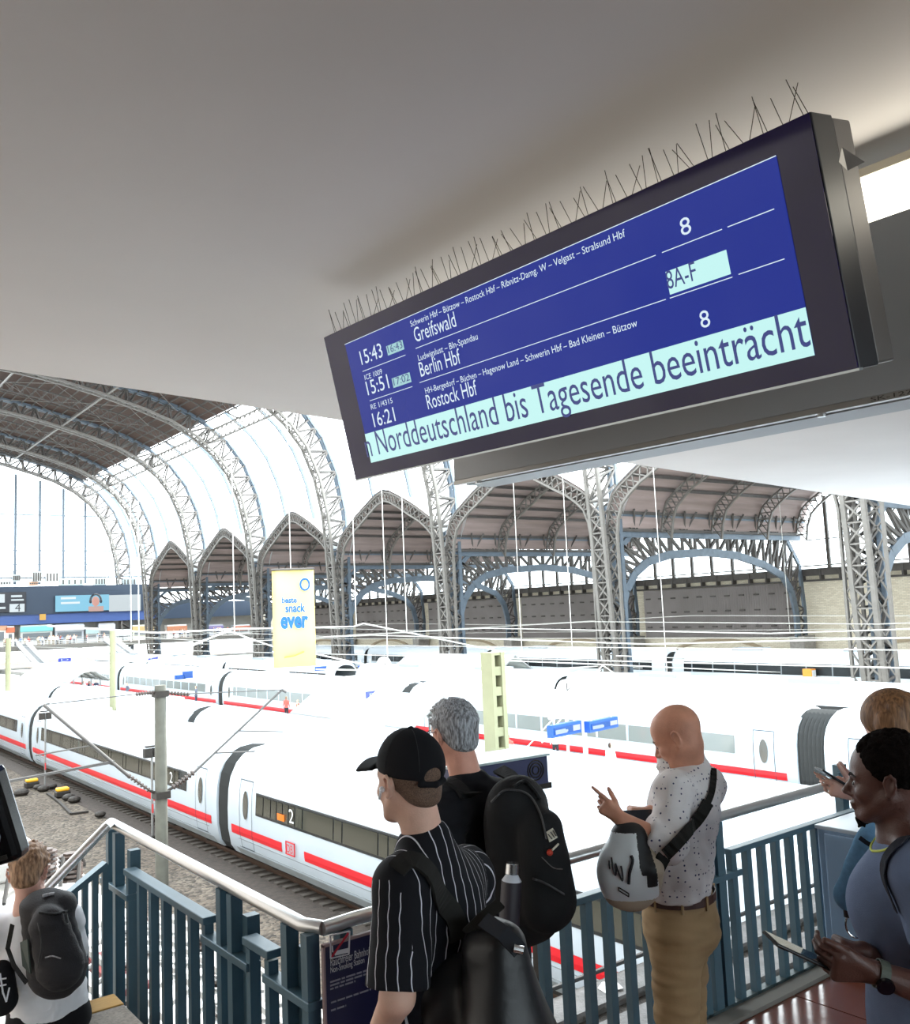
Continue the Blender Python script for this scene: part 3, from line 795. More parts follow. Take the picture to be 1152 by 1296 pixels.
# pantograph mechanics further forward (seen through the balusters)
m = MB()
for yy in np.arange(8.6, 14.5, .55):
    m.tube([(-.8, yy, 3.9), (0, yy+.2, 4.12), (.85, yy, 3.92)], .035, 6)
for xx in (-.85, -.45, .1, .5, .9): m.tube([(xx, 8.2, 3.95), (xx, 11.5, 4.12), (xx, 14.8, 3.95)], .05, 6)
m.build('pantograph_frame', mat('pantograph_grey', (150, 150, 148), .45, .6), tr0)
for (x, y) in ((-.6, 8.4), (.6, 8.4), (-.6, 11.6), (.6, 11.6), (-.6, 14.5), (.6, 14.5), (.1, 9.6), (.3, 10.6), (-.2, 12.8), (.8, 9.3), (.9, 12.9)):
    m = MB(); coil(m, x, y, 3.6, 4.0, .17, 5); m.build('roof_insulator', ins_m, tr0)
m = MB().box((-1.1, 7.9, 3.45), (1.1, 15.2, 3.62)); m.build('gear_tray', mat('tray_dark', (98, 92, 88), .7, 0, .3, 4), tr0)
m = MB().box((-.5, 12.0, 3.6), (-.1, 13.6, 3.95)); m.build('cable_duct', mat('duct_maroon', (110, 52, 52), .6), tr0)
m = MB()
for yy in np.arange(-5, 46, 1.7):
    if 7.5 < yy < 15.5 or 16 < yy < 21: continue
    m.box((-1.2, yy, 3.5), (1.2, yy+.03, 3.52))
    m.box((-.9, yy, 3.62), (.9, yy+.03, 3.72))
# ================================================================== SIGNALS, MASTS, CATENARY
pole_m = mat('mast_olive', (92, 92, 84), .8, 0, .15, 3)
YP = 30.8
pb = bp(205, 1108, Y=YP); pt = bp(205, 867, Y=YP); XP = pb.x
t = thing('catenary_mast', 'dark grey round concrete mast with cantilever arms in front of the nearest train', 'mast', (XP, YP, -6.4))
wparent(MB().tube([(XP, YP, -6.4), (XP, YP, pt.z)], [.21, .185], 16).build('pole', pole_m, auto=True), t)
def insul(mb, a, b, r=.075, n=7):
    a, b = Vector(a), Vector(b)
    for k in range(n):
        p = a.lerp(b, (k+.2)/n); q = a.lerp(b, (k+.6)/n); mb.tube([p, q], r, 8)
    mb.tube([a, b], r*.45, 6)
def P(x, y, Y=YP): return bp(x, y, Y=Y)
arm = mat('arm_metal', (84, 82, 80), .55, .5)
m = MB(); m.tube([P(165, 984), P(55, 892)], .055, 8); m.tube([P(55, 892), P(185, 877)], .02, 6); m.tube([P(145, 963), P(0, 990)], .03, 6); m.tube([P(120, 943), P(45, 956)], .025, 6)
m.tube([P(0, 990), P(-60, 996)], .03, 6); m.tube([P(145, 965), P(-40, 999)], .025, 6)
wparent(m.build('left_cantilever', arm), t)
m = MB(); m.tube([P(243, 980), P(357, 873)], .04, 8); m.tube([P(357, 873), P(238, 878)], .02, 6); m.tube([P(303, 925), P(358, 926)], .025, 6); m.tube([P(272, 953), P(345, 950)], .03, 6); m.tube([P(357, 873), P(362, 876)], .05, 6)
wparent(m.build('right_cantilever', arm), t)
for a_, b_, r_ in (((162, 981), (190, 1001), .075), ((218, 997), (246, 977), .1), ((172, 879), (196, 876), .07), ((212, 877), (240, 879), .07)):
    m = MB(); insul(m, P(*a_), P(*b_), r_); wparent(m.build('insulator', ins_m), t)
m = MB(); m.tube([P(190, 1001), P(205, 1006)], .05, 6); m.tube([P(218, 997), P(205, 1006)], .05, 6); m.box((XP-.24, YP-.24, P(205, 1010).z), (XP+.24, YP+.24, P(205, 1001).z))
wparent(m.build('mast_clamp', dark_metal), t)
wparent(MB().box((XP-.22, YP-.22, P(205, 882).z), (XP+.22, YP+.22, P(205, 874).z)).build('mast_clamp', dark_metal), t)
# slim ground signals
def signal(x, y0, y1, Y, label, two):
    a = bp(x, y0, Y=Y); b = bp(x, y1, Y=Y)
    t = thing('track_signal', label, 'signal', (a.x, Y, a.z))
    wparent(MB().tube([(a.x, Y, a.z), (a.x, Y, b.z)], .05, 8).build('post', mat('galvanised', (140, 140, 138), .5, .5)), t)
    m = MB(); m.box((a.x-.32, Y-.12, b.z-.1), (a.x-.02, Y+.12, b.z+.25)); m.box((a.x+.04, Y-.12, b.z-.1), (a.x+.3, Y+.12, b.z+.25)); m.box((a.x-.25, Y-.1, b.z+.3), (a.x+.2, Y+.1, b.z+.36))
    wparent(m.build('lamp_box', dark_metal), t)
    wparent(MB().box((a.x-.035, Y-.07, a.z+1.0), (a.x+.035, Y-.05, a.z+1.35)).build('marker_plate', mat('marker_red', (190, 60, 60), .6)), t)
    wparent(MB().box((a.x-.25, Y-.25, a.z-.1), (a.x+.25, Y+.25, a.z+.12)).build('base_plate', dark_metal), t)
a = bp(57, 998, Z=-6.4); signal(57, 998, 908, a.y, 'slim double-lamp signal left of the mast, beside the far coach', 1)
a = bp(193, 1061, Z=-6.4); signal(193, 1061, 955, a.y, 'slim signal post directly left of the dark mast', 1)
# track equipment on the ballast
for i, (x, y) in enumerate(((40, 996), (79, 1008))):
    p = bp(x, y, Z=-6.38)
    t = thing('track_beacon', 'yellow-capped track box on the ballast, %s' % ('the left one' if i == 0 else 'the right one'), 'track box', p, group='yellow track boxes')
    MB().box((-.35, -.25, 0), (.35, .25, .28)).build('box_body', dark_metal, t, bevel=.05)
    MB().box((-.3, -.22, .28), (.3, .22, .45)).build('cap', mat('beacon_yellow', (226, 168, 40), .5), t, bevel=.06)
for i, (x, y, r) in enumerate(((48, 999, .2), (55, 1001, .25), (66, 998, .2), (87, 1012, .25), (94, 1015, .25), (27, 1006, .3), (127, 1034, .2))):
    p = bp(x, y, Z=-6.38)
    o = MB().ball((0, 0, .12), r, 10, 6, (1.3, 1, .7)).build('ballast_rock' if i != 5 else 'cable_cover', dark_metal); o.location = p
    tag(o, ['small dark lump left of the double-lamp signal','dark cover at the foot of the double-lamp signal','dark cover right of the double-lamp signal foot','dark lump right of the right yellow box','second dark lump right of the right yellow box','black cover at the edge of the near train roof','small dark block farther along the ballast'][i], 'cover')
m = MB()
pts = [bp(x, y, Z=-6.36) for x, y in ((60, 1004), (75, 1015), (90, 1030), (112, 1027))]
for a, b in zip(pts[:-1], pts[1:]): m.bar(a, b, .12, .08)
tag(m.build('ground_cable', dark_metal), 'dark cable lying on the ballast below the yellow boxes', 'cable')
# concrete walkway strip beside the track
m = MB().box((9.3, 14, -6.42), (10.1, 27.5, -6.36)); struct(m.build('trim_7', concrete), 'pale concrete strip in the ballast')
# pale masts
def mast(x, y0, y1, Y, w, label, panels=False):
    a = bp(x, y0, Y=Y); b = bp(x, y1, Y=Y); c = mat('mast_pale_green', (142, 142, 112), .8, 0, .06, 2)
    t = thing('catenary_mast', label, 'mast', (a.x, Y, -6.4))
    if panels:
        wm = MB().box((-w, -w, 0), (-w*.52, w, b.z+6.4)).box((w*.45, -w, 0), (w, w, b.z+6.4)); m2 = MB(); z = .3
        while z < b.z+6.4: m2.box((-w*.6, -w*.85, z), (w*.5, w*.85, min(z+.27, b.z+6.4))); z += .62
        wm.build('flange', c, t); m2.build('web_plate', c, t)
        MB().box((-w*.3, w*.2, 0), (w*.3, w*.6, b.z+6.3)).build('core', mat('mast_recess', (104, 98, 68), .9), t)
    else: MB().tube([(0, 0, 0), (0, 0, b.z+6.4)], [w*1.1, w*.9], 10).build('pole', c, t)
mast(629, 945, 825, 22.3, .27, 'pale green concrete mast with a column of square openings behind the backpacks', True)
mast(143, 900, 798, 60, .2, 'slim pale green mast above the roofs left of the dark mast')
mast(10, 860, 808, 75, .2, 'slim pale green mast at the left edge above the roofs')
# overhead wires
def wire(pts, r, label, grp, m_=None):
    p0 = Vector(pts[0]); o = MB().tube([Vector(p)-p0 for p in pts], r, 5, False).build('overhead_wire', m_ or wire_m); o.location = p0
    tag(o, label, 'wire', grp); return o
for nm, x in (('nearest track', 14.97), ('left near track', 4.2), ('second track', 19.87), ('third track', 34.57), ('track of the pale blue-white train', 44.8), ('track beside the lattice columns', 56.5), ('track by the brick wall', 69.7)):
    if x > 30:
        wire([(x, 5, -.75), (x, 190, -.75)], .03, 'contact wire stretched above the '+nm, 'contact wires')
        pts = []
        for k in range(37):
            y = 5+5*k; pts.append((x, y, .65-.55*(1-abs(((y-5) % 50)/25-1))))
        wire(pts, .035, 'sagging carrier wire above the '+nm, 'carrier wires')
def span(Y, pts, label, r=.05):
    wire([bp(x, y, Y=Y) for x, y in pts], r, label, 'white cross-span wires')
white_w = mat('white_span_wire', (228, 226, 220), .5)
SP = [(95, [(0,862),(120,846),(205,829),(290,799),(356,822),(460,850),(560,850)], 'white cross wire peaking above the stair mouth left of the yellow banner'),
      (90, [(0,868),(205,834),(295,795)], 'lower white cross wire rising to the same peak'),
      (70, [(60,792),(200,801),(300,796),(448,793),(460,789),(640,826)], 'thin cross wire passing behind the yellow banner'),
      (60, [(392,826),(470,843),(560,858),(640,850),(760,843)], 'white cross wire falling from the yellow banner to the right'),
      (60, [(640,851),(760,843),(1152,862)], 'pale red cross wire over the pale train'),
      (50, [(400,847),(640,852),(900,868),(1152,885)], 'bright cross wire along the middle platform'),
      (45, [(640,836),(762,841),(1152,858)], 'upper bright wire beside the lattice column'),
      (40, [(700,880),(900,893),(1152,908)], 'thick bright wire above the red-striped train'),
      (40, [(640,873),(900,890),(1152,903)], 'thin bright wire above the red-striped train'),
      (55, [(780,830),(1000,838),(1152,846)], 'bright wire in front of the brick wall'),
      (30, [(686,940),(760,848)], 'guy wire rising to the hanging joint left of the middle column'),
      (30, [(640,975),(763,842),(800,868)], 'crossed guy wire by the blue departure boards'),
      (110, [(0,845),(100,838),(205,842),(330,850),(460,852)], 'white wire above the far stair roofs'),
      (120, [(0,833),(120,852),(240,833)], 'white crossing wire at the left'),]
for Y, pts, lb in SP:
    o = wire([bp(x, y, Y=Y) for x, y in pts], .045*Y/50, lb, 'white cross-span wires', white_w)
# droppers hanging from the hall roof
for i, (x, y0, y1, Y) in enumerate(((451, 610, 792, 70), (491, 560, 840, 75), (515, 600, 800, 80), (661, 700, 830, 70), (846, 590, 875, 45), (1000, 600, 800, 55), (176, 690, 830, 100), (297, 660, 800, 90), (166, 700, 812, 110), (725, 640, 830, 60))):
    # plumb line under a roof point
    b = bp(x+ (0), y1, Y=Y); z1 = bp(x, y0, Y=Y).z+1.5
    wire([(b.x, Y, b.z), (b.x, Y, z1+6)], .028*Y/50, ['hanging wire left of the second lattice column','long hanging wire right of the yellow banner','short hanging wire near the second column','hanging wire above the pale mast','long hanging wire in the widest arch','hanging wire near the right arch','leftmost hanging wire by the end arch','hanging wire above the wire peak','hanging wire left of the lattice columns','hanging wire left of the middle column'][i], 'hanging wires', white_w)
# ================================================================== BANNER
Yb = 41.0
tb = thing('hanging_banner', 'yellow hanging advertising banner with blue words', 'banner', bp(372, 848, Y=Yb))
q = [bp(347.5, 722, Y=Yb), bp(394, 716.5, Y=Yb), bp(349.5, 846, Y=Yb), bp(396, 848, Y=Yb)]
# a plane turned slightly about the vertical
c = (q[0]+q[1]+q[2]+q[3])/4; wb = 2.25; hb = abs((q[0]-q[2]).z)
ang = math.radians(-25); Ab = Vector((math.cos(ang), math.sin(ang), 0)); Nb = Vector((Ab.y, -Ab.x, 0))
wb = (bp(394, 770, Y=Yb).x-bp(348, 770, Y=Yb).x)*1.03
z0, z1 = q[2].z, q[0].z+.05; x0 = Vector((c.x, Yb, 0))-Ab*wb/2
yellow = mat('banner_yellow', (236, 214, 128), .8); ynt = yellow.node_tree
m = MB(); rows = []
for k in range(9):
    p = x0+Ab*wb*k/8; off = Nb*(.03*math.sin(k*1.1)); rows.append([tuple(p+off+Vector((0, 0, z))) for z in (z0, (z0*2+z1)/3, (z0+2*z1)/3, z1)])
m.grid(rows); o = wparent(m.build('banner_cloth', yellow, smooth=True), tb)
so = o.modifiers.new('thick', 'SOLIDIFY'); so.thickness = .02
def bpt(u, v): return x0+Ab*wb*u+Vector((0, 0, z0+(z1-z0)*v))+Nb*.06
blue_t = mat('banner_blue', (10, 92, 176), .6)
text_obj('beste', 'lettering', blue_t, tb, bpt(.22, .655), Ab, (0,0,1), width=wb*.36, height=.30, N=Nb, bold=.03)
text_obj('snack', 'lettering', blue_t, tb, bpt(.30, .56), Ab, (0,0,1), width=wb*.48, height=.42, N=Nb, bold=.03)
text_obj('ever', 'lettering', blue_t, tb, bpt(.18, .40), Ab, (0,0,1), width=wb*.66, height=.78, N=Nb, bold=.04)
p = bpt(.78, .84); wparent(MB().tube([p+Ab*.22*math.cos(a)+Vector((0,0,.28*math.sin(a))) for a in [2*math.pi*k/14 for k in range(15)]], .05, 6).build('emblem_ring', blue_t), tb)
p = bpt(.4, .1); wparent(MB().tube([bpt(.25, .1), bpt(.5, .115), bpt(.72, .15)], .03, 6).build('swoosh', mat('banner_orange', (226, 170, 60), .6)), tb)
wparent(MB().tube([bpt(-.01, 1.0), bpt(1.01, 1.0)], .05, 8).build('top_rail', steel_dk), tb)
wparent(MB().tube([bpt(.45, 1.0), bpt(.45, 1.0)+Vector((0, 0, 14))], .02, 5).build('hanging_cord', white_w), tb)
# ================================================================== PLATFORM FURNITURE
blue_s = mat('sign_blue', (30, 80, 170), .5)
def board(x0_, y0_, x1_, y1_, Y, label, rz, lines=True, name='departure_board', col=(30, 110, 215)):
    a = bp(x0_, y1_, Y=Y); b = bp(x1_, y0_, Y=Y); w = (b-a).length; cx = (a.x+b.x)/2; w = abs(b.x-a.x)/math.cos(rz); h = abs(b.z-a.z)*.8
    t = thing(name, label, 'sign', (cx, Y, (a.z+b.z)/2), rz)
    MB().box((-w/2, 0, -h/2), (w/2, .25, h/2)).build('housing', blue_s, t)
    MB().box((-w/2+.08, -.03, -h/2+.1), (w/2-.08, 0, h/2-.1)).build('display', emit('brd_%d%d%d' % col, col, 1.0), t)
    if lines:
        m = MB()
        for k in range(5):
            z = h/2-.2-(h-.35)*k/4.5; m.box((-w/2+.15, -.05, z-.05), (-w/2+.15+w*rnd.uniform(.25, .5), -.03, z+.02))
        m.build('text_line', emit('brd_line', (210, 232, 255), 1.0), t)
        MB().box((w/2-.1-w*.25, -.05, -h/2+.12), (w/2-.12, -.03, h/2-.12)).build('white_panel', emit('brd_pan', (225, 236, 250), 1.0), t)
    for s_ in (-.35, .35): MB().tube([(w*s_, .12, h/2), (w*s_, .12, h/2+.6)], .04, 6).build('hanger', white_p, t)
    return t
board(697, 910, 738, 936, 24.5, 'blue departure board, left of the pair behind the pale mast', math.radians(8))
board(744, 905, 785, 929, 24.5, 'blue departure board, right of the pair behind the pale mast', math.radians(8))
t = thing('board_frame', 'white tube frame carrying the pair of blue departure boards', 'frame', bp(741, 940, Y=24.8))
m = MB(); a = bp(741, 945, Y=24.8); m.tube([(a.x, 24.8, -5.5), (a.x, 24.8, bp(741, 900, Y=24.8).z)], .09, 8)
m.tube([bp(695, 909, Y=24.8), bp(787, 899, Y=24.8)], .06, 8)
wparent(m.build('tube', white_p), t)
for k, (xa, ya, xb, yb, Y, lb) in enumerate(((1014, 877, 1036, 891, 38, 'blue board beside the orange bin at right'), (1047, 874, 1069, 887, 38, 'blue board left of the brown-haired head'), (222, 853, 235, 861, 85, 'small blue board right of the dark mast, left one'), (232, 848, 244, 860, 85, 'small blue board right of the dark mast, right one'), (400, 842, 417, 850, 80, 'small blue board right of the yellow banner'), (455, 841, 472, 848, 80, 'small blue board near the white lamp'))):
    board(xa, ya, xb, yb, Y, lb, 0, lines=(k < 2))
def letter_sign(x0_, y0_, x1_, y1_, Y, s, label, col=(40, 50, 150)):
    a = bp(x0_, y1_, Y=Y); b = bp(x1_, y0_, Y=Y); t = thing('letter_sign', label, 'sign', a)
    wparent(MB().box((a.x, Y, a.z), (b.x, Y+.15, b.z)).build('plate', mat('letter_plate%d' % col[0], col, .5)), t)
    text_obj(s, 'lettering', emit('brd_line', (210, 232, 255), 1.0), t, (a.x+(b.x-a.x)*.2, Y, a.z+(b.z-a.z)*.2), (1,0,0), (0,0,1), width=(b.x-a.x)*.6, height=(b.z-a.z)*.6, N=(0,-1,0))
letter_sign(465, 874, 479, 887, 42, 'E', 'blue sign with white letter E beside the glass stair roof', (70, 80, 190))
letter_sign(848, 849, 862, 858, 58, 'U', 'small blue sign with white U in front of the pale train')
letter_sign(921, 843, 937, 853, 60, 'F', 'small blue sign near the brick wall')
letter_sign(74, 832, 90, 838, 120, 'D', 'small blue letter sign above the left stair mouth')
letter_sign(188, 830, 200, 836, 120, 'E', 'small blue letter sign right of the slim mast')
# round white lamps / clocks
for k, (x, y, r, Y, lb) in enumerate(((716, 874, .55, 34, 'white round clock on a post left of the middle lattice column'), (486, 841, .6, 60, 'white globe lamp left of the second lattice column'))):
    c = bp(x, y, Y=Y); t = thing('platform_clock', lb, 'clock', (c.x, Y, -5.5))
    wparent(MB().tube([(c.x, Y-.1, c.z), (c.x, Y+.1, c.z)], r, 20).build('clock_face', white_p), t)
    wparent(MB().tube([(c.x, Y+.05, -5.5), (c.x, Y+.05, c.z)], .08, 8).build('post', white_p), t)
    wparent(MB().bar((c.x, Y-.12, c.z), (c.x+r*.5, Y-.12, c.z+r*.3), .05, .02).bar((c.x, Y-.12, c.z), (c.x, Y-.12, c.z+r*.7), .05, .02).build('hand', steel_dk), t)
# glazed stair roofs on the platforms
def stair_house(x0_, x1_, y0_, y1_, z, h, label):
    t = thing('stair_enclosure', label, 'enclosure', (x0_, y0_, z))
    fr = MB(); gl = MB(); xm = (x0_+x1_)/2
    for k in range(7):
        y = y0_+(y1_-y0_)*k/6
        fr.bar((x0_, y, z), (x0_, y, z+h), .1); fr.bar((x1_, y, z), (x1_, y, z+h), .1); fr.bar((x0_, y, z+h), (xm, y, z+h+1.3), .12); fr.bar((x1_, y, z+h), (xm, y, z+h+1.3), .12)
    fr.bar((xm, y0_, z+h+1.3), (xm, y1_, z+h+1.3), .14); fr.bar((x0_, y0_, z+h), (x0_, y1_, z+h), .14); fr.bar((x1_, y0_, z+h), (x1_, y1_, z+h), .14)
    for a, b in ((x0_, xm), (xm, x1_)):
        za, zb = (z+h, z+h+1.3) if a == x0_ else (z+h+1.3, z+h)
        gl.grid([[(a, y0_, za+.08), (a, y1_, za+.08)], [(b, y0_, zb+.08), (b, y1_, zb+.08)]])
    gl.grid([[(x0_, y0_, z), (x0_, y1_, z)], [(x0_, y0_, z+h), (x0_, y1_, z+h)]])
    wparent(fr.build('frame', mat('stair_frame', (150, 152, 152), .5, .3)), t); wparent(gl.build('glass_roof', mat('milky_glass', (196, 206, 208), .15)), t)
stair_house(24.5, 28.5, 36, 48, -5.5, 2.2, 'glass gabled stair roof on the platform behind the grey-haired head')
stair_house(24.5, 28.5, 95, 115, -5.5, 2.2, 'glass gabled stair roof farther along the same platform')
stair_house(50, 54, 60, 76, -5.5, 2.2, 'glass gabled stair roof on the middle platform')
# escalator ramps down from the concourse
for k, (x, lb) in enumerate(((26.0, 'left escalator ramp from the far concourse down to the platform'), (29.0, 'right escalator ramp from the far concourse down to the platform'), (40, 'escalator ramp between the lattice columns down to the middle platform'), (56, 'escalator ramp beside the yellow banner down to the wide platform'))):
    t = thing('escalator', lb, 'escalator', (x, 170, -5.5), group='escalators from the concourse')
    MB().obox((-.8, 0, 0), (1.6, 0, 0), (0, 18, 4.2), (0, 0, .5)).build('ramp', mat('ramp_grey', (120, 122, 124), .6), t)
    m = MB()
    for s in (-.85, .85): m.obox((s-.05, 0, .4), (.1, 0, 0), (0, 18, 4.2), (0, 0, 1.0))
    m.build('balustrade', mat('bal_white', (220, 222, 222), .4), t)
# vending machine and kiosks on the platform at right
for k, (x, y0_, y1_, w, Y, c, lb) in enumerate(((1028, 895, 846, .3, 42, (236, 150, 60), 'orange post-like bin left of the two blue boards'), (1052, 905, 888, .9, 42, (130, 84, 60), 'brown poster case under the right blue board'), (1110, 880, 848, .9, 44, (70, 76, 84), 'dark kiosk behind the brown-haired head'))):
    a = bp(x, y0_, Y=Y); b = bp(x, y1_, Y=Y)
    t = thing('platform_kiosk', lb, 'kiosk', (a.x, Y, -5.5)); MB().box((-w, -.4, 0), (w, .4, b.z+5.5)).build('cabinet', mat('kiosk_p%d' % k, c, .5), t); MB().box((-w*.8, -.45, b.z+5.5-.6), (w*.8, -.4, b.z+5.5-.1)).build('panel', white_p, t)
# ================================================================== GALLERY (where the camera stands)
plaster = mat('plaster_ceiling', (230, 227, 226), .92, 0, .03, .7, .03, 6)
CZ = 3.95
e0 = bp(0, 467, Z=CZ); e1 = bp(1152, 640, Z=CZ); d = (e1-e0).normalized()
pL = e0-d*9; pR = e1+d*6
m = MB(); rows = []
for f, z in ((0, 0), (.06, 0), (.25, .03), (.5, .05), (1, .05)):
    rows.append([(pL.x, pL.y*(1-f)-10*f, CZ+z), (pR.x, pR.y*(1-f)-10*f, CZ+z)])
m.grid(rows); n0 = len(m.v)
m.add([(pL.x, pL.y, CZ), (pR.x, pR.y, CZ), (pR.x, pR.y, CZ+.9), (pL.x, pL.y, CZ+.9), (pL.x, -10, CZ+.9), (pR.x, -10, CZ+.9)], [(0, 1, 2, 3), (3, 2, 5, 4)])
struct(m.build('ceiling', plaster), 'smooth grey-white plaster ceiling over the gallery')
wall_m = mat('gallery_wall', (104, 94, 88), .9, 0, .08, .6)
m = MB().box((-9, -7.2, 0), (15.2, -7.0, .9)).box((-9, -7.2, 3.6), (15.2, -7.0, CZ+.05))
for k in range(9): m.box((-9+3*k, -7.2, .9), (-8.75+3*k, -7.0, 3.6))
struct(m.build('wall_rear', wall_m), 'unseen rear wall of the gallery, opened up to let in fill light')  # unseen wall, its openings added so fill light reaches the people
m = MB().grid([[(-9, -7.1, .9), (-9, -7.1, 3.6)], [(15.2, -7.1, .9), (15.2, -7.1, 3.6)]]); struct(m.build('window_fill_light', glass_m))  # unseen pane in the opening added for fill light
struct(MB().box((-4.4, -9.4, 0), (-4.2, 1.5, CZ+.05)).build('wall_gallery_light_block', wall_m))  # unseen wall added to darken the gallery from the left
struct(MB().box((15.0, -9.4, 0), (15.2, 3.2, CZ+.05)).build('wall_right', wall_m))
# floor slab + tiles
struct(MB().box((-9, -26, -.5), (1.85, 5.2, -.03)).box((1.85, -26, -.5), (15, 3.15, -.03)).build('floor', mat('floor_joint', (40, 26, 24), .8)), 'dark joints under the gallery tiles')  # slab runs on behind the rear wall to block light bounced off the ground
tile_m = mat('red_brown_tile', (118, 66, 52), .16, 0, .14, 2.2, .05, 12, spec=.8)
p = bp(1019, 1245, Z=0); q = bp(1048, 1285, Z=0)
TS = .5; tm = MB().box((.006, .006, -.03), (TS-.006, TS-.006, 0)).mesh('tile', tile_m)
fl = bpy.data.objects['floor']
for i in range(-6, 20):
    for j in range(-12, 6):
        x = 1.85+TS*i+.27; y = 3.13-TS*(j+1)+ (0)
        if x < 1.9-TS*5 or x > 10: continue
        if y < -2.6 or (x < 1.3 and y > 2.9): continue
        if y > 3.13-TS: continue
        o = bpy.data.objects.new('tile', tm); COL.objects.link(o); o.parent = fl; o.location = (x, y, 0)
# kerb
kerb_m = mat('kerb_dark_green', (58, 72, 74), .5, .2)
struct(MB().box((1.9, 3.13, -.3), (15, 3.3, .02)).build('trim_20', mat('kerb_concrete', (120, 116, 110), .8)), 'raised kerb under the railing')
# railing -------------------------------------------------------------
rb = mat('railing_blue_green', (72, 100, 114), .38, .1, .08, 5)
hand = mat('handrail_steel', (205, 206, 206), .28, .8)
t = thing('railing', 'blue-green barred railing with steel handrail ahead, facing the trains', 'railing', (1.8, 3.25, 0))
YR = 3.25
wparent(MB().tube([(1.77, YR, 1.0), (1.9, YR, 1.005), (9.5, YR, 1.005)], .028, 14, True).build('handrail', hand, auto=True), t)
bm_ = MB().box((-.022, -.02, 0), (.022, .02, 1)).mesh('baluster', rb)
def bal(x, y, z0, z1, par, nm='baluster', rz=0, w=1.0):
    o = bpy.data.objects.new(nm, bm_); COL.objects.link(o); o.parent = par
    o.matrix_local = PW(par).inverted() @ Matrix.Translation((x, y, z0)) @ Matrix.Rotation(rz, 4, 'Z') @ Matrix.Diagonal((w, w, z1-z0, 1))
    return o
posts_B = [1.86, 4.12, 6.35, 8.6]
for k, px in enumerate(posts_B):
    if k == 0: bal(px, YR, -.2, .98, t, 'post', w=1.3); continue
    bal(px, YR+.01, -.3, .98, t, 'post', w=1.45); bal(px+.09, YR+.01, -.3, .98, t, 'post', w=1.45); bal(px+.05, YR+.05, -.3, .80, t, 'post', w=1.3)
a = 1.95
segs = []
for k in range(len(posts_B)-1):
    x0_, x1_ = posts_B[k]+.2, posts_B[k+1]-.09
    n = int(round((x1_-x0_)/.14))
    for i in range(n+1):
        x = x0_+(x1_-x0_)*i/n
        bal(x, YR, .02, .80, t)
    wparent(MB().box((x0_-.03, YR-.028, .79), (x1_+.03, YR+.028, .822)).build('top_bar', rb, bevel=.004), t)
    wparent(MB().box((x1_-.02, YR-.03, .672), (posts_B[k+1]+.26, YR+.03, .705)).build('lower_bar', rb, bevel=.004), t)
wparent(MB().box((1.9, YR-.02, 0.0), (9.5, YR+.03, .035)).build('bottom_bar', kerb_m), t)
# left railing
t2 = thing('railing', 'blue-green barred railing with steel handrail at the left, running to the stair top', 'railing', (1.73, 4.5, 0))
XA = 1.73
wparent(MB().tube([(XA+.045, YR+.01, 1.0), (XA, YR+.08, 1.005), (XA-.0, 5.75, 1.02)], .028, 14).build('handrail', hand, auto=True), t2)
for y in (3.28, 3.45, 3.98, 4.10, 5.62, 5.75): bal(XA, y, -.2, .985, t2, 'post', w=1.25)
for y in (3.40, 3.92, 5.50): bal(XA+.05, y, -.2, .90, t2, 'post', w=1.35)
for y in (5.40, 5.215, 5.026, 4.836, 4.646, 4.468, 4.291): bal(XA, y, -.2, .80, t2)
for y in (3.80, 3.62): bal(XA, y, -.2, .80, t2)
def flat(y0, y1, z, par, nm): return wparent(MB().box((XA-.035, y0, z-.012), (XA+.035, y1, z+.022)).build(nm, rb, bevel=.004), par)
flat(4.26, 5.43, .80, t2, 'top_bar'); flat(3.585, 3.83, .825, t2, 'top_bar'); flat(5.37, 5.88, .665, t2, 'lower_bar'); flat(3.79, 4.30, .72, t2, 'lower_bar'); flat(3.24, 3.64, .725, t2, 'lower_bar')
flat(3.2, 6.0, -.12, t2, 'bottom_bar')
# stair railing going down to the left
t3 = thing('stair_railing', 'sloping steel handrail and barred panel descending behind the seated man', 'railing', (1.73, 5.8, 0))
HS = [bp(137, 1045, Y=5.76), bp(60, 1124, D=4.4)]
h0 = Vector((XA, 5.76, 1.02)); r0 = bp(136, 1045, D=5.15); r1 = bp(60, 1124, D=5.0); dirn = (r1-r0)
wparent(MB().tube([h0, r0+dirn*.02, r1, r0+dirn*2.2], .027, 14).build('handrail', hand, auto=True), t3)
s0 = bp(134, 1093, D=5.25); s1 = bp(90, 1129, D=5.1); sd_ = s1-s0
wparent(MB().bar(s0, s0+sd_*2.6, .06, .03).build('top_bar', rb), t3)
for k in range(9):
    p = s0+sd_*(k*.29+.03); bal(p.x, p.y, p.z-1.1-.0, p.z-.01, t3, w=.75)
# navy no-smoking sign
t = thing('no_smoking_sign', 'dark navy non-smoking station sign fixed under the handrail at the corner', 'sign', (1.95, 3.2, .4))
navy_s = mat('sign_navy', (24, 24, 62), .3)
ys = 3.19
xs_ = bp(411.5, 1230, Y=ys).x
wparent(MB().box((xs_, ys, -.1), (2.62, ys+.012, .955)).build('plate', navy_s), t)
wparent(MB().box((xs_-.006, ys-.002, -.1), (xs_+.002, ys+.016, .96)).box((xs_-.006, ys-.002, .952), (2.63, ys+.016, .962)).build('edge_trim', mat('sign_edge', (150, 128, 130), .4)), t)
def S(px, py): return bp(px, py, Y=ys-.001)
wl = mat('sign_white_letter', (208, 208, 214), .5)
m = MB(); c4 = [S(418, 1184), S(442.5, 1178.5), S(441.5, 1207.5), S(418.5, 1213)]
for i in range(4):
    a_, b_ = c4[i], c4[(i+1) % 4]; m.bar(a_, b_, .006, .004)
wparent(m.build('pictogram_frame', wl), t)
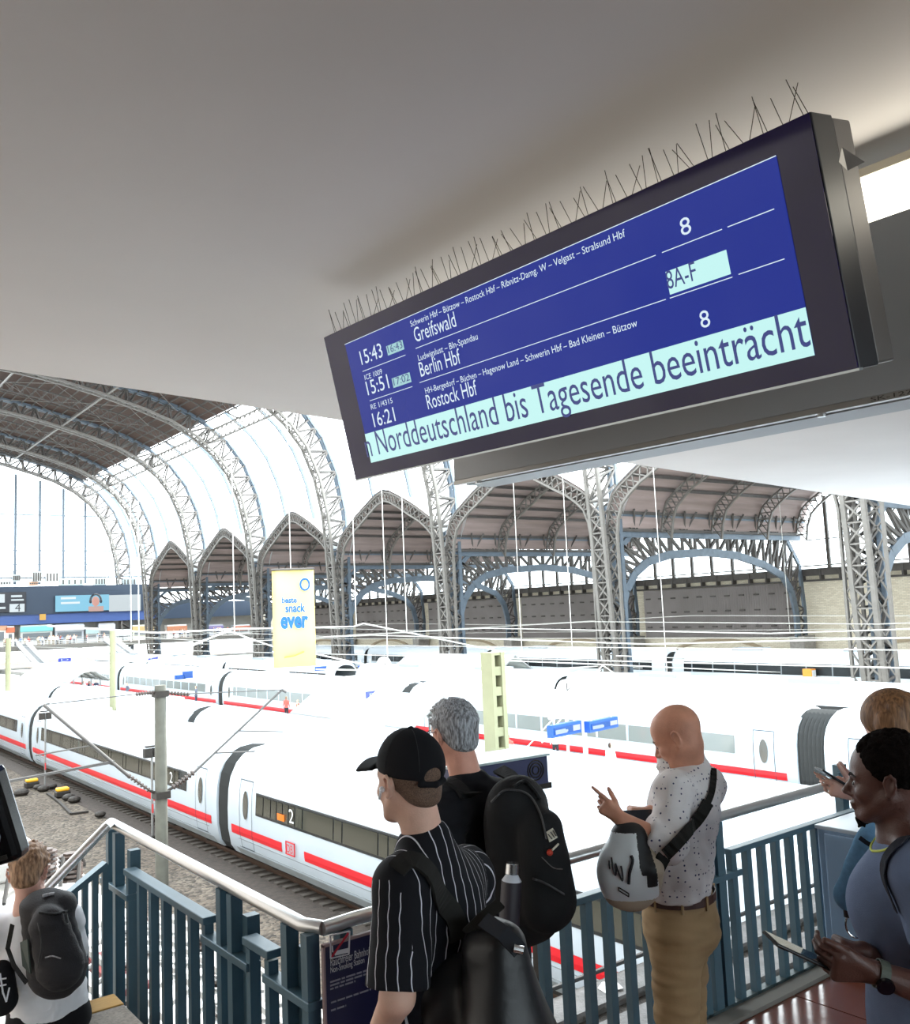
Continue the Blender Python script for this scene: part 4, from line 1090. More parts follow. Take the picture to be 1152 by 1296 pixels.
wparent(MB().bar(S(424, 1206.5), S(441, 1202.5), .004, .016).bar(S(421, 1205), S(420.5, 1197), .004, .006).build('cigarette', wl), t)
wparent(MB().bar(S(419.5, 1211), S(441, 1181), .006, .007).build('red_slash', mat('slash_red', (190, 40, 60), .5)), t)
def stext(s, pa, pb, h, par=t, mt=wl, Yp=ys):
    A_ = S(*pa); B_ = S(*pb); A_.y = B_.y = Yp; dd = Vector((1, 0, 0)); w = B_.x-A_.x
    return text_obj(s, 'lettering', mt, par, (A_.x, Yp-.002, A_.z), dd, (0, 0, 1), width=w, height=h, N=(0, -1, 0))
stext('Rauchfreier Bahnhof', (418, 1223), (468, 1212), .030); stext('Non-Smoking Station', (418, 1231.5), (461, 1222), .022)
m = MB()
for (xa, xb, y) in ((418, 473, 1243), (418, 473, 1247.5), (418, 450, 1252), (419, 470, 1269), (419, 438, 1279)):
    A_ = S(xa, y); wx = S(xb, y).x; x = A_.x
    while x < wx:
        l = rnd.uniform(.012, .045); m.box((x, ys-.003, A_.z-.003), (min(x+l, wx), ys-.001, A_.z+.003)); x += l+.006
_sp = wparent(m.build('small_print', mat('small_print', (140, 140, 152), .6)), t); _sp['kind'] = 'stuff'
m = MB()
for (xx, zz) in ((xs_+.03, .9), (2.14, .92), (2.42, .92), (2.4, .1), (xs_+.03, .1)): m.tube([(xx, ys-.004, zz), (xx, ys, zz)], .007, 10)
wparent(m.build('screw', steel_dk), t)
# ledge of stepped concrete beyond the railing ---------------------------
t = thing('stepped_ledge', 'stepped concrete ledge with bird droppings just outside the railing', 'ledge', (6, 5, -1.5))
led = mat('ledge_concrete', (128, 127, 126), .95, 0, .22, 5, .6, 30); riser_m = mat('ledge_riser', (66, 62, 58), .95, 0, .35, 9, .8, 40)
z = -1.15; y = 6.1
for k in range(9):
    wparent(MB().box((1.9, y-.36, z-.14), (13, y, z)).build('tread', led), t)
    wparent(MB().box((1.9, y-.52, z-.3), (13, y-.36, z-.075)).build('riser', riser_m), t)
    y -= .52; z -= .04
wparent(MB().box((1.9, 5.95, -1.6), (13, 6.12, -1.2)).build('ledge_edge', led), t)
o = tag(MB().tube([(1.9, 6.14, -1.07), (7, 6.14, -1.10), (13, 6.14, -1.07)], .022, 8).build('edge_cable', mat('cable_dark', (40, 42, 44), .6)), 'dark cable along the outer edge of the stepped ledge', 'cable')
for k, (px, py) in enumerate(((773, 1250), (955, 1202), (929, 1188))):
    p = bp(px, py, Z=-1.2-.04*1.5*(1 if k else 2)-.0)
    p = bp(px, py, Z=-1.19-.03*k*0)
    zz = -1.15-.04*int(max(0, (6.1-p.y)/.52))
    o = MB().add([(-.12, -.05, 0), (.03, -.12, .02), (.12, .03, .0), (0, .1, .015), (-.1, .06, .004)], [(0, 1, 2, 3, 4)]).build('paper_scrap', mat('paper_white', (240, 240, 240), .8)); s_ = o.modifiers.new('t', 'SOLIDIFY'); s_.thickness = .004
    if k: o.scale = (.4, .4, 1)
    p = bp(px, py, Z=zz); o.location = (p.x, p.y, zz+.004)
    tag(o, ['larger white paper scrap on the stepped ledge between the balusters', 'small white scrap on the ledge right of the khaki trousers', 'tiny white scrap on the ledge next to the railing post'][k], 'litter')
# stone slab and seat at the stair top -----------------------------------
gran = mat('speckled_granite', (134, 124, 114), .7, 0, .3, 60)
t = thing('stair_block', 'speckled granite stair block with a yellowish timber edge beside the left railing', 'block', (.9, 4.6, 0))
wparent(MB().box((-1.6, 2.9, -.03), (1.58, 5.05, .24)).build('granite_slab', gran, bevel=.01), t)
wparent(MB().box((-1.6, 5.052, .1), (1.58, 5.22, .243)).build('timber_edge', mat('timber_yellow', (196, 152, 78), .6, 0, .15, 20, stretch=(1, 12, 1)), bevel=.006), t)
for k in range(4):
    wparent(MB().box((-1.6, 5.22+.3*k, -.6-.17*k), (1.58, 5.52+.3*k, -.1-.17*k)).build('step', gran), t)
# grey-blue cabinet --------------------------------------------------------
t = thing('cabinet', 'grey-blue sheet metal cabinet standing at the right end of the railing', 'cabinet', (5.1, 3.2, 0))
cab = mat('cabinet_blue_grey', (134, 158, 184), .3, .25, .05, 2)
cy0 = 2.62
wparent(MB().box((5.1, cy0, .07), (5.52, 3.2, .80)).build('body', cab, bevel=.006), t)
wparent(MB().box((5.09, cy0-.01, .80), (5.53, 3.21, .822)).build('lid', mat('cabinet_top', (176, 186, 196), .3, .3), bevel=.004), t)
wparent(MB().box((5.13, cy0+.03, .0), (5.5, 3.17, .07)).build('plinth', dark_metal), t)
wparent(MB().box((5.085, 2.88, .12), (5.1, 3.15, .78)).build('door', cab, bevel=.004), t)
wparent(MB().box((5.085, cy0+.02, .12), (5.1, 2.86, .78)).build('door', cab, bevel=.004), t)
wparent(MB().box((5.07, 2.86, .50), (5.084, 3.0, .57)).build('handle_recess', rubber, bevel=.006), t)
t = thing('rail_post', 'blue-grey stanchion behind the cabinet holding the far handrail', 'post', (5.9, 4.0, 0))
bp_ = bp(1064, 1000, Y=3.6)
wparent(MB().box((bp_.x-.03, 3.57, -.2), (bp_.x+.05, 3.63, 1.0)).build('upright', rb), t)
wparent(MB().box((bp_.x-.09, 3.55, .78), (bp_.x+.09, 3.57, .96)).build('bracket_plate', rb), t)
# navy loudspeaker box on the railing -------------------------------------
t = thing('equipment_box', 'navy blue box with pale top behind the black backpack', 'box', (3.3, 4.4, 1.1))
A4 = [bp(623, 966, Z=1.36), bp(693, 955, Z=1.36)]
ux = (A4[1]-A4[0]); ux.z = 0; L_ = ux.length; ux.normalize(); uy = Vector((-ux.y, ux.x, 0))
m = MB().obox(A4[0]-ux*.25+Vector((0, 0, -.16)), ux*(L_+.25), uy*.3, (0, 0, .155)); wparent(m.build('housing', mat('box_navy', (38, 44, 92), .35), bevel=.006), t)
m = MB().obox(A4[0]-ux*.26+Vector((0, 0, -.005))-uy*.01, ux*(L_+.27), uy*.32, (0, 0, .012)); wparent(m.build('lid', mat('box_lid', (186, 206, 210), .4)), t)
c_ = A4[1]-ux*.09+Vector((0, 0, -.075))-uy*.002
m = MB()
for rr in (.055, .04, .022): m.tube([c_+(ux*math.cos(a)+Vector((0, 0, math.sin(a))))*rr for a in [2*math.pi*k/16 for k in range(17)]], .004, 5)
wparent(m.build('grille_ring', dark_metal), t)
m = MB().obox(A4[0]-ux*.2+Vector((0, 0, -.185)), ux*(L_+.22), uy*.25, (0, 0, .03)); m.obox(A4[1]-ux*.1+Vector((0, 0, -1.3))+uy*.05, ux*.05, uy*.05, (0, 0, 1.08)); wparent(m.build('mounting_bracket', dark_metal), t)
# ================================================================== DEPARTURE DISPLAY
SO = Vector((2.5909, 4.2446, 2.93)); SU = Vector((.0327, -.9993, -.0154)).normalized(); SV = Vector((-.2313, -.0226, .9726)).normalized(); SW, SH = 2.8333, .7903
SN = SU.cross(SV).normalized()      # towards the reader
_n = np.array(SN)
def suv(px, py):
    r = CF + CR*(px-576)/FPX - CU*(py-648)/FPX
    tt = np.dot(np.array(SO)-CC, _n)/np.dot(r, _n); P_ = CC+r*tt-np.array(SO)
    return float(np.dot(P_, np.array(SU))), float(np.dot(P_, np.array(SV)))
def SP_(u, v, d=0): return SO+SU*u+SV*v+SN*d
t = thing('departure_display', 'large tilted blue departure display with white lettering under the ceiling', 'display', tuple(SO))
case = mat('display_case', (44, 45, 50), .4, .3); case2 = mat('display_case_light', (104, 100, 98), .45, .3)
def sbox(u0, u1, v0, v1, d0, d1): return MB().obox(SP_(u0, v0, d0), SU*(u1-u0), SV*(v1-v0), SN*(d1-d0))
wparent(sbox(-.004, SW+.004, -.004, SH+.004, -.14, -.004).build('front_case', case, bevel=.006), t)
wparent(sbox(.01, SW-.0, .0, SH-.0, -.27, -.141).build('rear_case', case2, bevel=.01), t)
bez = mat('glossy_bezel', (30, 20, 74), .05, spec=.3)
wparent(sbox(0, SW, 0, SH, -.004, 0).build('bezel_glass', bez), t)
wparent(sbox(-.006, SW+.006, -.008, 0, -.02, .004).build('lower_trim', mat('trim_light', (178, 186, 190), .3, .5)), t)
uL, vB = suv(470, 587); uL2, vT = suv(438, 437); uR, vT2 = suv(980, 195); uR2, vB2 = suv(1034, 447)
u0, u1, v0, v1 = (uL+uL2)/2, (uR+uR2)/2, (vB+vB2)/2, (vT+vT2)/2
disp = emit('display_blue', (0, 34, 138), 1.0); dn = disp.node_tree.nodes['Principled BSDF']; dn.inputs['Roughness'].default_value = .05; dn.inputs['Specular IOR Level'].default_value = .2
pale = emit('display_pale', (190, 240, 238), 1.0); inkb = emit('display_ink', (22, 44, 120), 1.0); wht = emit('display_white', (214, 232, 244), 1.0)
wparent(sbox(u0, u1, v0, v1, 0, .002).build('screen', disp), t)
ub0, vb0 = suv(463, 550); ub1, vb1 = suv(1019, 388)
vband = (vb0+vb1)/2
wparent(sbox(u0, u1, v0, vband, .002, .003).build('ticker_band', pale), t)
def dt(s, p0, p1, hpx, m_=None, d=.004):
    """line of text whose baseline runs between two photo pixels"""
    a_ = suv(*p0); b_ = suv(*p1); mid = ((p0[0]+p1[0])/2, (p0[1]+p1[1])/2)
    vv = (a_[1]+b_[1])/2; c0_ = suv(*mid); c1_ = suv(mid[0]-hpx*.2, mid[1]-hpx)
    return text_obj(s, 'lettering', m_ or wht, t, SP_(a_[0], vv, d), SU, SV, width=b_[0]-a_[0], height=abs(c1_[1]-c0_[1]), N=SN, depth=0)
dt('Schwerin Hbf \u2013 Bützow \u2013 Rostock Hbf \u2013 Ribnitz-Damg. W \u2013 Velgast \u2013 Stralsund Hbf', (521, 413), (793, 300), 8.5)
dt('Greifswald', (527, 433), (579, 413), 18.5)
dt('Ludwigslust \u2013 Bln-Spandau', (531, 457), (606, 429), 8)
dt('Berlin Hbf', (534, 477), (585, 459), 18.5)
dt('HH-Bergedorf \u2013 Büchen \u2013 Hagenow Land \u2013 Schwerin Hbf \u2013 Bad Kleinen \u2013 Bützow', (540, 499), (808, 412), 8.5)
dt('Rostock Hbf', (543, 518), (606, 499), 18.5)
dt('15:43', (459, 462), (486, 451), 17.5); dt('15:51', (467, 501), (494, 490), 17.5); dt('16:21', (475, 541), (502, 532), 17.5)
dt('ICE 1009', (463, 481), (485, 473), 6.5); dt('RE 1/4315', (471, 519), (498, 509), 6.5)
dt('8', (864, 299), (877, 294), 21); dt('8', (889, 416), (901, 412), 21)
def plate(pa, pb, m_, d=.003):
    a_ = suv(*pa); b_ = suv(*pb); return wparent(sbox(a_[0], b_[0], a_[1], b_[1], d, d+.0008).build('highlight_plate', m_), t)
plate((849, 373), (920, 316), pale); plate((492, 450), (510, 430), emit('display_pale2', (150, 200, 205), 1)); plate((499, 491), (519, 471), MATS['display_pale2'])
dt('8A-F', (847, 367), (884, 353), 23, inkb, .0055); dt('16:43', (493, 447), (511, 440), 9, inkb, .0055); dt('17:02', (500, 488), (520, 481), 9, inkb, .0055)
dt('n Norddeutschland bis Tagesende beeinträcht', (466, 578), (1028, 438), 39, inkb, .0045)
m = MB()
for pa, pb in (((527, 441), (831, 324)), ((532, 484), (844, 380)), ((839, 320), (915, 291)), ((922, 288), (981, 265)), ((849, 378), (928, 351)), ((936, 348), (994, 328)), ((460, 471), (514, 449)), ((469, 507), (523, 490))):
    a_ = suv(*pa); b_ = suv(*pb); vv = (a_[1]+b_[1])/2; m.obox(SP_(a_[0], vv, .0035), SU*(b_[0]-a_[0]), SV*.003, SN*.001)
m.obox(SP_(u0, v1-.003, .0035), SU*(u1-u0), SV*.003, SN*.001)
wparent(m.build('rule_line', wht), t)
# bird spikes
spk = mat('spike_wire', (70, 62, 54), .5, .7)
wparent(sbox(.03, SW-.03, SH+.004, SH+.008, -.12, -.03).build('spike_strip', spk), t)
sm = [MB().tube([(0, 0, 0), v_], .0014, 5).mesh('bird_spike', spk) for v_ in ((-.012, .038, .135), (-.005, -.004, .13), (.012, -.032, .12), (-.01, .055, .14))]
for k in range(40):
    u = .04+(SW-.08)*k/39
    for q in (0, 1):
        p = SP_(u+.016*q, SH+.006, -.05)
        o = bpy.data.objects.new('bird_spike', sm[(k*2+q*3+(k//5)) % 4] if q else sm[0 if k % 3 else 3]); COL.objects.link(o)
        o.parent = t; o.matrix_local = PW(t).inverted() @ Matrix.Translation(p) @ Matrix.Rotation(rnd.uniform(-.12, .12), 4, 'X') @ Matrix.Diagonal((1, 1, rnd.uniform(.75, 1.1), 1))
for u in (.7, 2.0):
    wparent(MB().obox(SP_(u, SH*.35, -.26), SU*.12, SV*.12, SN*-.62).build('rear_arm', case), t)
a_ = bp(1070, 187, X=3.0); 
wparent(MB().add([bp(1066, 186, D=2.6), bp(1095, 205, D=2.75), bp(1073, 216, D=2.7), bp(1062, 205, D=2.6)], [(0, 1, 2, 3)]).build('rear_visor', case2), t)
# long grey service beam behind, lamp strip over it
BA = Vector((3.304, 4.286, 0)); BB = Vector((3.495, 1.644, 0)); bd = (BB-BA).normalized(); bn = Vector((-bd.y, bd.x, 0))
if bn.x < 0: bn = -bn
t = thing('service_beam', 'long grey metal service beam hanging behind the departure display', 'beam', tuple(BA+Vector((0, 0, 2.95))))
beam_m = mat('beam_grey', (158, 162, 166), .4, .0, .04, 2)
LB = 5.2
wparent(MB().obox(BA+Vector((0, 0, 2.965)), bd*LB, bn*.28, (0, 0, .70)).build('housing', beam_m, bevel=.004), t)
wparent(MB().obox(BA+Vector((0, 0, 2.94))-bd*.005, bd*LB, bn*.035, (0, 0, .024)).build('lower_lip', mat('beam_lip', (160, 158, 154), .35, .5)), t)
wparent(MB().obox(BA+Vector((0, 0, 2.94))+bn*.07+bd*.03, bd*LB, bn*.21, (0, 0, .024)).build('underside_tray', beam_m), t)
m = MB()
for k in (.18, 2.28): m.tube([BA+bd*k+bn*.03+Vector((0, 0, 2.928)), BA+bd*k+bn*.03+Vector((0, 0, 2.941))], .018, 16)
wparent(m.build('fixing_screw', hand), t)
text_obj('SK-127', 'lettering', mat('stencil', (70, 68, 66), .6), t, BA+bd*2.5+Vector((0, 0, 2.945))-bn*.002, bd, (0, 0, 1), width=.16, height=.016, N=-bn)
t = thing('strip_light', 'bright white strip light above the grey beam at the right edge', 'lamp', tuple(BA+Vector((0, 0, 3.7))))
wparent(MB().obox(BA+bn*.02+Vector((0, 0, 3.668)), bd*LB, bn*.2, (0, 0, .19)).build('diffuser', emit('lamp_white', (255, 247, 228), 6.0)), t)
wparent(MB().obox(BA+Vector((0, 0, 3.86)), bd*LB, bn*.26, (0, 0, .035)).build('fixture', mat('lamp_fix', (208, 200, 180), .5)), t)
# dark glossy slab at the left edge
t = thing('dark_case', 'glossy black tilted case poking in at the left edge above the seated man', 'case', bp(0, 1040, D=1.6))
c_ = bp(-13, 1060, D=1.6); ax = Vector(CR).normalized(); ay = Vector(CU).normalized(); az = Vector(CF)
rot = math.radians(17); a2 = ax*math.cos(rot)+ay*math.sin(rot); b2 = ay*math.cos(rot)-ax*math.sin(rot)
m = MB().obox(c_-a2*.16-b2*.055, a2*.20, b2*.17, az*.05)
wparent(m.build('shell', mat('black_gloss', (14, 14, 16), .18, 0, .3, 30), bevel=.012), t)
m = MB().tube([c_+a2*0-b2*0-az*.004, c_-az*.001], .02, 14); wparent(m.build('lens', mat('lens_grey', (120, 130, 140), .1)), t)
m = MB().obox(c_-a2*.15-b2*.045+az*-.004, a2*.17, b2*.008, az*.004); wparent(m.build('seam', dark_metal), t)

q0 = c_-a2*.15+b2*.03+az*.025; q1 = q0-a2*.28-b2*.02
wparent(MB().tube([q0, q1, (q1.x, q1.y, q1.z+.1), (q1.x, q1.y, CZ+.02)], .014, 10).build('support_arm', dark_metal), t)
# ================================================================== FIGURES: signed-distance modelling turned into one smooth mesh each
def axis_pts(lo, hi, base, fine=()):
    out = [lo]; x = lo
    while x < hi:
        st = base
        for a, b, s in fine:
            if a <= x <= b: st = min(st, s)
        x += st; out.append(x)
    return np.array(out, 'f')
class Field:
    def __init__(s, lo, hi, step, fx=(), fy=(), fz=()):
        s.a = [axis_pts(lo[0], hi[0], step, fx), axis_pts(lo[1], hi[1], step, fy), axis_pts(lo[2], hi[2], step, fz)]
        s.F = np.full([len(q) for q in s.a], .5, 'f')
    def _sl(s, lo, hi):
        r = []
        for i in range(3):
            a = np.searchsorted(s.a[i], lo[i]); b = np.searchsorted(s.a[i], hi[i])
            if b <= a: return None
            r.append(slice(a, b))
        return tuple(r)
    def _apply(s, lo, hi, k, fn, op='u'):
        m = max(.02, k*1.2)
        sl = s._sl(np.array(lo)-m, np.array(hi)+m)
        if sl is None: return
        X = s.a[0][sl[0]][:, None, None]; Y = s.a[1][sl[1]][None, :, None]; Z = s.a[2][sl[2]][None, None, :]
        d = fn(X, Y, Z); F = s.F[sl]
        if op == 'u':
            h = np.maximum(k-np.abs(F-d), 0)/k if k > 0 else 0
            s.F[sl] = np.minimum(F, d)-h*h*k*.25
        else:
            d = -d; h = np.maximum(k-np.abs(F-d), 0)/k if k > 0 else 0
            s.F[sl] = np.maximum(F, d)+h*h*k*.25
    def cap(s, a, b, ra, rb=None, k=.02, flat=None, op='u', clip=None):
        a = np.array(a, 'f'); b = np.array(b, 'f'); rb = ra if rb is None else rb
        ba = b-a; L2 = float(ba@ba)+1e-12; R = max(ra, rb)
        if flat is not None: ax = np.array(flat[0], 'f'); ax /= np.linalg.norm(ax); fs = flat[1]
        if clip is not None:
            cp = np.array(clip[0], 'f'); cn = np.array(clip[1], 'f'); cn /= np.linalg.norm(cn)
        def fn(X, Y, Z):
            d = fn0(X, Y, Z)
            return d if clip is None else np.maximum(d, (X-cp[0])*cn[0]+(Y-cp[1])*cn[1]+(Z-cp[2])*cn[2])
        def fn0(X, Y, Z):
            px, py, pz = X-a[0], Y-a[1], Z-a[2]
            t = np.clip((px*ba[0]+py*ba[1]+pz*ba[2])/L2, 0, 1)
            qx, qy, qz = px-t*ba[0], py-t*ba[1], pz-t*ba[2]
            if flat is not None:
                c = (qx*ax[0]+qy*ax[1]+qz*ax[2]); g = c*(1/fs-1)
                qx, qy, qz = qx+g*ax[0], qy+g*ax[1], qz+g*ax[2]
                n = np.sqrt(qx*qx+qy*qy+qz*qz); return (n-(ra+(rb-ra)*t))*(fs if fs < 1 else 1)
            return np.sqrt(qx*qx+qy*qy+qz*qz)-(ra+(rb-ra)*t)
        s._apply(np.minimum(a, b)-R, np.maximum(a, b)+R, k, fn, op)
    def ell(s, c, r, M=None, k=.02, op='u'):
        c = np.array(c, 'f'); r = np.array(r, 'f'); M = np.eye(3, dtype='f') if M is None else np.array(M, 'f')
        def fn(X, Y, Z):
            px, py, pz = X-c[0], Y-c[1], Z-c[2]
            l = [(px*M[0, i]+py*M[1, i]+pz*M[2, i]) for i in range(3)]
            k0 = np.sqrt(sum((l[i]/r[i])**2 for i in range(3))); k1 = np.sqrt(sum((l[i]/r[i]**2)**2 for i in range(3)))+1e-9
            return k0*(k0-1)/k1
        e = np.sqrt(((M*r)**2).sum(1)); s._apply(c-e, c+e, k, fn, op)
    def box(s, c, h, M, rad=.02, k=.02, op='u'):
        c = np.array(c, 'f'); h = np.array(h, 'f')-rad; M = np.array(M, 'f')
        def fn(X, Y, Z):
            px, py, pz = X-c[0], Y-c[1], Z-c[2]
            q = [np.abs(px*M[0, i]+py*M[1, i]+pz*M[2, i])-h[i] for i in range(3)]
            o = np.sqrt(sum(np.maximum(v, 0)**2 for v in q)); return o+np.minimum(np.maximum(np.maximum(q[0], q[1]), q[2]), 0)-rad
        e = (np.abs(M)*(h+rad)).sum(1); s._apply(c-e, c+e, k, fn, op)
    def cut(s, p, n, k=.006, lo=None, hi=None):
        """remove everything on the side the normal points to"""
        p = np.array(p, 'f'); n = np.array(n, 'f'); n /= np.linalg.norm(n)
        lo = [q[0]-1 for q in s.a] if lo is None else lo; hi = [q[-1]+1 for q in s.a] if hi is None else hi
        s._apply(lo, hi, k, lambda X, Y, Z: -((X-p[0])*n[0]+(Y-p[1])*n[1]+(Z-p[2])*n[2]), 'c')
    def extract(s):
        F = s.F; I = F < 0
        nx, ny, nz = F.shape
        c = np.zeros((nx-1, ny-1, nz-1), 'i1')
        for i in (0, 1):
            for j in (0, 1):
                for k in (0, 1): c += I[i:nx-1+i, j:ny-1+j, k:nz-1+k]
        act = (c > 0) & (c < 8); idx = np.argwhere(act); vid = np.full(act.shape, -1, 'i4'); vid[act] = np.arange(len(idx))
        cor = [(i, j, k) for i in (0, 1) for j in (0, 1) for k in (0, 1)]
        V = np.stack([F[idx[:, 0]+i, idx[:, 1]+j, idx[:, 2]+k] for i, j, k in cor], 1)
        P = np.stack([np.stack([s.a[0][idx[:, 0]+i], s.a[1][idx[:, 1]+j], s.a[2][idx[:, 2]+k]], 1) for i, j, k in cor], 1)
        acc = np.zeros((len(idx), 3), 'f'); n = np.zeros(len(idx), 'f')
        for a in range(8):
            for b in range(a+1, 8):
                if sum(x != y for x, y in zip(cor[a], cor[b])) != 1: continue
                va, vb = V[:, a], V[:, b]; m = (va < 0) != (vb < 0); t = np.where(m, va/(va-vb+1e-20), 0)[:, None]
                acc += np.where(m[:, None], P[:, a]+(P[:, b]-P[:, a])*t, 0); n += m
        acc /= n[:, None]
        quads = []
        def q(ed, cells, flip):
            e = np.argwhere(ed); 
            if len(e) == 0: return
            ids = [vid[e[:, 0]+o[0], e[:, 1]+o[1], e[:, 2]+o[2]] for o in cells]
            Q = np.stack(ids, 1); Q[flip[ed]] = Q[flip[ed]][:, ::-1]; quads.append(Q)
        A = I[:-1, 1:-1, 1:-1]; B = I[1:, 1:-1, 1:-1]; q(A != B, [(0,0,0),(0,1,0),(0,1,1),(0,0,1)], B & ~A)
        A = I[1:-1, :-1, 1:-1]; B = I[1:-1, 1:, 1:-1]; q(A != B, [(0,0,0),(0,0,1),(1,0,1),(1,0,0)], B & ~A)
        A = I[1:-1, 1:-1, :-1]; B = I[1:-1, 1:-1, 1:]; q(A != B, [(0,0,0),(1,0,0),(1,1,0),(0,1,0)], B & ~A)
        return acc, np.concatenate(quads)
def np_mesh(name, V, Q, m, smooth_it=1, fold=None, attr=None, mats=None, matidx=None):
    for _ in range(smooth_it):
        S = np.zeros_like(V); n = np.zeros(len(V), 'f')
        for i in range(4):
            a, b = Q[:, i], Q[:, (i+1) % 4]
            np.add.at(S, a, V[b]); np.add.at(n, a, 1)
        V = V*.5+.5*S/np.maximum(n, 1)[:, None]
    if fold is not None:
        N = np.cross(V[Q[:, 2]]-V[Q[:, 0]], V[Q[:, 3]]-V[Q[:, 1]]); VN = np.zeros_like(V)
        for i in range(4): np.add.at(VN, Q[:, i], N)
        VN /= np.linalg.norm(VN, axis=1)[:, None]+1e-12
        V = V+VN*fold(V, VN)[:, None]
    me = bpy.data.meshes.new(name); me.vertices.add(len(V)); me.vertices.foreach_set('co', V.astype('f').ravel())
    me.loops.add(len(Q)*4); me.loops.foreach_set('vertex_index', Q.astype('i4').ravel())
    me.polygons.add(len(Q)); me.polygons.foreach_set('loop_start', np.arange(0, len(Q)*4, 4, dtype='i4'))
    me.update(calc_edges=True); me.validate()
    me.polygons.foreach_set('use_smooth', np.ones(len(me.polygons), dtype=bool))
    for mm in (mats or [m]): me.materials.append(mm)
    if matidx is not None: me.polygons.foreach_set('material_index', matidx(V[Q].mean(1)).astype('i4'))
    if attr is not None:
        for nm, fn in attr.items():
            at = me.attributes.new(nm, 'FLOAT', 'POINT'); at.data.foreach_set('value', fn(V).astype('f'))
    me.update(); return me
def fobj(name, fld, m, parent=None, **kw):
    V, Q = fld.extract(); me = np_mesh(name, V, Q, m, **kw)
    o = bpy.data.objects.new(name, me); COL.objects.link(o)
    if parent is not None: wparent(o, parent)
    return o
RH = np.array([CR[0], CR[1], 0]); RH /= np.linalg.norm(RH); FH = np.array([-RH[1], RH[0], 0])
ZU = np.array([0, 0, 1.0])
def heading(a): a = math.radians(a); return -RH*math.cos(a)+FH*math.sin(a)
def J(x, y, D): return np.array(bp(x, y, D=D))
def frame(fwd, tilt=0, roll=0):
    """columns right, forward, up for a head looking along fwd (horizontal), tilted down by tilt degrees"""
    f = np.array(fwd)/np.linalg.norm(fwd); t = math.radians(tilt); F_ = f*math.cos(t)-ZU*math.sin(t); U_ = ZU*math.cos(t)+f*math.sin(t); R_ = np.cross(F_, U_)
    r = math.radians(roll); R2 = R_*math.cos(r)+U_*math.sin(r); U2 = U_*math.cos(r)-R_*math.sin(r)
    return np.stack([R2, F_, U2], 1)
def head(f, c, M, s=1.0, ear=1.0, nose=1.0, lips=1.0, beard=False, neck_to=None, nr=.056, nr2=.066):
    T = lambda x, y, z: c+M@(np.array([x, y, z])*s)
    E = lambda p, r, k=.012, op='u', MM=None: f.ell(T(*p), np.array(r)*s, M if MM is None else MM, k*s, op)
    C = lambda a, b, ra, rb=None, k=.01, op='u': f.cap(T(*a), T(*b), ra*s, None if rb is None else rb*s, k*s, op=op)
    E((0, -.014, .030), (.074, .097, .087), .01); E((0, .028, .03), (.062, .062, .068), .02)
    E((0, .034, -.035), (.057, .060, .078), .025)
    for q in (-1, 1):
        C((q*.052, .0, -.045), (q*.024, .066, -.098), .020, .016, .02)
        E((q*.038, .060, -.034), (.022, .024, .022), .015)
        C((q*.010, .084, .012), (q*.042, .070, .014), .010, .008, .012)
        E((q*.031, .091, -.006), (.015, .012, .009), .010, 's')
        E((q*.031, .073, -.008), (.0135, .0135, .012), .003)
        E((q*.0105, .098, -.040), (.0085, .010, .007), .006)
    E((0, .068, -.104), (.022, .020, .018), .018)
    C((0, .086, .004), (0, .104*1.0+.006*nose, -.033), .0065, .0115, .010)
    C((0, .072, -.052), (0, .078, -.095), .022, .018, .018)
    E((0, .0905+.003*lips, -.066), (.020, .009*lips, .0052*lips), .004); E((0, .0885+.003*lips, -.0765), (.0175, .009*lips, .0062*lips), .004)
    for q in (-1, 1):        # ears: rim, lobe, hollow
        base = [(.0, -.010), (-.004, .012), (.002, .027), (.014, .032), (.023, .022), (.022, .004), (.012, -.016), (.002, -.026)]
        pts = [(q*(.074+.010*(1 if 1 < i < 6 else .35)*ear), -.004-p[0]*1.0, -.012+p[1]) for i, p in enumerate(base)]
        E((q*.075, -.012, -.008), (.0075, .016, .026), .006)
        for a, b in zip(pts[:-1], pts[1:]): C(a, b, .0050, .0046, .003)
        E((q*.086, -.010, -.006), (.0068, .0085, .013), .003, 's')
        E((q*.079, -.004, -.034), (.0055, .007, .008), .004)
    if neck_to is not None:
        f.cap(T(0, -.022, -.05), neck_to, nr*s, nr2, .03)
    return T
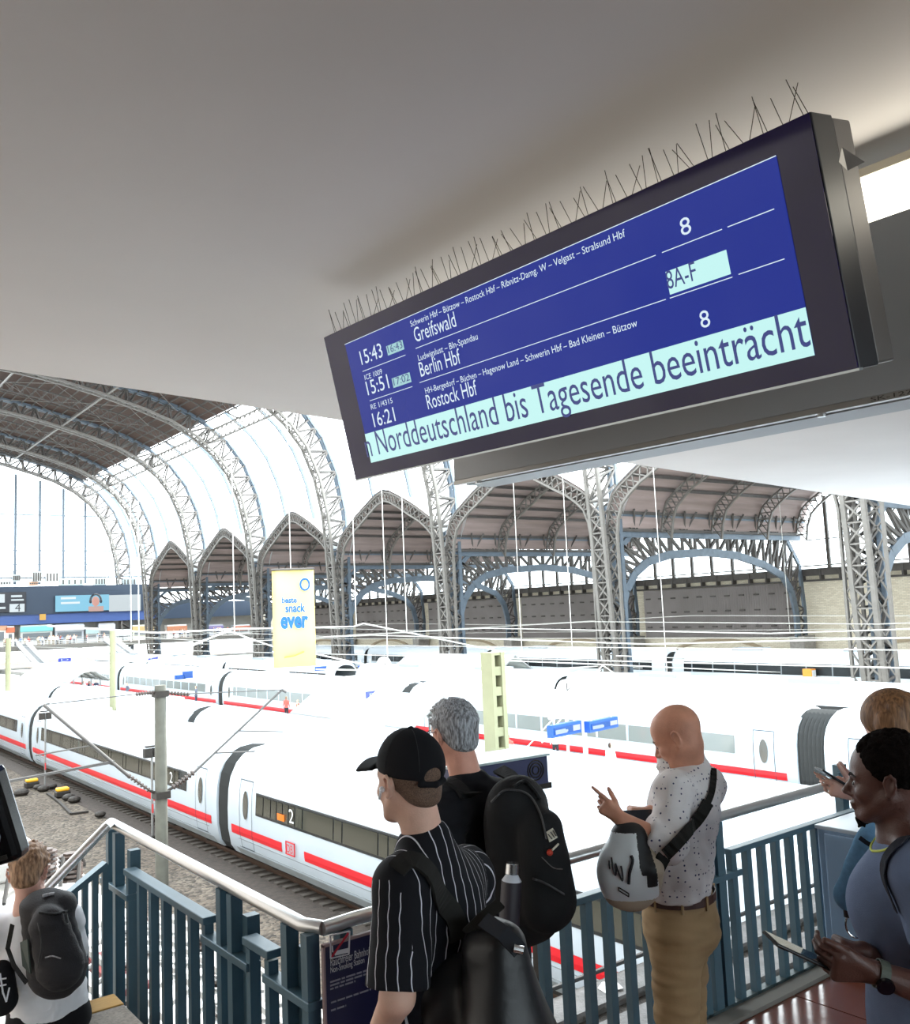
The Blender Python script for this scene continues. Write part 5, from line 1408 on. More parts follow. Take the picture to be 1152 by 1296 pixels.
def hand(f, wrist, d, n, s, curls, spread=.0, thumb=(.7, .65, .15), sc=1.0, thumb_curl=.3, k=.004):
    """d: wrist to knuckles, n: out of the palm, s: towards the thumb side; curls: four bend angles (degrees)"""
    d = np.array(d, float); d /= np.linalg.norm(d); n = np.array(n, float); n -= d*(n@d); n /= np.linalg.norm(n); s_ = np.cross(d, n) if np.cross(d, n)@np.array(s) > 0 else -np.cross(d, n)
    W_ = np.array(wrist)
    for q, w in ((.026, .0), (.010, .0), (-.008, 0), (-.026, 0)):
        f.cap(W_+s_*q*.55*sc+d*.01, W_+d*.082*sc+s_*q*sc, .0135*sc, .0125*sc, .012)
    L = [(.044, .026, .022), (.048, .030, .023), (.045, .028, .022), (.034, .021, .019)]
    tips = []
    for i in range(4):
        p = W_+d*(.084-.004*abs(i-1))*sc+s_*(.029-.0195*i)*sc; a = 0; sd = spread*(1.5-i)
        for j in range(3):
            a += math.radians(curls[i])*(1.0, 1.1, .7)[j]
            dv = d*math.cos(a)+n*math.sin(a)+s_*math.sin(sd)*(1 if j == 0 else .6); dv /= np.linalg.norm(dv)
            q = p+dv*L[i][j]*sc; r = (.0088, .0080, .0072)[j]*(.92 if i == 3 else 1)*sc
            f.cap(p, q, r, r*.92, k); p = q
        tips.append((p, dv))
    t0 = W_+d*.022*sc+s_*.026*sc; tv = s_*thumb[0]+d*thumb[1]+n*thumb[2]; tv /= np.linalg.norm(tv)
    t1 = t0+tv*.045*sc; f.cap(W_+d*.012*sc+s_*.008*sc, t1, .016*sc, .0115*sc, .012)
    tv2 = tv*math.cos(thumb_curl)+(n*.5+d*.5)*math.sin(thumb_curl); tv2 /= np.linalg.norm(tv2)
    t2 = t1+tv2*.032*sc; f.cap(t1, t2, .0108*sc, .0100*sc, k); t3 = t2+tv2*.024*sc; f.cap(t2, t3, .0100*sc, .0082*sc, k)
    tips.append((t3, tv2)); return tips
def leg(f, hip, knee, ankle, toe, rr=(.085, .058, .05, .036), k=.03, foot=True):
    f.cap(hip, knee, rr[0], rr[1], k); f.cap(knee, ankle, rr[2], rr[3], k)
    if foot: f.cap(ankle, np.array(ankle)*.3+np.array(toe)*.7, .04, .035, .02); 
def folds(amp, sc, seed=0, dirn=(0, 0, 1), aniso=3.0):
    rs = np.random.RandomState(seed); K = rs.normal(size=(7, 3)); K /= np.linalg.norm(K, axis=1)[:, None]; dn = np.array(dirn, float); dn /= np.linalg.norm(dn)
    K = K+np.outer(K@dn, dn)*(aniso-1); ph = rs.uniform(0, 6.28, 7); fr = rs.uniform(.6, 1.6, 7)*sc
    def fn(V, N):
        d = np.zeros(len(V))
        w = np.sin(V@K[0]*sc*.5+ph[0])*1.5
        for i in range(1, 7):
            q = np.sin((V@K[i])*fr[i]+ph[i]+w); d += np.sign(q)*np.abs(q)**.7/6
        return (d*amp).astype('f')
    return fn
def skin(name, col, noise=.10):
    m = mat(name, col, .5, 0, noise, 18, .12, 220, spec=.4)
    b = m.node_tree.nodes['Principled BSDF']; b.inputs['Subsurface Weight'].default_value = .08; b.inputs['Subsurface Radius'].default_value = (.012, .005, .003); b.inputs['Subsurface Scale'].default_value = 1.0
    return m
def cloth(name, col, rough=.9, noise=.08, ns=30, bump=.15): return mat(name, col, rough, 0, noise, ns, bump, 400, spec=.25)
def hair_mat(name, c1, c2, stretch=(1, 1, .15), scale=160):
    m = mat(name, c1, .6, 0); nt = m.node_tree; b = nt.nodes['Principled BSDF']
    n = nt.nodes.new('ShaderNodeTexNoise'); n.inputs['Scale'].default_value = scale; n.inputs['Detail'].default_value = 3
    nt.nodes['Mapping'].inputs['Scale'].default_value = stretch
    nt.links.new(nt.nodes['Mapping'].outputs[0], n.inputs['Vector']); r = nt.nodes.new('ShaderNodeValToRGB')
    r.color_ramp.elements[0].position = .35; r.color_ramp.elements[1].position = .65
    r.color_ramp.elements[0].color = (*srgb(c1), 1); r.color_ramp.elements[1].color = (*srgb(c2), 1)
    nt.links.new(n.outputs['Fac'], r.inputs[0]); nt.links.new(r.outputs[0], b.inputs['Base Color'])
    bu = nt.nodes.new('ShaderNodeBump'); bu.inputs['Strength'].default_value = .7; bu.inputs['Distance'].default_value = .004
    nt.links.new(n.outputs['Fac'], bu.inputs['Height']); nt.links.new(bu.outputs[0], b.inputs['Normal'])
    return m
def slab(name, c, hx, hy, hz, M, m, parent=None, bevel=.003):
    M = [Vector(M[:, i]) for i in range(3)]; c = Vector(c)
    mb = MB().obox(c-M[0]*hx-M[1]*hy-M[2]*hz, M[0]*2*hx, M[1]*2*hy, M[2]*2*hz); o = mb.build(name, m, None, bevel=bevel)
    if parent is not None: wparent(o, parent)
    return o
def strap(mb, pts, w, th, nrm):
    """ribbon along points; nrm gives the outward normal at each"""
    pts = [Vector(p) for p in pts]; rows = [[], [], [], [], []]
    for i, p in enumerate(pts):
        d = (pts[min(i+1, len(pts)-1)]-pts[max(i-1, 0)]).normalized(); n = Vector(nrm[i] if isinstance(nrm, list) else nrm); n = (n-d*n.dot(d)).normalized(); s_ = d.cross(n)
        q = [p-s_*w/2, p+s_*w/2, p+s_*w/2+n*th, p-s_*w/2+n*th, p-s_*w/2]
        for k in range(5): rows[k].append(q[k])
    mb.grid(rows); return mb
def catmull(pts, n=6):
    pts = [np.array(p, float) for p in pts]; P_ = [2*pts[0]-pts[1]]+pts+[2*pts[-1]-pts[-2]]; out = []
    for i in range(1, len(P_)-2):
        for j in range(n):
            t = j/n; out.append(.5*((2*P_[i])+(-P_[i-1]+P_[i+1])*t+(2*P_[i-1]-5*P_[i]+4*P_[i+1]-P_[i+2])*t*t+(-P_[i-1]+3*P_[i]-3*P_[i+1]+P_[i+2])*t**3))
    out.append(pts[-1]); return out
def snap(pts, fld, off=.004, it=5):
    """push points onto the surface of a field (value off)"""
    out = []
    def val(p):
        ix = [int(np.clip(np.searchsorted(fld.a[i], p[i]), 1, len(fld.a[i])-2)) for i in range(3)]
        g0 = fld.F[ix[0], ix[1], ix[2]]
        g = np.array([(fld.F[ix[0]+1, ix[1], ix[2]]-fld.F[ix[0]-1, ix[1], ix[2]])/(fld.a[0][ix[0]+1]-fld.a[0][ix[0]-1]), (fld.F[ix[0], ix[1]+1, ix[2]]-fld.F[ix[0], ix[1]-1, ix[2]])/(fld.a[1][ix[1]+1]-fld.a[1][ix[1]-1]), (fld.F[ix[0], ix[1], ix[2]+1]-fld.F[ix[0], ix[1], ix[2]-1])/(fld.a[2][ix[2]+1]-fld.a[2][ix[2]-1])])
        p0 = np.array([fld.a[i][ix[i]] for i in range(3)]); return g0+g@(p-p0), g
    nr = []
    for p in pts:
        p = np.array(p, float)
        for _ in range(it):
            v, g = val(p); l = np.linalg.norm(g)
            if l < 1e-6 or abs(v) > .3: break
            p = p-g/l*np.clip(v-off, -.03, .03)
        v, g = val(p); nr.append(tuple(g/(np.linalg.norm(g)+1e-9))); out.append(p)
    return out, nr

def on_f(F_, px, py, d0, off=.004):
    """first point of a figure's surface along the line of sight to a photo pixel"""
    q = J(px, py, d0-.5); d_ = np.array(bp(px, py, D=1.0))-CC; d_ /= np.linalg.norm(d_)
    for _ in range(900):
        ix = [int(np.searchsorted(F_.a[i], q[i])) for i in range(3)]
        if all(0 < ix[i] < len(F_.a[i]) for i in range(3)) and F_.F[ix[0], ix[1], ix[2]] < .004: break
        q = q+d_*.002
    return q-d_*off
# ================================================================== BALD MAN IN THE DOTTED SHIRT
lo, hi = [np.array(v) for v in ((0, 0, 0), (0, 0, 0))]
def bounds(pts, pad): P_ = np.array(pts); return P_.min(0)-pad, P_.max(0)+pad
D0 = 3.6; fw = heading(24); rt = np.cross(fw, ZU)     # person's right
Mh = frame(heading(27), 27)
hc = J(857, 931, D0)
shL = J(853, 1000, 3.44); shR = J(895, 994, 3.80); c7 = J(873, 970, 3.62)
ch = J(866, 1022, 3.61); bl = J(854, 1085, 3.60); hp = J(858, 1140, 3.62)
elL = J(846, 1068, 3.34); wrL = J(785, 1036, 3.34); wrR = J(823, 1028, 3.52); elR = J(872, 1085, 3.8)
cen = hp.copy(); cen[2] = 0
def foot(cx, side, dy=0): p = cen+rt*side+fw*dy; return p
lo, hi = bounds([hc, shL, shR, wrL, J(752, 1005, 3.34), cen, elR, elL], .16); lo[2] = -.01
f = Field(lo, hi, .009, fx=[(hc[0]-.15, hc[0]+.15, .0045), (J(790, 1020, 3.3)[0]-.14, J(790, 1020, 3.3)[0]+.08, .0035)], fy=[(hc[1]-.15, hc[1]+.15, .0045), (J(780, 1020, 3.34)[1]-.06, J(780, 1020, 3.34)[1]+.12, .0035)], fz=[(hc[2]-.17, hc[2]+.14, .0045), (wrL[2]-.06, wrL[2]+.10, .0035)])
head(f, hc, Mh, 1.0, neck_to=c7-ZU*.02+fw*.01, nr=.060, nr2=.064)
f.cap(c7-ZU*.09, hp, .08, .11, .03, flat=(fw, .8)); f.cap(shL, shR, .05, .05, .03)
f.cap(shL, elL, .045, .04, .02); f.cap(elL, wrL, .042, .027, .02); f.cap(shR, elR, .045, .04, .02); f.cap(elR, wrR, .042, .027, .02)
up_l = wrL-elL; up_l /= np.linalg.norm(up_l)
tipsL = hand(f, wrL, -RH*.72+ZU*.62, FH*.8+RH*.3, ZU*.6+RH*.6, (4, 50, 58, 62), sc=.86, thumb=(.35, .8, .3))
tipsR = hand(f, wrR, -RH*.95+ZU*.2-FH*.1, -ZU*.9, -FH, (54, 60, 64, 62), sc=.92, thumb=(.3, .85, .4), thumb_curl=.2)
for sd in (-.10, .10):
    leg(f, hp+rt*sd*.8-ZU*.03, cen+rt*sd+ZU*.5+fw*.02, cen+rt*sd+ZU*.09-fw*.02, cen+rt*sd*1.2+ZU*.04+fw*.17, rr=(.075, .05, .05, .035))
skb = skin('skin_ruddy', (206, 148, 122), .12)
bald = fobj('person', f, skb)
tag(bald, 'bald man in white dotted shirt looking down at his phone, cross-body bag at his side', 'person')
# stubble shade is left to the skin; eyes
m = MB()
for q in (-1, 1): m.ball(hc+Mh@np.array((q*.031, .0765, -.008)), .0112, 10, 8)
wparent(m.build('eye', mat('eye_dark', (60, 44, 38), .2), smooth=True), bald)
m = MB()
for q in (-1, 1): m.tube([hc+Mh@np.array(p) for p in ((q*.012, .094, .014), (q*.03, .089, .020), (q*.047, .074, .014))], .0035, 6)
wparent(m.build('eyebrow', mat('brow_brown', (110, 84, 66), .8)), bald)
# shirt
g_ = Field(lo, hi, .0075)
g_.cap(ch+ZU*.0, bl, .172, .172, .04, flat=(fw, .80)); g_.cap(bl, hp+ZU*.03+fw*.01, .170, .160, .04, flat=(fw, .86))
g_.cap(shL+ZU*.0, shR, .066, .070, .05); g_.cap(c7-ZU*.02, ch, .082, .12, .05)
g_.ell(bl+fw*.05, (.12, .10, .12), None, .06)
g_.cap(shL, elL+ZU*.005, .068, .068, .035); pc = elL+(wrL-elL)*.46; g_.cap(elL, pc+up_l*.03, .068, .060, .03, clip=(pc, up_l)); g_.cap(pc-up_l*.042, pc+up_l*.03, .063, .063, .003, clip=(pc-up_l*.002, up_l))
g_.cap(shR, elR, .074, .066, .035); g_.cap(elR, elR+(wrR-elR)*.42, .064, .056, .03)
g_.cut(hp-ZU*(-.03), -ZU, .01)
# collar
cb = c7+ZU*.045+fw*.022
for i in range(14):
    a0, a1 = [2*math.pi*j/14 for j in (i, i+1)]
    R_ = lambda a: cb+rt*math.sin(a)*.070+fw*math.cos(a)*.080-ZU*(.050*(.5+.5*math.cos(a)))+fw*.015
    g_.cap(R_(a0), R_(a1), .017, .017, .004)
shirt_m = cloth('dotted_shirt', (228, 224, 224), .85, .03, 10)
nt = shirt_m.node_tree; v = nt.nodes.new('ShaderNodeTexVoronoi'); v.inputs['Scale'].default_value = 50; v.inputs['Randomness'].default_value = .35
nt.links.new(nt.nodes['Texture Coordinate'].outputs['Object'], v.inputs['Vector']); lt = nt.nodes.new('ShaderNodeMath'); lt.operation = 'LESS_THAN'; lt.inputs[1].default_value = .2
nt.links.new(v.outputs['Distance'], lt.inputs[0]); mx = nt.nodes.new('ShaderNodeMix'); mx.data_type = 'RGBA'
src = nt.nodes['Principled BSDF'].inputs['Base Color'].links[0].from_socket
nt.links.new(lt.outputs[0], mx.inputs[0]); nt.links.new(src, mx.inputs[6]); mx.inputs[7].default_value = (*srgb((70, 74, 104)), 1); nt.links.new(mx.outputs[2], nt.nodes['Principled BSDF'].inputs['Base Color'])
sh = fobj('shirt', g_, shirt_m, bald, fold=folds(.0075, 52, 3, (.4, 0, 1), 1.5)); SH_F = g_
m = MB(); ring = []; nr_ = []
for k in range(27):
    a = math.pi*(-.93+1.86*k/26); v = rt*math.sin(a+math.pi)*.080+fw*math.cos(a+math.pi)*.084
    ring.append(c7+fw*.036+ZU*(.046-.026*math.cos(a+math.pi)*1.3)+v); nr_.append(tuple(v))
strap(m, ring, .044, .007, nr_); co_ = wparent(m.build('collar', shirt_m), bald)
# trousers
tr_ = Field(lo, np.array([hi[0], hi[1], hp[2]+.08]), .008)
tr_.cap(hp+ZU*.03, hp-ZU*.08, .158, .165, .03, flat=(fw, .88))
tr_.ell(hp-fw*.035-ZU*.09, (.12, .11, .12), None, .05)
for sd in (-.085, .085):
    tr_.cap(hp+rt*sd-ZU*.08, cen+rt*sd*1.1+ZU*.5+fw*.02, .105, .078, .03); tr_.cap(cen+rt*sd*1.1+ZU*.5+fw*.02, cen+rt*sd*1.1+ZU*.10, .078, .068, .03)
tr_.cut(hp+ZU*.045, ZU, .004); tr_.cut(cen+ZU*.07, -ZU, .004)
khaki = cloth('khaki_cotton', (168, 140, 104), .9, .08, 8)
fobj('trousers', tr_, khaki, bald, fold=folds(.007, 46, 5, (0, 0, 1), 1.9))
m = MB(); ring = []
for k in range(29):
    a = 2*math.pi*k/28; ring.append(hp+ZU*.032+rt*math.sin(a)*.165+fw*math.cos(a)*.146)
strap(m, ring, .032, .004, [tuple(p-(hp+ZU*.032)) for p in ring]); wparent(m.build('belt', mat('belt_brown', (72, 44, 38), .5)), bald)
m = MB()
for a in (-2.6, -1.9, -1.2, 2.6): 
    p = hp+ZU*.03+rt*math.sin(a)*.170+fw*math.cos(a)*.151; m.bar(p-ZU*.03, p+ZU*.022, .011, .006)
wparent(m.build('belt_loop', khaki), bald)
m = MB()
for sd in (-.1, .1):
    p = cen+rt*sd*1.1+fw*.06+ZU*.045; m.ball(p, .1, 12, 8, (.7, 1, .42))
sho = wparent(m.build('shoe', mat('shoe_brown', (80, 60, 48), .5), smooth=True), bald)
# phone held in his hands
pm = frame(heading(0), 0); pc = (tipsL[1][0]+tipsR[0][0])/2
pc = J(803, 1034, 3.42); slabM = np.stack([FH*.9+ZU*.43, -RH, np.cross(FH*.9+ZU*.43, -RH)], 1)
t = thing('phone', 'dark smartphone in the bald man\'s hands', 'phone', tuple(pc))
slab('shell', pc, .037, .075, .004, slabM, mat('phone_black', (18, 18, 20), .25), t); slab('screen', pc+slabM[:, 2]*.0045, .034, .071, .0006, slabM, mat('phone_glass', (40, 46, 56), .05), t)
# cross-body strap and bag
t = thing('messenger_bag', 'white roll-top cross-body bag with black scrawl on the bald man\'s hip', 'bag', tuple(J(795, 1100, 3.3)))
sp = catmull([np.array((x_, y_, 0.)) for x_, y_ in ((903, 972), (903, 988), (899, 1008), (888, 1030), (872, 1050), (856, 1068), (842, 1082))], 6)
pts = [on_f(SH_F, q_[0], q_[1], 3.6, .008) for q_ in sp]
m = MB(); strap(m, pts[:15], .024, .004, tuple(-FH+ZU*.2)); strap(m, pts[14:], .042, .007, tuple(-FH+ZU*.1)); wparent(m.build('strap', cloth('strap_black', (34, 34, 32), .8)), t)
m = MB(); strap(m, [J(846, 1075, 3.30), J(838, 1088, 3.27), J(830, 1104, 3.26)], .05, .006, tuple(-FH)); wparent(m.build('strap_end', MATS['strap_black']), t)
bgc = J(800, 1095, 3.30)
lo2, hi2 = bgc-.26, bgc+.26
b_ = Field(lo2, hi2, .0042)
Mb = np.stack([RH, FH, ZU], 1)
b_.ell(J(799, 1098, 3.32), (.106, .08, .138), Mb, .01); b_.ell(J(775, 1108, 3.32), (.05, .06, .10), Mb, .04); b_.ell(J(800, 1122, 3.32), (.085, .07, .075), Mb, .04); b_.ell(J(797, 1055, 3.33), (.062, .05, .05), Mb, .04)
b_.cap(J(818, 1120, 3.30), J(826, 1100, 3.28), .05, .045, .03)
bag_w = mat('bag_white_vinyl', (228, 234, 236), .35, 0, .04, 8); bag_k = mat('bag_black', (24, 25, 28), .5); bag_t = mat('bag_tan', (186, 172, 150), .6)
px_lim = lambda P_: ((P_-np.array(J(797, 1098, 3.32)))@RH, (P_-np.array(J(797, 1098, 3.32)))[:, 2])
def bag_idx(P_):
    x, z = px_lim(P_); r = np.zeros(len(P_))
    r = np.where((x > .045+.25*(z*.0)) & (x < .085) & (z > -.05), 1, r); r = np.where((x > .022-.3*np.minimum(z-.02, 0)) & (z > -.01) & (x < .085), 1, r)
    r = np.where(x > .082-.15*z, 2, r); r = np.where(z < -.098, 2, r); r = np.where((z > .132), 1, r); return r
fobj('bag_body', b_, bag_w, t, fold=folds(.006, 42, 9, (0, 0, 1), .5), mats=[bag_w, bag_k, bag_t], matidx=bag_idx)
def on_bag(px, py):
    p = J(px, py, 3.1); d_ = np.array(bp(px, py, D=3.2))-np.array(bp(px, py, D=3.1)); d_ /= np.linalg.norm(d_)
    q = p.copy()
    for _ in range(400):
        ix = [int(np.clip(np.searchsorted(b_.a[i], q[i]), 0, len(b_.a[i])-1)) for i in range(3)]
        if b_.F[ix[0], ix[1], ix[2]] < .006: break
        q = q+d_*.002
    return q-d_*.004
def scrawl(pp, r=.004): return MB().tube(catmull([on_bag(*p) for p in pp], 4), r, 6)
sc_m = mat('scrawl_black', (22, 24, 30), .5)
wparent(scrawl([(774, 1085), (776, 1098), (779, 1108), (780, 1100), (779, 1093), (783, 1104), (788, 1115), (788, 1105), (786, 1096)], .0032).build('lettering', sc_m), t)
wparent(scrawl([(799, 1083), (801, 1090), (797, 1105), (796, 1119)], .006).build('lettering', sc_m), t)
wparent(scrawl([(771, 1089), (772, 1100)], .0028).build('lettering', sc_m), t)
m = scrawl([(783, 1123), (796, 1131)], .0022); 
for a, b in (((783, 1127), (796, 1135)), ((783, 1123), (783, 1127)), ((796, 1131), (796, 1135))): m.tube([on_bag(*a), on_bag(*b)], .0022, 6)
wparent(m.build('printed_box', sc_m), t)

# ================================================================== CURLY-HAIRED MAN, RIGHT FOREGROUND
D0 = 2.6; fw = heading(6); rt = np.cross(fw, ZU); Mh = frame(heading(30), 3)
hc = J(1123, 985, D0)
c7 = J(1148, 1050, 2.60); shL = J(1164, 1105, 2.42); shR = J(1160, 1098, 2.80); hp = J(1172, 1330, 2.60)
ch = J(1150, 1145, 2.60); elL = J(1212, 1268, 2.33); wrL = J(1106, 1230, 2.36); elR = J(1190, 1262, 2.80); wrR = J(1092, 1205, 2.52)
cen = hp.copy(); cen[2] = 0
lo, hi = bounds([hc, shL, shR, wrL, J(1000, 1200, 2.38), cen, elL, elR], .17); lo[2] = -.01
hh = J(1055, 1215, 2.38)
f = Field(lo, hi, .010, fx=[(hc[0]-.14, hc[0]+.14, .0042), (hh[0]-.10, hh[0]+.14, .0036)], fy=[(hc[1]-.15, hc[1]+.15, .0042), (hh[1]-.12, hh[1]+.14, .0036)], fz=[(hc[2]-.17, hc[2]+.13, .0042), (hh[2]-.08, hh[2]+.09, .0036)])
T_ = head(f, hc, Mh, 1.02, lips=1.4, nose=1.3, neck_to=c7-ZU*.01, nr=.055, nr2=.068)
f.cap(c7-ZU*.02, shL+ZU*.03-FH*-.02, .055, .04, .05); f.cap(c7-ZU*.02, shR+ZU*.03, .055, .04, .05)
f.cap(c7-ZU*.05, hp, .1, .11, .03, flat=(fw, .75)); f.cap(shL, shR, .05, .05, .03)
f.cap(shL, elL, .055, .046, .02); f.cap(elL, wrL, .047, .029, .02); f.cap(shR, elR, .055, .046, .02); f.cap(elR, wrR, .047, .029, .02)
tipsL = hand(f, wrL+ZU*0, -RH*.97+ZU*.16+FH*.05, FH*.9+ZU*.35, ZU, (38, 44, 50, 54), sc=1.12, thumb=(.30, .95, .1), thumb_curl=.1)
tipsR = hand(f, wrR, -RH*.85+ZU*.45-FH*.1, -ZU*.9-RH*.3, -FH, (56, 62, 66, 66), sc=.9, thumb=(.3, .9, .1), thumb_curl=.1)
for sd in (-.1, .1): leg(f, hp+rt*sd*.8-ZU*.03, cen+rt*sd+ZU*.5, cen+rt*sd+ZU*.09, cen+rt*sd+fw*.17+ZU*.04, rr=(.08, .055, .05, .036))
skd = skin('skin_dark', (88, 58, 50), .12); skd.node_tree.nodes['Principled BSDF'].inputs['Roughness'].default_value = .42
cur = fobj('person', f, skd); tag(cur, 'man with short curly black hair and goatee in grey-blue T-shirt, holding a phone', 'person')
m = MB()
for q in (-1, 1): m.ball(hc+Mh@(np.array((q*.031, .0745, -.008))*1.02), .0122, 12, 8)
wparent(m.build('eye', mat('eye_white', (150, 138, 132), .2), smooth=True), cur)
m = MB()
for q in (-1, 1): m.ball(hc+Mh@(np.array((q*.033, .0815, -.008))*1.02), .0068, 10, 8)
wparent(m.build('iris', mat('iris_dark', (34, 22, 18), .1), smooth=True), cur)
m = MB()
for q in (-1, 1): m.tube([hc+Mh@np.array(p) for p in ((q*.010, .097, .012), (q*.03, .092, .020), (q*.05, .074, .013))], .0042, 6)
wparent(m.build('eyebrow', mat('brow_black', (26, 20, 18), .9)), cur)
# hair: a cap of small curls
h_ = Field(hc-.17, hc+.17, .0042); rs = np.random.RandomState(4)
h_.ell(hc+Mh@np.array((0, -.022, .044)), (.083, .101, .088), Mh, .01)
for i in range(1150):
    v = rs.normal(size=3); v /= np.linalg.norm(v)
    p = np.array((0, -.022, .046))+v*np.array((.083, .101, .090)); 
    h_.ell(hc+Mh@p, (.0062, .0062, .0062), None, .003)
def hcut(fl, p, n, k=.008): fl.cut(hc+Mh@np.array(p), Mh@np.array(n, float), k)
hcut(h_, (0, .058, .06), (0, 1, -.55)); hcut(h_, (0, .02, .008), (0, .55, -1)); hcut(h_, (0, -.045, -.03), (0, .35, -1))
_cm = hair_mat('curly_black_hair', (10, 8, 8), (24, 19, 17), (1, 1, 1), 320); _cm.node_tree.nodes['Principled BSDF'].inputs['Specular IOR Level'].default_value = .05; _cm.node_tree.nodes['Principled BSDF'].inputs['Roughness'].default_value = .95
fobj('hair', h_, _cm, cur)
h2 = Field(hc-.17, hc+.12, .0036)
h2.ell(hc+Mh@np.array((0, .079, -.112)), (.020, .020, .017), Mh, .004); h2.cap(hc+Mh@np.array((0, .085, -.118)), hc+Mh@np.array((0, .09, -.132)), .012, .006, .008)
for i in range(60):
    v = rs.normal(size=3)*.6; p = np.array((0, .083, -.118))+v*np.array((.014, .012, .012)); h2.ell(hc+Mh@p, (.0045,)*3, None, .003)
fobj('goatee', h2, MATS['curly_black_hair'], cur)
# t-shirt
g_ = Field(lo, np.array([hi[0], hi[1], c7[2]+.04]), .008)
g_.cap(ch, J(1165, 1300, 2.60), .168, .160, .04, flat=(fw, .80)); g_.cap(shL-ZU*.0, shR, .082, .082, .05)
g_.ell(ch+fw*.06+ZU*.0, (.10, .10, .11), None, .06); g_.cap(c7-ZU*.045, ch, .075, .12, .06)
g_.cap(shL, shL+(elL-shL)*.62, .080, .078, .035, clip=(shL+(elL-shL)*.55, elL-shL)); g_.cap(shR, shR+(elR-shR)*.62, .080, .078, .035, clip=(shR+(elR-shR)*.55, elR-shR)); g_.cap(J(1165, 1300, 2.60), hp, .155, .155, .04, flat=(fw, .8))
g_.ell(c7+ZU*.035+fw*.045, (.070, .078, .075), np.stack([rt, fw, ZU], 1), .006, 's')
g_.cut(hp-ZU*.05, -ZU, .004)
tee = cloth('tee_grey_blue', (104, 118, 146), .9, .05, 30)
fobj('t_shirt', g_, tee, cur, fold=folds(.0035, 40, 11, (0, 0, 1), .6)); TS_F = g_
rim = []
for k in range(25):
    a = 2*math.pi*k/24; rim.append(c7+ZU*(.010-.045*(.5+.5*math.cos(a)))+rt*math.sin(a)*.082+fw*(math.cos(a)*.088+.045))
pts, nn = snap(rim, g_, .002)
wparent(MB().tube(pts, .0035, 6).build('collar_trim', mat('lime_trim', (196, 206, 84), .7)), cur)
m = MB(); q0 = shL+(elL-shL)*.05
sl = catmull([c7+ZU*.0-FH*.09+fw*.01, shL+ZU*.07+fw*.03, shL+fw*.075+ZU*.0, shL+fw*.085-ZU*.1], 6); pts, nn = snap(sl, g_, .003)
strap(m, pts, .04, .003, nn); wparent(m.build('dark_side_panel', cloth('panel_dark', (26, 28, 38))), cur)
tr_ = Field(lo, np.array([hi[0], hi[1], hp[2]+.12]), .011)
tr_.cap(hp+ZU*.06, hp-ZU*.08, .15, .15, .03, flat=(fw, .85))
for sd in (-.085, .085): tr_.cap(hp+rt*sd-ZU*.08, cen+rt*sd+ZU*.5, .10, .075, .03); tr_.cap(cen+rt*sd+ZU*.5, cen+rt*sd+ZU*.06, .075, .062, .03)
tr_.cut(hp+ZU*.05, ZU, .004); fobj('trousers', tr_, cloth('trousers_black', (30, 30, 36)), cur)
# watch
wd = (wrL-elL)/np.linalg.norm(wrL-elL); wc = wrL-wd*.018
m = MB(); e1_ = np.cross(wd, ZU); e1_ /= np.linalg.norm(e1_); e2_ = np.cross(e1_, wd); rr_ = .033
ring = [wc+(e1_*math.cos(a)+e2_*math.sin(a))*rr_ for a in [2*math.pi*k/20 for k in range(21)]]
strap(m, ring, .024, .0035, [tuple(p-wc) for p in ring]); wparent(m.build('watch_strap', mat('strap_olive', (78, 84, 74), .6)), cur)
wn = -FH*.85-ZU*.4; wn -= wd*(wn@wd); wn /= np.linalg.norm(wn)
wf = wc+wn*(rr_+.002)+wd*-.004
m = MB().tube([wf, wf+wn*.010], .022, 24); o = wparent(m.build('watch_case', mat('watch_black', (16, 16, 18), .25, .3), auto=True), cur)
m = MB().tube([wf+wn*.010, wf+wn*.0108], .019, 24); wparent(m.build('watch_face', mat('watch_face', (10, 12, 26), .05)), cur)
# phone
pa, pb = J(978, 1189, 2.38), J(1044, 1220, 2.42); pd = pb-pa; pL_ = np.linalg.norm(pd); pd /= pL_; pn = ZU*.9+FH*-.1+RH*.3; pn -= pd*(pn@pd); pn /= np.linalg.norm(pn); px_ = np.cross(pd, pn)
pc = (pa+pb)/2; Mp = np.stack([px_, pd, pn], 1)
t = thing('phone', 'black smartphone with lit edge held low by the curly-haired man', 'phone', tuple(pc))
slab('shell', pc, .037, pL_/2+.01, .0042, Mp, MATS['phone_black'], t, .004); slab('screen', pc+pn*.0048, .0345, pL_/2+.006, .0005, Mp, mat('phone_reflecting_glass', (44, 50, 56), .06), t)
slab('camera_bump', pc-pn*.005-pd*(pL_/2-.012)+px_*.015, .013, .014, .0015, Mp, MATS['phone_black'], t)

# ================================================================== BROWN-HAIRED WOMAN BEHIND HIM
D0 = 3.3; fw = heading(12); rt = np.cross(fw, ZU); Mh = frame(heading(38), 30); hc = J(1130, 919, D0)
c7 = J(1150, 955, 3.35); shL = J(1142, 990, 3.2); shR = J(1152, 985, 3.5); hp = J(1160, 1145, 3.35); cen = hp.copy(); cen[2] = 0
elL = J(1130, 1070, 3.2); wrL = J(1082, 1005, 3.3); elR = J(1135, 1060, 3.5); wrR = J(1085, 998, 3.42)
lo, hi = bounds([hc, shL, shR, J(1040, 985, 3.3), cen, elL, elR], .16); lo[2] = -.01
f = Field(lo, hi, .009, fz=[(hc[2]-.15, hc[2]+.13, .005)], fx=[(hc[0]-.14, hc[0]+.14, .006)], fy=[(hc[1]-.14, hc[1]+.14, .006)])
head(f, hc, Mh, .96, neck_to=c7, nr=.045, nr2=.05)
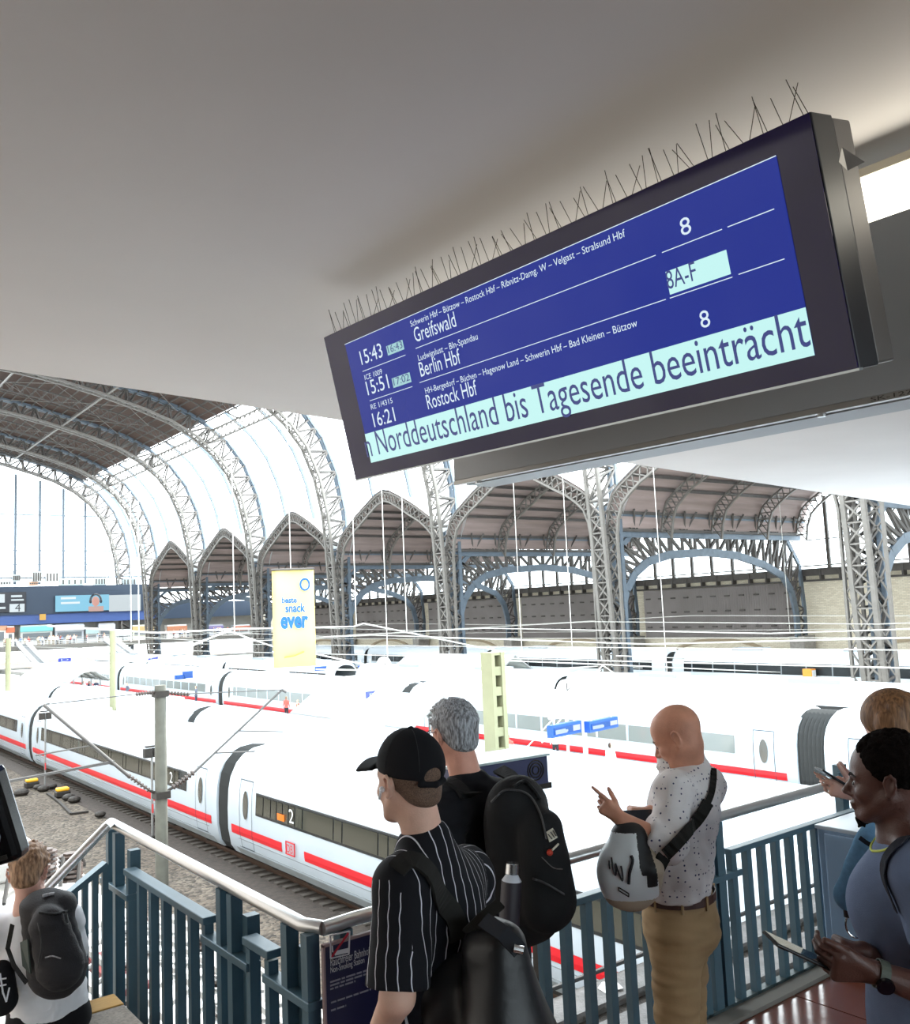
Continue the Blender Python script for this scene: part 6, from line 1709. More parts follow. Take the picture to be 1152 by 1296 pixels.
f.cap(c7, hp, .07, .10, .03, flat=(fw, .8)); f.cap(shL, shR, .04, .04, .03); f.cap(shL, elL, .038, .034, .02); f.cap(elL, wrL, .034, .024, .02); f.cap(shR, elR, .038, .034, .02); f.cap(elR, wrR, .034, .024, .02)
hand(f, wrL, -RH*.95+ZU*.30, FH*.8+ZU*.3, ZU, (12, 30, 40, 45), sc=.92); hand(f, wrR, -RH*.9+ZU*.2, -FH, ZU, (40, 45, 45, 45), sc=.92)
for sd in (-.09, .09): leg(f, hp+rt*sd*.8, cen+rt*sd+ZU*.48, cen+rt*sd+ZU*.08, cen+rt*sd+fw*.15+ZU*.035, rr=(.075, .05, .045, .033))
wom = fobj('person', f, skin('skin_fair', (222, 178, 160))); tag(wom, 'woman with long brown hair behind the curly-haired man, head bent, phone in hand', 'person')
h_ = Field(hc-np.array((.22, .22, .34)), hc+.17, .006)
h_.ell(hc+Mh@np.array((0, -.016, .036)), (.084, .106, .096), Mh, .01)
rs = np.random.RandomState(8)
for i in range(46):
    a = rs.uniform(-2.6, 2.6); st = hc+Mh@np.array((.080*math.sin(a), -.016-.100*math.cos(a)*.9, .03+rs.uniform(-.02, .03)))
    if math.cos(a) < -.45: continue
    en = hc+np.array(rt)*.10*math.sin(a)-fw*(.10+.03*rs.rand())*math.cos(a)-fw*.02-ZU*(.20+.08*rs.rand()); h_.cap(st, en, .017, .008, .012)
h_.cut(hc+Mh@np.array((0, .062, -.01)), Mh@np.array((0, 1, -.35)), .008)
fobj('hair', h_, hair_mat('brown_hair', (92, 62, 38), (146, 104, 66), (1, 1, .12), 130), wom)
g_ = Field(lo, hi, .01)
g_.cap(c7-ZU*.05, hp, .12, .13, .03, flat=(fw, .8)); g_.cap(shL, shR, .06, .06, .04); g_.cap(shL, elL, .055, .052, .03); g_.cap(elL, elL+(wrL-elL)*.6, .05, .04, .03); g_.cap(shR, elR, .055, .05, .03)
g_.cut(hp-ZU*.06, -ZU, .004); denim = cloth('denim_light_blue', (106, 152, 190), .9, .10, 60)
fobj('denim_shirt', g_, denim, wom, fold=folds(.005, 24, 2))
tr_ = Field(lo, np.array([hi[0], hi[1], hp[2]]), .012)
for sd in (-.08, .08): tr_.cap(hp+rt*sd-ZU*.02, cen+rt*sd+ZU*.5, .10, .07, .03); tr_.cap(cen+rt*sd+ZU*.5, cen+rt*sd+ZU*.05, .07, .055, .03)
fobj('trousers', tr_, cloth('jeans_dark', (50, 56, 80)), wom)
t = thing('phone', 'slim black phone in the brown-haired woman\'s hand', 'phone', tuple(J(1052, 985, 3.3)))
pd = J(1064, 990, 3.3)-J(1045, 978, 3.3); pl = np.linalg.norm(pd); pd /= pl; pn = ZU-pd*(ZU@pd); pn /= np.linalg.norm(pn)
slab('shell', J(1054, 984, 3.3), .034, .06, .004, np.stack([np.cross(pd, pn), pd, pn], 1), MATS['phone_black'], t)
# blue denim bag hanging in front of the cabinet
t = thing('denim_bag', 'soft light blue bag with a dark zip and metal ring in front of the cabinet', 'bag', tuple(J(1085, 1100, 3.05)))
bq = J(1092, 1095, 3.02); b_ = Field(bq-.28, bq+.28, .007)
for (xa, ya, xb, yb, ra, rb) in ((1112, 1052, 1082, 1132, .045, .05), (1125, 1070, 1100, 1140, .06, .05), (1100, 1075, 1075, 1130, .035, .038)):
    b_.cap(J(xa, ya, 3.02), J(xb, yb, 3.02), ra, rb, .04, flat=(FH, .6))
fobj('bag_body', b_, denim, t, fold=folds(.006, 22, 6))
m = MB(); strap(m, [J(1088, 1060, 2.96), J(1096, 1066, 2.955), J(1108, 1073, 2.95)], .014, .004, tuple(-FH)); wparent(m.build('zip_pocket', cloth('zip_dark', (26, 30, 40))), t)
rc = J(1084, 1170, 3.02); m = MB(); m.tube([rc+RH*.035*math.cos(a)+ZU*.042*math.sin(a) for a in [math.pi*.35+math.pi*1.3*k/16 for k in range(17)]], .0035, 8); wparent(m.build('metal_ring', mat('ring_silver', (200, 200, 200), .15, .9)), t)
m = MB().tube([J(1072, 1148, 3.01), J(1073, 1160, 3.01)], .012, 8); wparent(m.build('strap_clip', mat('clip_black', (24, 24, 28), .3)), t)
m = MB(); strap(m, [J(1118, 1055, 3.04), J(1132, 1015, 3.1), J(1145, 985, 3.14)], .03, .004, tuple(-FH)); wparent(m.build('shoulder_strap', denim), t)

# ================================================================== YOUNG MAN IN BLACK CAP AND PINSTRIPE SHIRT
D0 = 2.5; fw = heading(42); rt = np.cross(fw, ZU); Mh = frame(heading(48), 3)
hc = J(517, 985, D0)
c7 = J(538, 1058, 2.48); shL = J(512, 1122, 2.37); shR = J(590, 1108, 2.68); hp = J(560, 1330, 2.5); ch = J(548, 1155, 2.5)
elL = J(503, 1262, 2.28); wrL = J(470, 1330, 2.45); elR = J(608, 1240, 2.72); wrR = J(560, 1330, 2.85); cen = hp.copy(); cen[2] = 0
lo, hi = bounds([hc, shL, shR, wrL, wrR, cen, elR, elL], .18); lo[2] = -.01
f = Field(lo, hi, .010, fx=[(hc[0]-.13, hc[0]+.13, .0045)], fy=[(hc[1]-.13, hc[1]+.13, .0045)], fz=[(hc[2]-.17, hc[2]+.12, .0045)])
head(f, hc, Mh, 1.0, ear=1.5, neck_to=c7-ZU*.03, nr=.054, nr2=.058)
f.cap(c7-ZU*.11, hp, .08, .10, .04, flat=(fw, .8)); f.cap(shL, shR, .05, .05, .03)
for a, b, c in ((shL, elL, wrL), (shR, elR, wrR)): f.cap(a, b, .05, .042, .02); f.cap(b, c, .043, .028, .02)
hand(f, wrL, fw*.8-ZU*.5, -rt, ZU, (30, 32, 35, 35)); hand(f, wrR, fw*.8-ZU*.5, -rt, ZU, (30, 32, 35, 35))
for sd in (-.1, .1): leg(f, hp+rt*sd*.8-ZU*.03, cen+rt*sd+ZU*.5, cen+rt*sd+ZU*.09, cen+rt*sd+fw*.17+ZU*.04)
capm = fobj('person', f, skin('skin_light', (214, 172, 152), .08)); tag(capm, 'young man in black baseball cap and black pinstripe shirt, white earbud in his ear', 'person')
h_ = Field(hc-.16, hc+.16, .0045)
h_.ell(hc+Mh@np.array((0, -.018, .026)), (.077, .098, .088), Mh, .01); h_.ell(hc+Mh@np.array((0, -.055, -.035)), (.055, .050, .055), Mh, .02)
hcut(h_, (0, .012, .0), (0, 1, .0), .01); hcut(h_, (0, -.05, -.058), (0, .5, -1), .02)
for q in (-1, 1): h_.ell(hc+Mh@np.array((q*.084, -.006, -.010)), (.022, .022, .036), Mh, .006, 's')
fobj('hair', h_, hair_mat('short_brown_hair', (78, 58, 46), (120, 92, 74), (1, 1, 1), 300), capm)
k_ = Field(hc-np.array((.24, .24, .12)), hc+np.array((.24, .24, .17)), .0045)
Mc = frame(heading(50), -3)
k_.ell(hc+Mc@np.array((0, -.012, .040)), (.086, .108, .098), Mc, .01)
k_.cap(hc+Mc@np.array((0, -.012, .012)), hc+Mc@np.array((0, -.012, .04)), .086, .086, .02, flat=(Mc[:, 0], .8)) if False else None
cutp = hc+Mc@np.array((0, 0, .020)); k_.cut(cutp, Mc@np.array((0, .06, -1.0)), .004)
k_.ell(hc+Mc@np.array((0, -.118, .022)), (.030, .030, .024), Mc, .004, 's')
k_.cap(hc+Mc@np.array((-.04, -.105, .006)), hc+Mc@np.array((0, -.121, .003)), .0085, .0085, .004); k_.cap(hc+Mc@np.array((.04, -.105, .006)), hc+Mc@np.array((0, -.121, .003)), .0085, .0085, .004)
k_.ell(hc+Mc@np.array((0, -.012, .139)), (.008, .008, .005), Mc, .003)
for i in range(-8, 9):       # curved brim
    x = i*.0092; z = .040-.30*x*x/.08; y1 = .165-4.2*x*x
    k_.cap(hc+Mc@np.array((x, .070, z+.006)), hc+Mc@np.array((x, y1, z-.010)), .0062, .0048, .008)
capo = fobj('cap', k_, cloth('cap_black', (20, 20, 24), .9), capm)
m = MB()
for a in (0, 60, 120):
    an = math.radians(a); pts = []
    for k in range(13):
        t_ = math.pi*k/12; v = np.array((math.cos(t_)*math.cos(an)*.0865, -.012+math.cos(t_)*math.sin(an)*.1085, .040+math.sin(t_)*.0985))
        if v[2] > .02: pts.append(hc+Mc@v)
    m.tube(pts, .0012, 4)
wparent(m.build('cap_seam', mat('seam_black', (34, 34, 38), .9)), capm)
m = MB().ball(hc+Mh@np.array((-.088, .006, -.016)), .0085, 10, 8); m.tube([hc+Mh@np.array((-.090, .008, -.016)), hc+Mh@np.array((-.088, .020, -.042))], .0034, 8)
wparent(m.build('earbud', mat('earbud_white', (235, 236, 240), .2), smooth=True), capm)
g_ = Field(lo, np.array([hi[0], hi[1], c7[2]+.04]), .0085)
g_.cap(ch, hp-ZU*.03, .170, .162, .04, flat=(fw, .74)); g_.cap(shL, shR, .078, .078, .05); g_.cap(c7-ZU*.020, ch, .074, .12, .06)
for q, (a, b) in enumerate(((shL, elL), (shR, elR))):
    pc = a+(b-a)*.92; g_.cap(a, a+(b-a)*1.02, .078, .082, .03, clip=(pc, b-a))
g_.ell(c7+ZU*.052+fw*.025, (.064, .064, .058), None, .006, 's'); g_.cut(hp-ZU*.04, -ZU, .004)
pin = cloth('pinstripe_black', (17, 18, 24), .85, .02, 10); nt = pin.node_tree
at_ = nt.nodes.new('ShaderNodeAttribute'); at_.attribute_name = 'stripe'; fr_ = nt.nodes.new('ShaderNodeMath'); fr_.operation = 'FRACT'; nt.links.new(at_.outputs['Fac'], fr_.inputs[0])
l1 = nt.nodes.new('ShaderNodeMath'); l1.operation = 'LESS_THAN'; l1.inputs[1].default_value = .085; nt.links.new(fr_.outputs[0], l1.inputs[0])
mx = nt.nodes.new('ShaderNodeMix'); mx.data_type = 'RGBA'; src = nt.nodes['Principled BSDF'].inputs['Base Color'].links[0].from_socket
nt.links.new(l1.outputs[0], mx.inputs[0]); nt.links.new(src, mx.inputs[6]); mx.inputs[7].default_value = (*srgb((200, 200, 208)), 1); nt.links.new(mx.outputs[2], nt.nodes['Principled BSDF'].inputs['Base Color'])
def seg_d(V, a, b):
    ba = b-a; t = np.clip((V-a)@ba/(ba@ba), 0, 1); return np.linalg.norm(V-a-t[:, None]*ba, axis=1), t
_shL, _elL, _shR, _elR, _c7, _rt, _fw = shL, elL, shR, elR, c7, rt, fw
def stripe(V):
    wob = .0016*np.sin(V[:, 2]*60)+.001*np.sin(V[:, 2]*133+V[:, 0]*40)
    dL, tL = seg_d(V, _shL, _elL); dR, tR = seg_d(V, _shR, _elR); lat = (V-_c7)@_rt; dp = (V-_c7)@_fw
    u = (lat+wob)/.034+8.02
    uL = ((V-_shL)@(_fw*.9-_rt*.5)+wob+.25*np.maximum(0, _shL[2]+.02-V[:, 2])*0)/.031+20.5; uR = ((V-_shR)@_fw+wob)/.033+20.5
    top = np.clip((V[:, 2]-(_shL[2]+.01))/.05, 0, 1)
    return np.where((dL < .096) & (lat < -.165), uL, np.where((dR < .096) & (lat > .165), uR, u))
fobj('shirt', g_, pin, capm, fold=folds(.005, 42, 21, (0, 0, 1), .8), attr={'stripe': stripe}, mats=[pin, cloth('plain_black_cloth', (17, 18, 24), .85, .02, 10)], matidx=lambda P_: ((np.abs(np.abs((P_-_c7)@_rt)-.165) < .012) & ((seg_d(P_, _shL, _elL)[0] < .11) | (seg_d(P_, _shR, _elR)[0] < .11))) | ((np.abs(seg_d(P_, _shL, _elL)[0]-.096) < .009) & ((P_-_c7)@_rt < -.15))); PS = g_
tr_ = Field(lo, np.array([hi[0], hi[1], hp[2]+.12]), .011); tr_.cap(hp+ZU*.06, hp-ZU*.08, .14, .14, .03, flat=(fw, .85))
for sd in (-.085, .085): tr_.cap(hp+rt*sd-ZU*.08, cen+rt*sd+ZU*.5, .09, .07, .03); tr_.cap(cen+rt*sd+ZU*.5, cen+rt*sd+ZU*.06, .07, .06, .03)
tr_.cut(hp+ZU*.05, ZU, .004); fobj('trousers', tr_, MATS['panel_dark'], capm)
# his leather backpack
t = thing('backpack', 'glossy black leather backpack hanging low on the pinstriped man\'s back', 'backpack', tuple(J(650, 1260, 2.25)))
bc = J(640, 1265, 2.30); Mb = np.stack([rt, fw, ZU], 1)
b_ = Field(bc-.42, bc+.42, .009)
b_.cap(J(618, 1205, 2.32), J(655, 1350, 2.30), .085, .16, .05, flat=(fw, .62)); b_.cap(J(640, 1200, 2.27), J(650, 1330, 2.25), .06, .12, .05, flat=(fw, .8)); b_.ell(J(575, 1265, 2.40), (.10, .10, .14), Mb, .05)
fobj('backpack_body', b_, mat('black_leather', (17, 18, 21), .42, 0, .1, 20, .06, 40, spec=.5), t, fold=folds(.005, 30, 31, (0, 0, 1), .8))
pts = catmull([J(500, 1098, 2.30), J(520, 1085, 2.33), J(548, 1100, 2.33), J(575, 1135, 2.32), J(592, 1170, 2.33), J(602, 1200, 2.31)], 7); pts, nn = snap(pts, PS, .004)
m = MB(); strap(m, pts, .055, .008, nn); wparent(m.build('shoulder_strap', MATS['strap_black']), t)
pts = catmull([J(503, 1092, 2.25), J(492, 1118, 2.22), J(484, 1150, 2.24)], 5)
m = MB(); strap(m, [J(592, 1180, 2.30), J(612, 1160, 2.26), J(634, 1142, 2.24)], .03, .006, tuple(-FH)); wparent(m.build('side_strap', MATS['strap_black']), t)
m = MB(); strap(m, [J(612, 1165, 2.22), J(637, 1182, 2.18), J(658, 1204, 2.16)], .04, .006, tuple(-FH+ZU)); wparent(m.build('leather_highlight', mat('highlight_grey', (46, 50, 56), .2, .3)), t)  # paler glossy strip standing in for the highlight on the leather
m = MB().tube([J(650, 1200, 2.15), J(662, 1203, 2.15)], .010, 10); wparent(m.build('metal_clip', MATS['ring_silver']), t)

# ================================================================== GREY-HAIRED MAN WITH BLACK BACKPACK
D0 = 3.45; fw = heading(52); rt = np.cross(fw, ZU); Mh = frame(heading(54), 6)
hc = J(574, 927, D0)
c7 = J(592, 985, 3.42); shL = J(566, 1022, 3.30); shR = J(645, 1012, 3.58); hp = J(620, 1185, 3.45); ch = J(603, 1045, 3.45)
elL = J(556, 1118, 3.22); wrL = J(520, 1130, 3.5); elR = J(660, 1105, 3.65); wrR = J(600, 1110, 3.85); cen = hp.copy(); cen[2] = 0
lo, hi = bounds([hc, shL, shR, wrL, wrR, cen, elR, elL], .18); lo[2] = -.01
f = Field(lo, hi, .010, fx=[(hc[0]-.13, hc[0]+.13, .0048)], fy=[(hc[1]-.13, hc[1]+.13, .0048)], fz=[(hc[2]-.17, hc[2]+.12, .0048)])
head(f, hc, Mh, 1.0, ear=1.4, neck_to=c7-ZU*.03, nr=.056, nr2=.062)
f.cap(c7-ZU*.11, hp, .08, .10, .04, flat=(fw, .8)); f.cap(shL, shR, .05, .05, .03)
for a, b, c in ((shL, elL, wrL), (shR, elR, wrR)): f.cap(a, b, .05, .042, .02); f.cap(b, c, .043, .028, .02)
hand(f, wrL, fw, -ZU, rt, (30, 32, 35, 35)); hand(f, wrR, fw, -ZU, -rt, (30, 32, 35, 35))
for sd in (-.1, .1): leg(f, hp+rt*sd*.8-ZU*.03, cen+rt*sd+ZU*.5, cen+rt*sd+ZU*.09, cen+rt*sd+fw*.17+ZU*.04)
grm = fobj('person', f, skin('skin_rosy', (216, 158, 138), .08)); tag(grm, 'grey-haired man with glasses seen from behind in black T-shirt, big backpack on', 'person')
h_ = Field(hc-.16, hc+.17, .0045)
h_.ell(hc+Mh@np.array((0, -.016, .034)), (.083, .104, .094), Mh, .01); h_.ell(hc+Mh@np.array((0, -.058, -.03)), (.062, .052, .058), Mh, .02)
rs = np.random.RandomState(3)
for i in range(150):
    v = rs.normal(size=3); v[2] = abs(v[2]); v /= np.linalg.norm(v); p = np.array((0, -.016, .034))+v*np.array((.082, .103, .093)); q = p+np.array((v[0]*.004, .02+v[1]*.003, .004)); h_.cap(hc+Mh@p, hc+Mh@q, .006, .004, .004)
hcut(h_, (0, .064, .05), (0, 1, -.5), .01); hcut(h_, (0, .020, -.002), (0, .9, -.6), .01); hcut(h_, (0, -.05, -.060), (0, .5, -1), .02)
for q in (-1, 1): h_.ell(hc+Mh@np.array((q*.086, -.004, -.012)), (.022, .022, .034), Mh, .006, 's')
fobj('hair', h_, hair_mat('grey_hair', (92, 92, 94), (180, 184, 190), (1, 1, .25), 150), grm)
m = MB().tube([hc+Mh@np.array(p) for p in ((-.078, -.004, .012), (-.076, .05, .006), (-.068, .095, .002))], .0022, 6)
m.tube([hc+Mh@np.array((-.068+.036+.026*math.cos(a), .100, -.006+.021*math.sin(a))) for a in [2*math.pi*k/16 for k in range(17)]], .0018, 6); m.tube([hc+Mh@np.array((.068-.036+.026*math.cos(a), .100, -.006+.021*math.sin(a))) for a in [2*math.pi*k/16 for k in range(17)]], .0018, 6)
wparent(m.build('glasses', mat('glasses_dark', (30, 34, 50), .3)), grm)
g_ = Field(lo, np.array([hi[0], hi[1], c7[2]+.04]), .009)
g_.cap(ch, hp-ZU*.03, .170, .165, .04, flat=(fw, .76)); g_.cap(shL, shR, .080, .080, .05); g_.cap(c7-ZU*.030, ch, .078, .12, .06)
for a, b in ((shL, elL), (shR, elR)): g_.cap(a, b, .078, .076, .03, clip=(a+(b-a)*.8, b-a))
g_.ell(c7+ZU*.045+fw*.03, (.068, .068, .06), None, .006, 's'); g_.cut(hp-ZU*.04, -ZU, .004)
fobj('t_shirt', g_, cloth('tee_black', (24, 25, 30), .9), grm, fold=folds(.005, 44, 41)); GS = g_
tr_ = Field(lo, np.array([hi[0], hi[1], hp[2]+.12]), .011); tr_.cap(hp+ZU*.06, hp-ZU*.08, .15, .15, .03, flat=(fw, .85))
for sd in (-.085, .085): tr_.cap(hp+rt*sd-ZU*.08, cen+rt*sd+ZU*.5, .09, .07, .03); tr_.cap(cen+rt*sd+ZU*.5, cen+rt*sd+ZU*.06, .07, .06, .03)
tr_.cut(hp+ZU*.05, ZU, .004); fobj('trousers', tr_, MATS['panel_dark'], grm)
t = thing('backpack', 'large black fabric backpack with light logo and bottle pocket on the grey-haired man\'s back', 'backpack', tuple(J(670, 1090, 3.1)))
bkc = J(668, 1090, 3.18); Mb = np.stack([rt, fw, ZU], 1)
b_ = Field(bkc-.36, bkc+.36, .0075); bw = -fw
b_.cap(J(655, 1040, 3.24), J(668, 1140, 3.20), .135, .150, .03, flat=(fw, .70)); b_.cap(J(685, 1055, 3.12), J(695, 1140, 3.10), .085, .105, .03, flat=(fw, .8)); b_.ell(J(655, 1020, 3.2), (.11, .08, .10), Mb, .05)
for s in (-1, 1): b_.cap(J(662+s*3, 1018, 3.10), J(668, 1160, 3.05), .006, .006, .008) if False else None
bp_m = cloth('backpack_black', (25, 26, 28), .75, .06, 60, .3)
fobj('backpack_body', b_, bp_m, t, fold=folds(.0045, 44, 51, (0, 0, 1), .8)); BK = b_
def line(F_, pp, r, d0, n=5, off=.003): return MB().tube([on_f(F_, *p, d0, off) for p in [(a[0], a[1]) for a in catmull([np.array((x, y, 0.)) for x, y in pp], n)]], r, 6)
wparent(line(BK, [(622, 1015), (640, 1000), (668, 1005), (684, 1030), (692, 1062)], .004, 3.1).build('zip', mat('zip_grey', (60, 60, 62), .5)), t)
wparent(line(BK, [(686, 1085), (700, 1098), (712, 1100)], .002, 3.1).build('piping', mat('piping_grey', (92, 88, 86), .5)), t)
wparent(line(BK, [(674, 1112), (690, 1118), (714, 1132)], .004, 3.1).build('zip', MATS['zip_grey']), t)
wparent(line(BK, [(650, 996), (664, 989), (676, 1000), (684, 1012)], .007, 3.1, off=.012).build('grab_handle', bp_m), t)
lg = MB(); pq = [on_f(BK, x, y, 3.1, .006) for x, y in ((692, 1053), (700, 1048), (706, 1060), (696, 1066))]
lg.add(pq, [(0, 1, 2, 3)]); o = wparent(lg.build('logo_patch', mat('logo_cream', (214, 208, 190), .6)), t); sd2 = o.modifiers.new('t', 'SOLIDIFY'); sd2.thickness = .003
m = MB()
for a, b in (((694, 1056), (699, 1062)), ((697, 1053), (702, 1060)), ((700, 1051), (704, 1058))): m.tube([on_f(BK, *a, 3.1, .011), on_f(BK, *b, 3.1, .011)], .0018, 5)
wparent(m.build('logo_mark', mat('logo_dark', (50, 48, 44), .6)), t)
wparent(MB().ball(on_f(BK, 696, 1079, 3.1, .004), .011, 10, 6, (1, 1, 1)).build('round_badge', mat('badge_red', (196, 60, 40), .5), smooth=True), t)
wparent(line(BK, [(699, 1076), (707, 1068)], .0035, 3.1, off=.006).build('brand_stitching', MATS['logo_cream']), t)
m = MB(); pts = catmull([J(568, 995, 3.30), J(590, 990, 3.26), J(612, 1002, 3.2), J(632, 1022, 3.14)], 6); pts, nn = snap(pts, GS, .004); strap(m, pts, .062, .012, nn); wparent(m.build('shoulder_strap', bp_m), t)
m = MB(); pts = catmull([J(632, 975, 3.45), J(648, 985, 3.36), J(655, 1000, 3.26)], 6); strap(m, pts, .05, .010, tuple(-FH+ZU)); wparent(m.build('shoulder_strap', bp_m), t)
t = thing('water_bottle', 'steel-capped dark bottle in the side pocket of the big black backpack', 'bottle', tuple(J(645, 1185, 2.98)))
a_, b2_ = J(644, 1180, 2.97), J(649, 1092, 3.0); ax_ = (b2_-a_); 
wparent(MB().tube([a_+ax_*k for k in (0, .02, .68, .74)], [.030, .034, .034, .033], 20).build('bottle_body', mat('bottle_sleeve', (42, 38, 46), .5), auto=True), t)
wparent(MB().tube([a_+ax_*k for k in (.74, .80, .84)], [.033, .024, .019], 20).build('shoulder', mat('bottle_white', (206, 212, 222), .3), auto=True), t)
wparent(MB().tube([a_+ax_*k for k in (.84, .845, .99, 1.0)], [.019, .023, .023, .020], 20).build('steel_cap', MATS['ring_silver'], auto=True), t)

# ================================================================== SEATED MAN WITH BACKPACK
D0 = 4.35; fw = heading(84); rt = np.cross(fw, ZU); Mh = frame(heading(78), 14)
hc = J(36, 1103, D0)
hp = J(62, 1268, 4.40); hp[2] = .33
c7 = J(42, 1146, 4.30); shL = J(2, 1178, 4.30); shR = J(84, 1165, 4.36); ch = J(48, 1195, 4.34)
elL = J(-6, 1235, 4.42); wrL = J(-4, 1235, 4.68); elR = J(96, 1225, 4.50); wrR = J(60, 1215, 4.80)
kn = [hp+fw*.40+rt*(s-.16)+ZU*.03 for s in (-.11, .11)]; an = [hp+fw*.44+rt*(s-.18)-ZU*.38 for s in (-.11, .11)]
lo, hi = bounds([hc, shL, shR, wrL, wrR]+kn+an+[hp], .18)
f = Field(lo, hi, .010, fx=[(hc[0]-.12, hc[0]+.12, .006)], fy=[(hc[1]-.12, hc[1]+.12, .006)], fz=[(hc[2]-.16, hc[2]+.12, .006)])
head(f, hc, Mh, 1.02, ear=1.4, neck_to=c7, nr=.052, nr2=.058)
f.cap(c7-ZU*.02, hp+ZU*.05, .09, .11, .04, flat=(fw, .8)); f.cap(shL, shR, .05, .05, .03)
for a, b, c in ((shL, elL, wrL), (shR, elR, wrR)): f.cap(a, b, .048, .042, .02); f.cap(b, c, .042, .028, .02)
hand(f, wrL, fw+rt*.3, -ZU, rt, (25, 30, 35, 35)); hand(f, wrR, fw-rt*.3, -ZU, -rt, (25, 30, 35, 35))
for k, s in enumerate((-.13, .13)): f.cap(hp+rt*s*.7, kn[k], .08, .055, .03); f.cap(kn[k], an[k], .052, .036, .03); f.cap(an[k]-ZU*.05, an[k]+fw*.16-ZU*.07, .035, .032, .02)
st = fobj('person', f, skin('skin_pinkish', (224, 176, 158), .06)); tag(st, 'seated man with tousled light brown hair and white T-shirt, back turned, at the stair top', 'person')
h_ = Field(hc-.17, hc+.18, .005)
h_.ell(hc+Mh@np.array((0, -.014, .036)), (.084, .104, .095), Mh, .01); h_.ell(hc+Mh@np.array((0, -.058, -.028)), (.062, .052, .060), Mh, .02)
rs = np.random.RandomState(12)
for i in range(130):
    v = rs.normal(size=3); v[2] = abs(v[2]); v /= np.linalg.norm(v); p = np.array((0, -.014, .036))+v*np.array((.080, .100, .092)); q = p+v*.007+rs.normal(size=3)*.007+np.array((0, .012, .002)); h_.cap(hc+Mh@p, hc+Mh@q, .0115, .006, .008)
hcut(h_, (0, .066, .05), (0, 1, -.5), .01); hcut(h_, (0, .020, -.002), (0, .9, -.6), .01); hcut(h_, (0, -.05, -.066), (0, .4, -1), .02)
for q in (-1, 1): h_.ell(hc+Mh@np.array((q*.086, -.004, -.014)), (.022, .022, .036), Mh, .006, 's')
fobj('hair', h_, hair_mat('light_brown_hair', (112, 82, 60), (190, 150, 116), (1, 1, .3), 90), st)
g_ = Field(lo, np.array([hi[0], hi[1], c7[2]+.05]), .0085)
g_.cap(ch, hp+ZU*.10, .165, .165, .04, flat=(fw, .76)); g_.cap(shL, shR, .078, .078, .05); g_.cap(c7-ZU*.025, ch, .074, .12, .06); g_.cap(hp+ZU*.10, hp+ZU*.05, .170, .175, .03, flat=(fw, .8))
for a, b in ((shL, elL), (shR, elR)): g_.cap(a, b, .074, .074, .03, clip=(a+(b-a)*.72, b-a))
g_.ell(c7+ZU*.045+fw*.03, (.064, .064, .05), None, .006, 's'); g_.cut(hp+ZU*.02, -ZU, .004)
fobj('t_shirt', g_, cloth('tee_white', (232, 234, 240), .85, .02), st, fold=folds(.0055, 46, 61)); WS = g_
tr_ = Field(lo, np.array([hi[0], hi[1], hp[2]+.1]), .009); tr_.cap(hp-rt*.05, hp+rt*.05, .13, .13, .03); tr_.cap(hp+ZU*.06, hp, .150, .15, .03, flat=(fw, .85))
for k, s in enumerate((-.13, .13)): tr_.cap(hp+rt*s*.7, kn[k], .10, .082, .03)
tr_.cut((0, 0, .245), -ZU, .006, lo, np.array([hi[0], hp[1]+.33, 1.])); 
fobj('shorts', tr_, cloth('shorts_black', (22, 22, 26), .9), st, fold=folds(.004, 18, 71))
m = MB()
for a in an: m.ball(a-ZU*.06+fw*.06, .1, 10, 8, (.5, 1.2, .45))
wparent(m.build('shoe', mat('shoe_white', (220, 220, 220), .6), smooth=True), st)
t = thing('backpack', 'black daypack with a mesh side pocket on the seated man\'s back', 'backpack', tuple(J(68, 1200, 4.1)))
b_ = Field(J(66, 1195, 4.12)-.36, J(66, 1195, 4.12)+.36, .0075)
b_.cap(J(60, 1160, 4.18), J(72, 1225, 4.16), .115, .135, .03, flat=(fw, .62)); b_.cap(J(62, 1172, 4.06), J(76, 1222, 4.06), .085, .105, .03, flat=(fw, .7)); b_.ell(J(62, 1145, 4.18), (.12, .09, .06), np.stack([rt, fw, ZU], 1), .04)
fobj('backpack_body', b_, mat('daypack_black', (28, 27, 33), .7, 0, .08, 40, .3, 200), t, fold=folds(.0045, 44, 81)); DP = b_
wparent(line(DP, [(50, 1155), (70, 1157), (88, 1152)], .006, 4.1).build('compression_strap', bp_m), t)
wparent(line(DP, [(54, 1134), (62, 1132), (69, 1131)], .007, 4.1).build('logo', mat('logo_grey', (170, 168, 174), .5)), t)
wparent(line(DP, [(57, 1212), (66, 1210), (77, 1213)], .003, 4.1).build('logo', MATS['logo_grey']), t)
wparent(line(DP, [(79, 1156), (82, 1168), (86, 1168), (84, 1156)], .004, 4.1).build('buckle', MATS['zip_grey']), t)
wparent(line(DP, [(48, 1168), (52, 1195), (48, 1225)], .003, 4.1).build('piping', MATS['zip_grey']), t)
m = MB(); qs = [on_f(DP, x, y, 4.1, .005) for x, y in ((27, 1192), (36, 1188), (40, 1232), (30, 1222))]; m.add(qs, [(0, 1, 2, 3)]); o = wparent(m.build('mesh_pocket', mat('mesh_green_grey', (64, 76, 72), .7)), t); q_ = o.modifiers.new('t', 'SOLIDIFY'); q_.thickness = .006
m = MB(); strap(m, [J(16, 1170, 4.05), J(10, 1200, 4.12), J(18, 1222, 4.08), J(34, 1244, 4.05)], .02, .004, tuple(-FH)); wparent(m.build('shoulder_strap', bp_m), t)
t = thing('sling_bag', 'small black bag with white print beside the seated man at the left edge', 'bag', tuple(J(2, 1250, 4.2)))
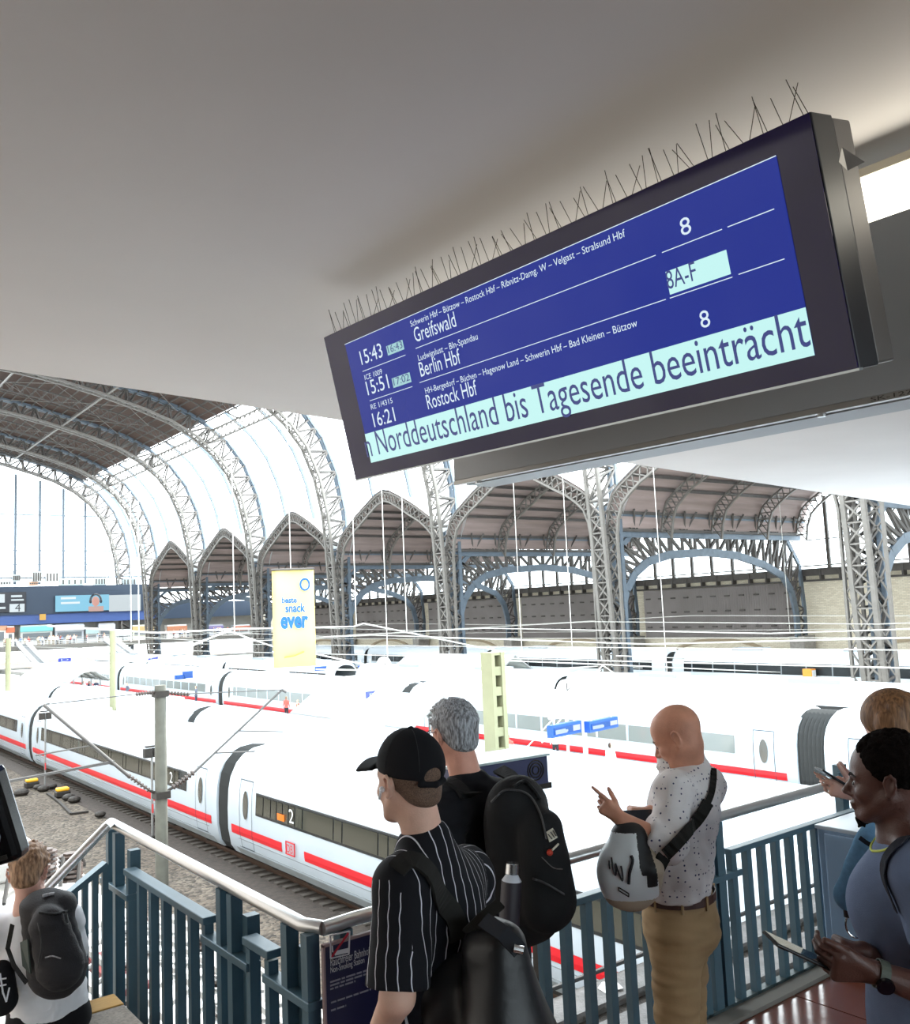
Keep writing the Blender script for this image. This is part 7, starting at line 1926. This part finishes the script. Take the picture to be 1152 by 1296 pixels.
b_ = Field(J(0, 1248, 4.2)-.22, J(0, 1248, 4.2)+.22, .009); b_.cap(J(2, 1232, 4.2), J(0, 1262, 4.2), .06, .085, .03, flat=(FH, .6)); fobj('bag_body', b_, MATS['shorts_black'], t)
m = MB()
for a, b in (((0, 1232), (4, 1258)), ((-4, 1240), (8, 1238)), ((-3, 1248), (8, 1246)), ((3, 1254), (8, 1268)), ((8, 1268), (12, 1250))): m.tube([on_f(b_, *a, 4.2, .006), on_f(b_, *b, 4.2, .006)], .004, 5)
wparent(m.build('white_print', mat('print_white', (225, 228, 236), .6)), t)

# ================================================================== DISTANT TRAVELLERS
def walker(seed):
    rs = np.random.RandomState(seed); f = Field((-.42, -.45, -.01), (.42, .45, 1.85), .035)
    st_ = rs.uniform(-.16, .16); H_ = np.array
    for s in (-1, 1):
        f.cap(H_((s*.09, 0, .88)), H_((s*.10, s*st_*.6+.03, .48)), .085, .062, .03); f.cap(H_((s*.10, s*st_*.6+.03, .48)), H_((s*.10, s*st_, .07)), .058, .045, .02); f.cap(H_((s*.10, s*st_, .05)), H_((s*.10, s*st_+.16, .04)), .05, .04, .02)
        f.cap(H_((s*.20, 0, 1.40)), H_((s*.26, rs.uniform(-.1, .1), 1.12)), .055, .045, .03); f.cap(H_((s*.26, 0, 1.12)), H_((s*.24, rs.uniform(.0, .2), .88)), .042, .032, .03)
    f.cap(H_((0, 0, 1.38)), H_((0, 0, .92)), .165, .145, .05, flat=((0, 1, 0), .62)); f.cap(H_((0, 0, 1.42)), H_((0, .01, 1.56)), .058, .052, .03); f.ell((0, .01, 1.66), (.078, .095, .115), None, .02)
    V, Q = f.extract(); return V, Q
base = [walker(k) for k in range(4)]
tops = [(236, 236, 232), (206, 212, 220), (120, 150, 190), (190, 90, 80), (90, 96, 110), (224, 206, 176), (60, 66, 84)]
WM = []
for k, (V, Q) in enumerate(base):
    for j in range(2):
        c = tops[(k*2+j) % 7]
        ms = [mat('walker_trousers%d' % (j+k % 2), [(60, 66, 84), (150, 140, 124), (40, 42, 48)][(j+k) % 3], .9), mat('walker_top%d' % ((k*2+j) % 7), c, .9), mat('walker_skin', (206, 164, 140), .6), mat('walker_hair%d' % (k % 2), [(60, 46, 38), (120, 96, 70)][k % 2], .8)]
        WM.append(np_mesh('traveller', V.copy(), Q, None, mats=ms, matidx=lambda P_: np.where(P_[:, 2] < .92, 0, np.where((P_[:, 2] > 1.5) & (P_[:, 1] > -.02) & (P_[:, 2] < 1.74), 2, np.where(P_[:, 2] > 1.56, 3, 1)))))
TOPN = [['white', 'pale grey', 'blue', 'red', 'dark grey', 'sand', 'navy'][(k*2+j) % 7] for k in range(4) for j in range(2)]
def ORD(n): return '%d%s' % (n, 'th' if 10 < n % 100 < 14 else {1: 'st', 2: 'nd', 3: 'rd'}.get(n % 10, 'th'))
def crowd(n, fx, label, grp, seed):
    rs = random.Random(seed)
    L_ = []
    for k in range(n):
        w = rs.randrange(len(WM)); o = bpy.data.objects.new('traveller', WM[w]); COL.objects.link(o); o.location = fx(rs); o.rotation_euler = (0, 0, rs.uniform(0, 6.28)); s_ = rs.uniform(.92, 1.06); o.scale = (s_, s_, s_)
        v = np.array(o.location)-CC; L_.append((float(v@CR)/float(v@CF), w, o))
    L_.sort(key=lambda q: q[0])
    for k, (_, w, o) in enumerate(L_): tag(o, 'traveller in %s top, %s, %s from left' % (TOPN[w], label, ORD(k+1)), 'person', grp)
crowd(52, lambda r: (bp(r.uniform(-6, 150), 805, Y=191).x, r.uniform(188.6, 194.5), cz), 'behind the far concourse balustrade', 'crowd on the far concourse', 1)
crowd(24, lambda r: (bp(r.uniform(200, 300), 805, Y=191).x, r.uniform(188.6, 194.5), cz), 'on the concourse between the lattice columns', 'crowd on the concourse behind the columns', 2)
crowd(30, lambda r: (r.uniform(23, 32), r.uniform(22, 110), -5.5), 'on the blue-board platform', 'people on the middle platform', 3)
crowd(34, lambda r: (r.uniform(48.5, 60), r.uniform(30, 130), -5.5), 'on the wide platform before the columns', 'people on the wide platform', 4)
crowd(14, lambda r: (r.uniform(37.5, 42.2), r.uniform(24, 90), -5.5), 'on the narrow platform by the pale train', 'people on the narrow platform', 5)
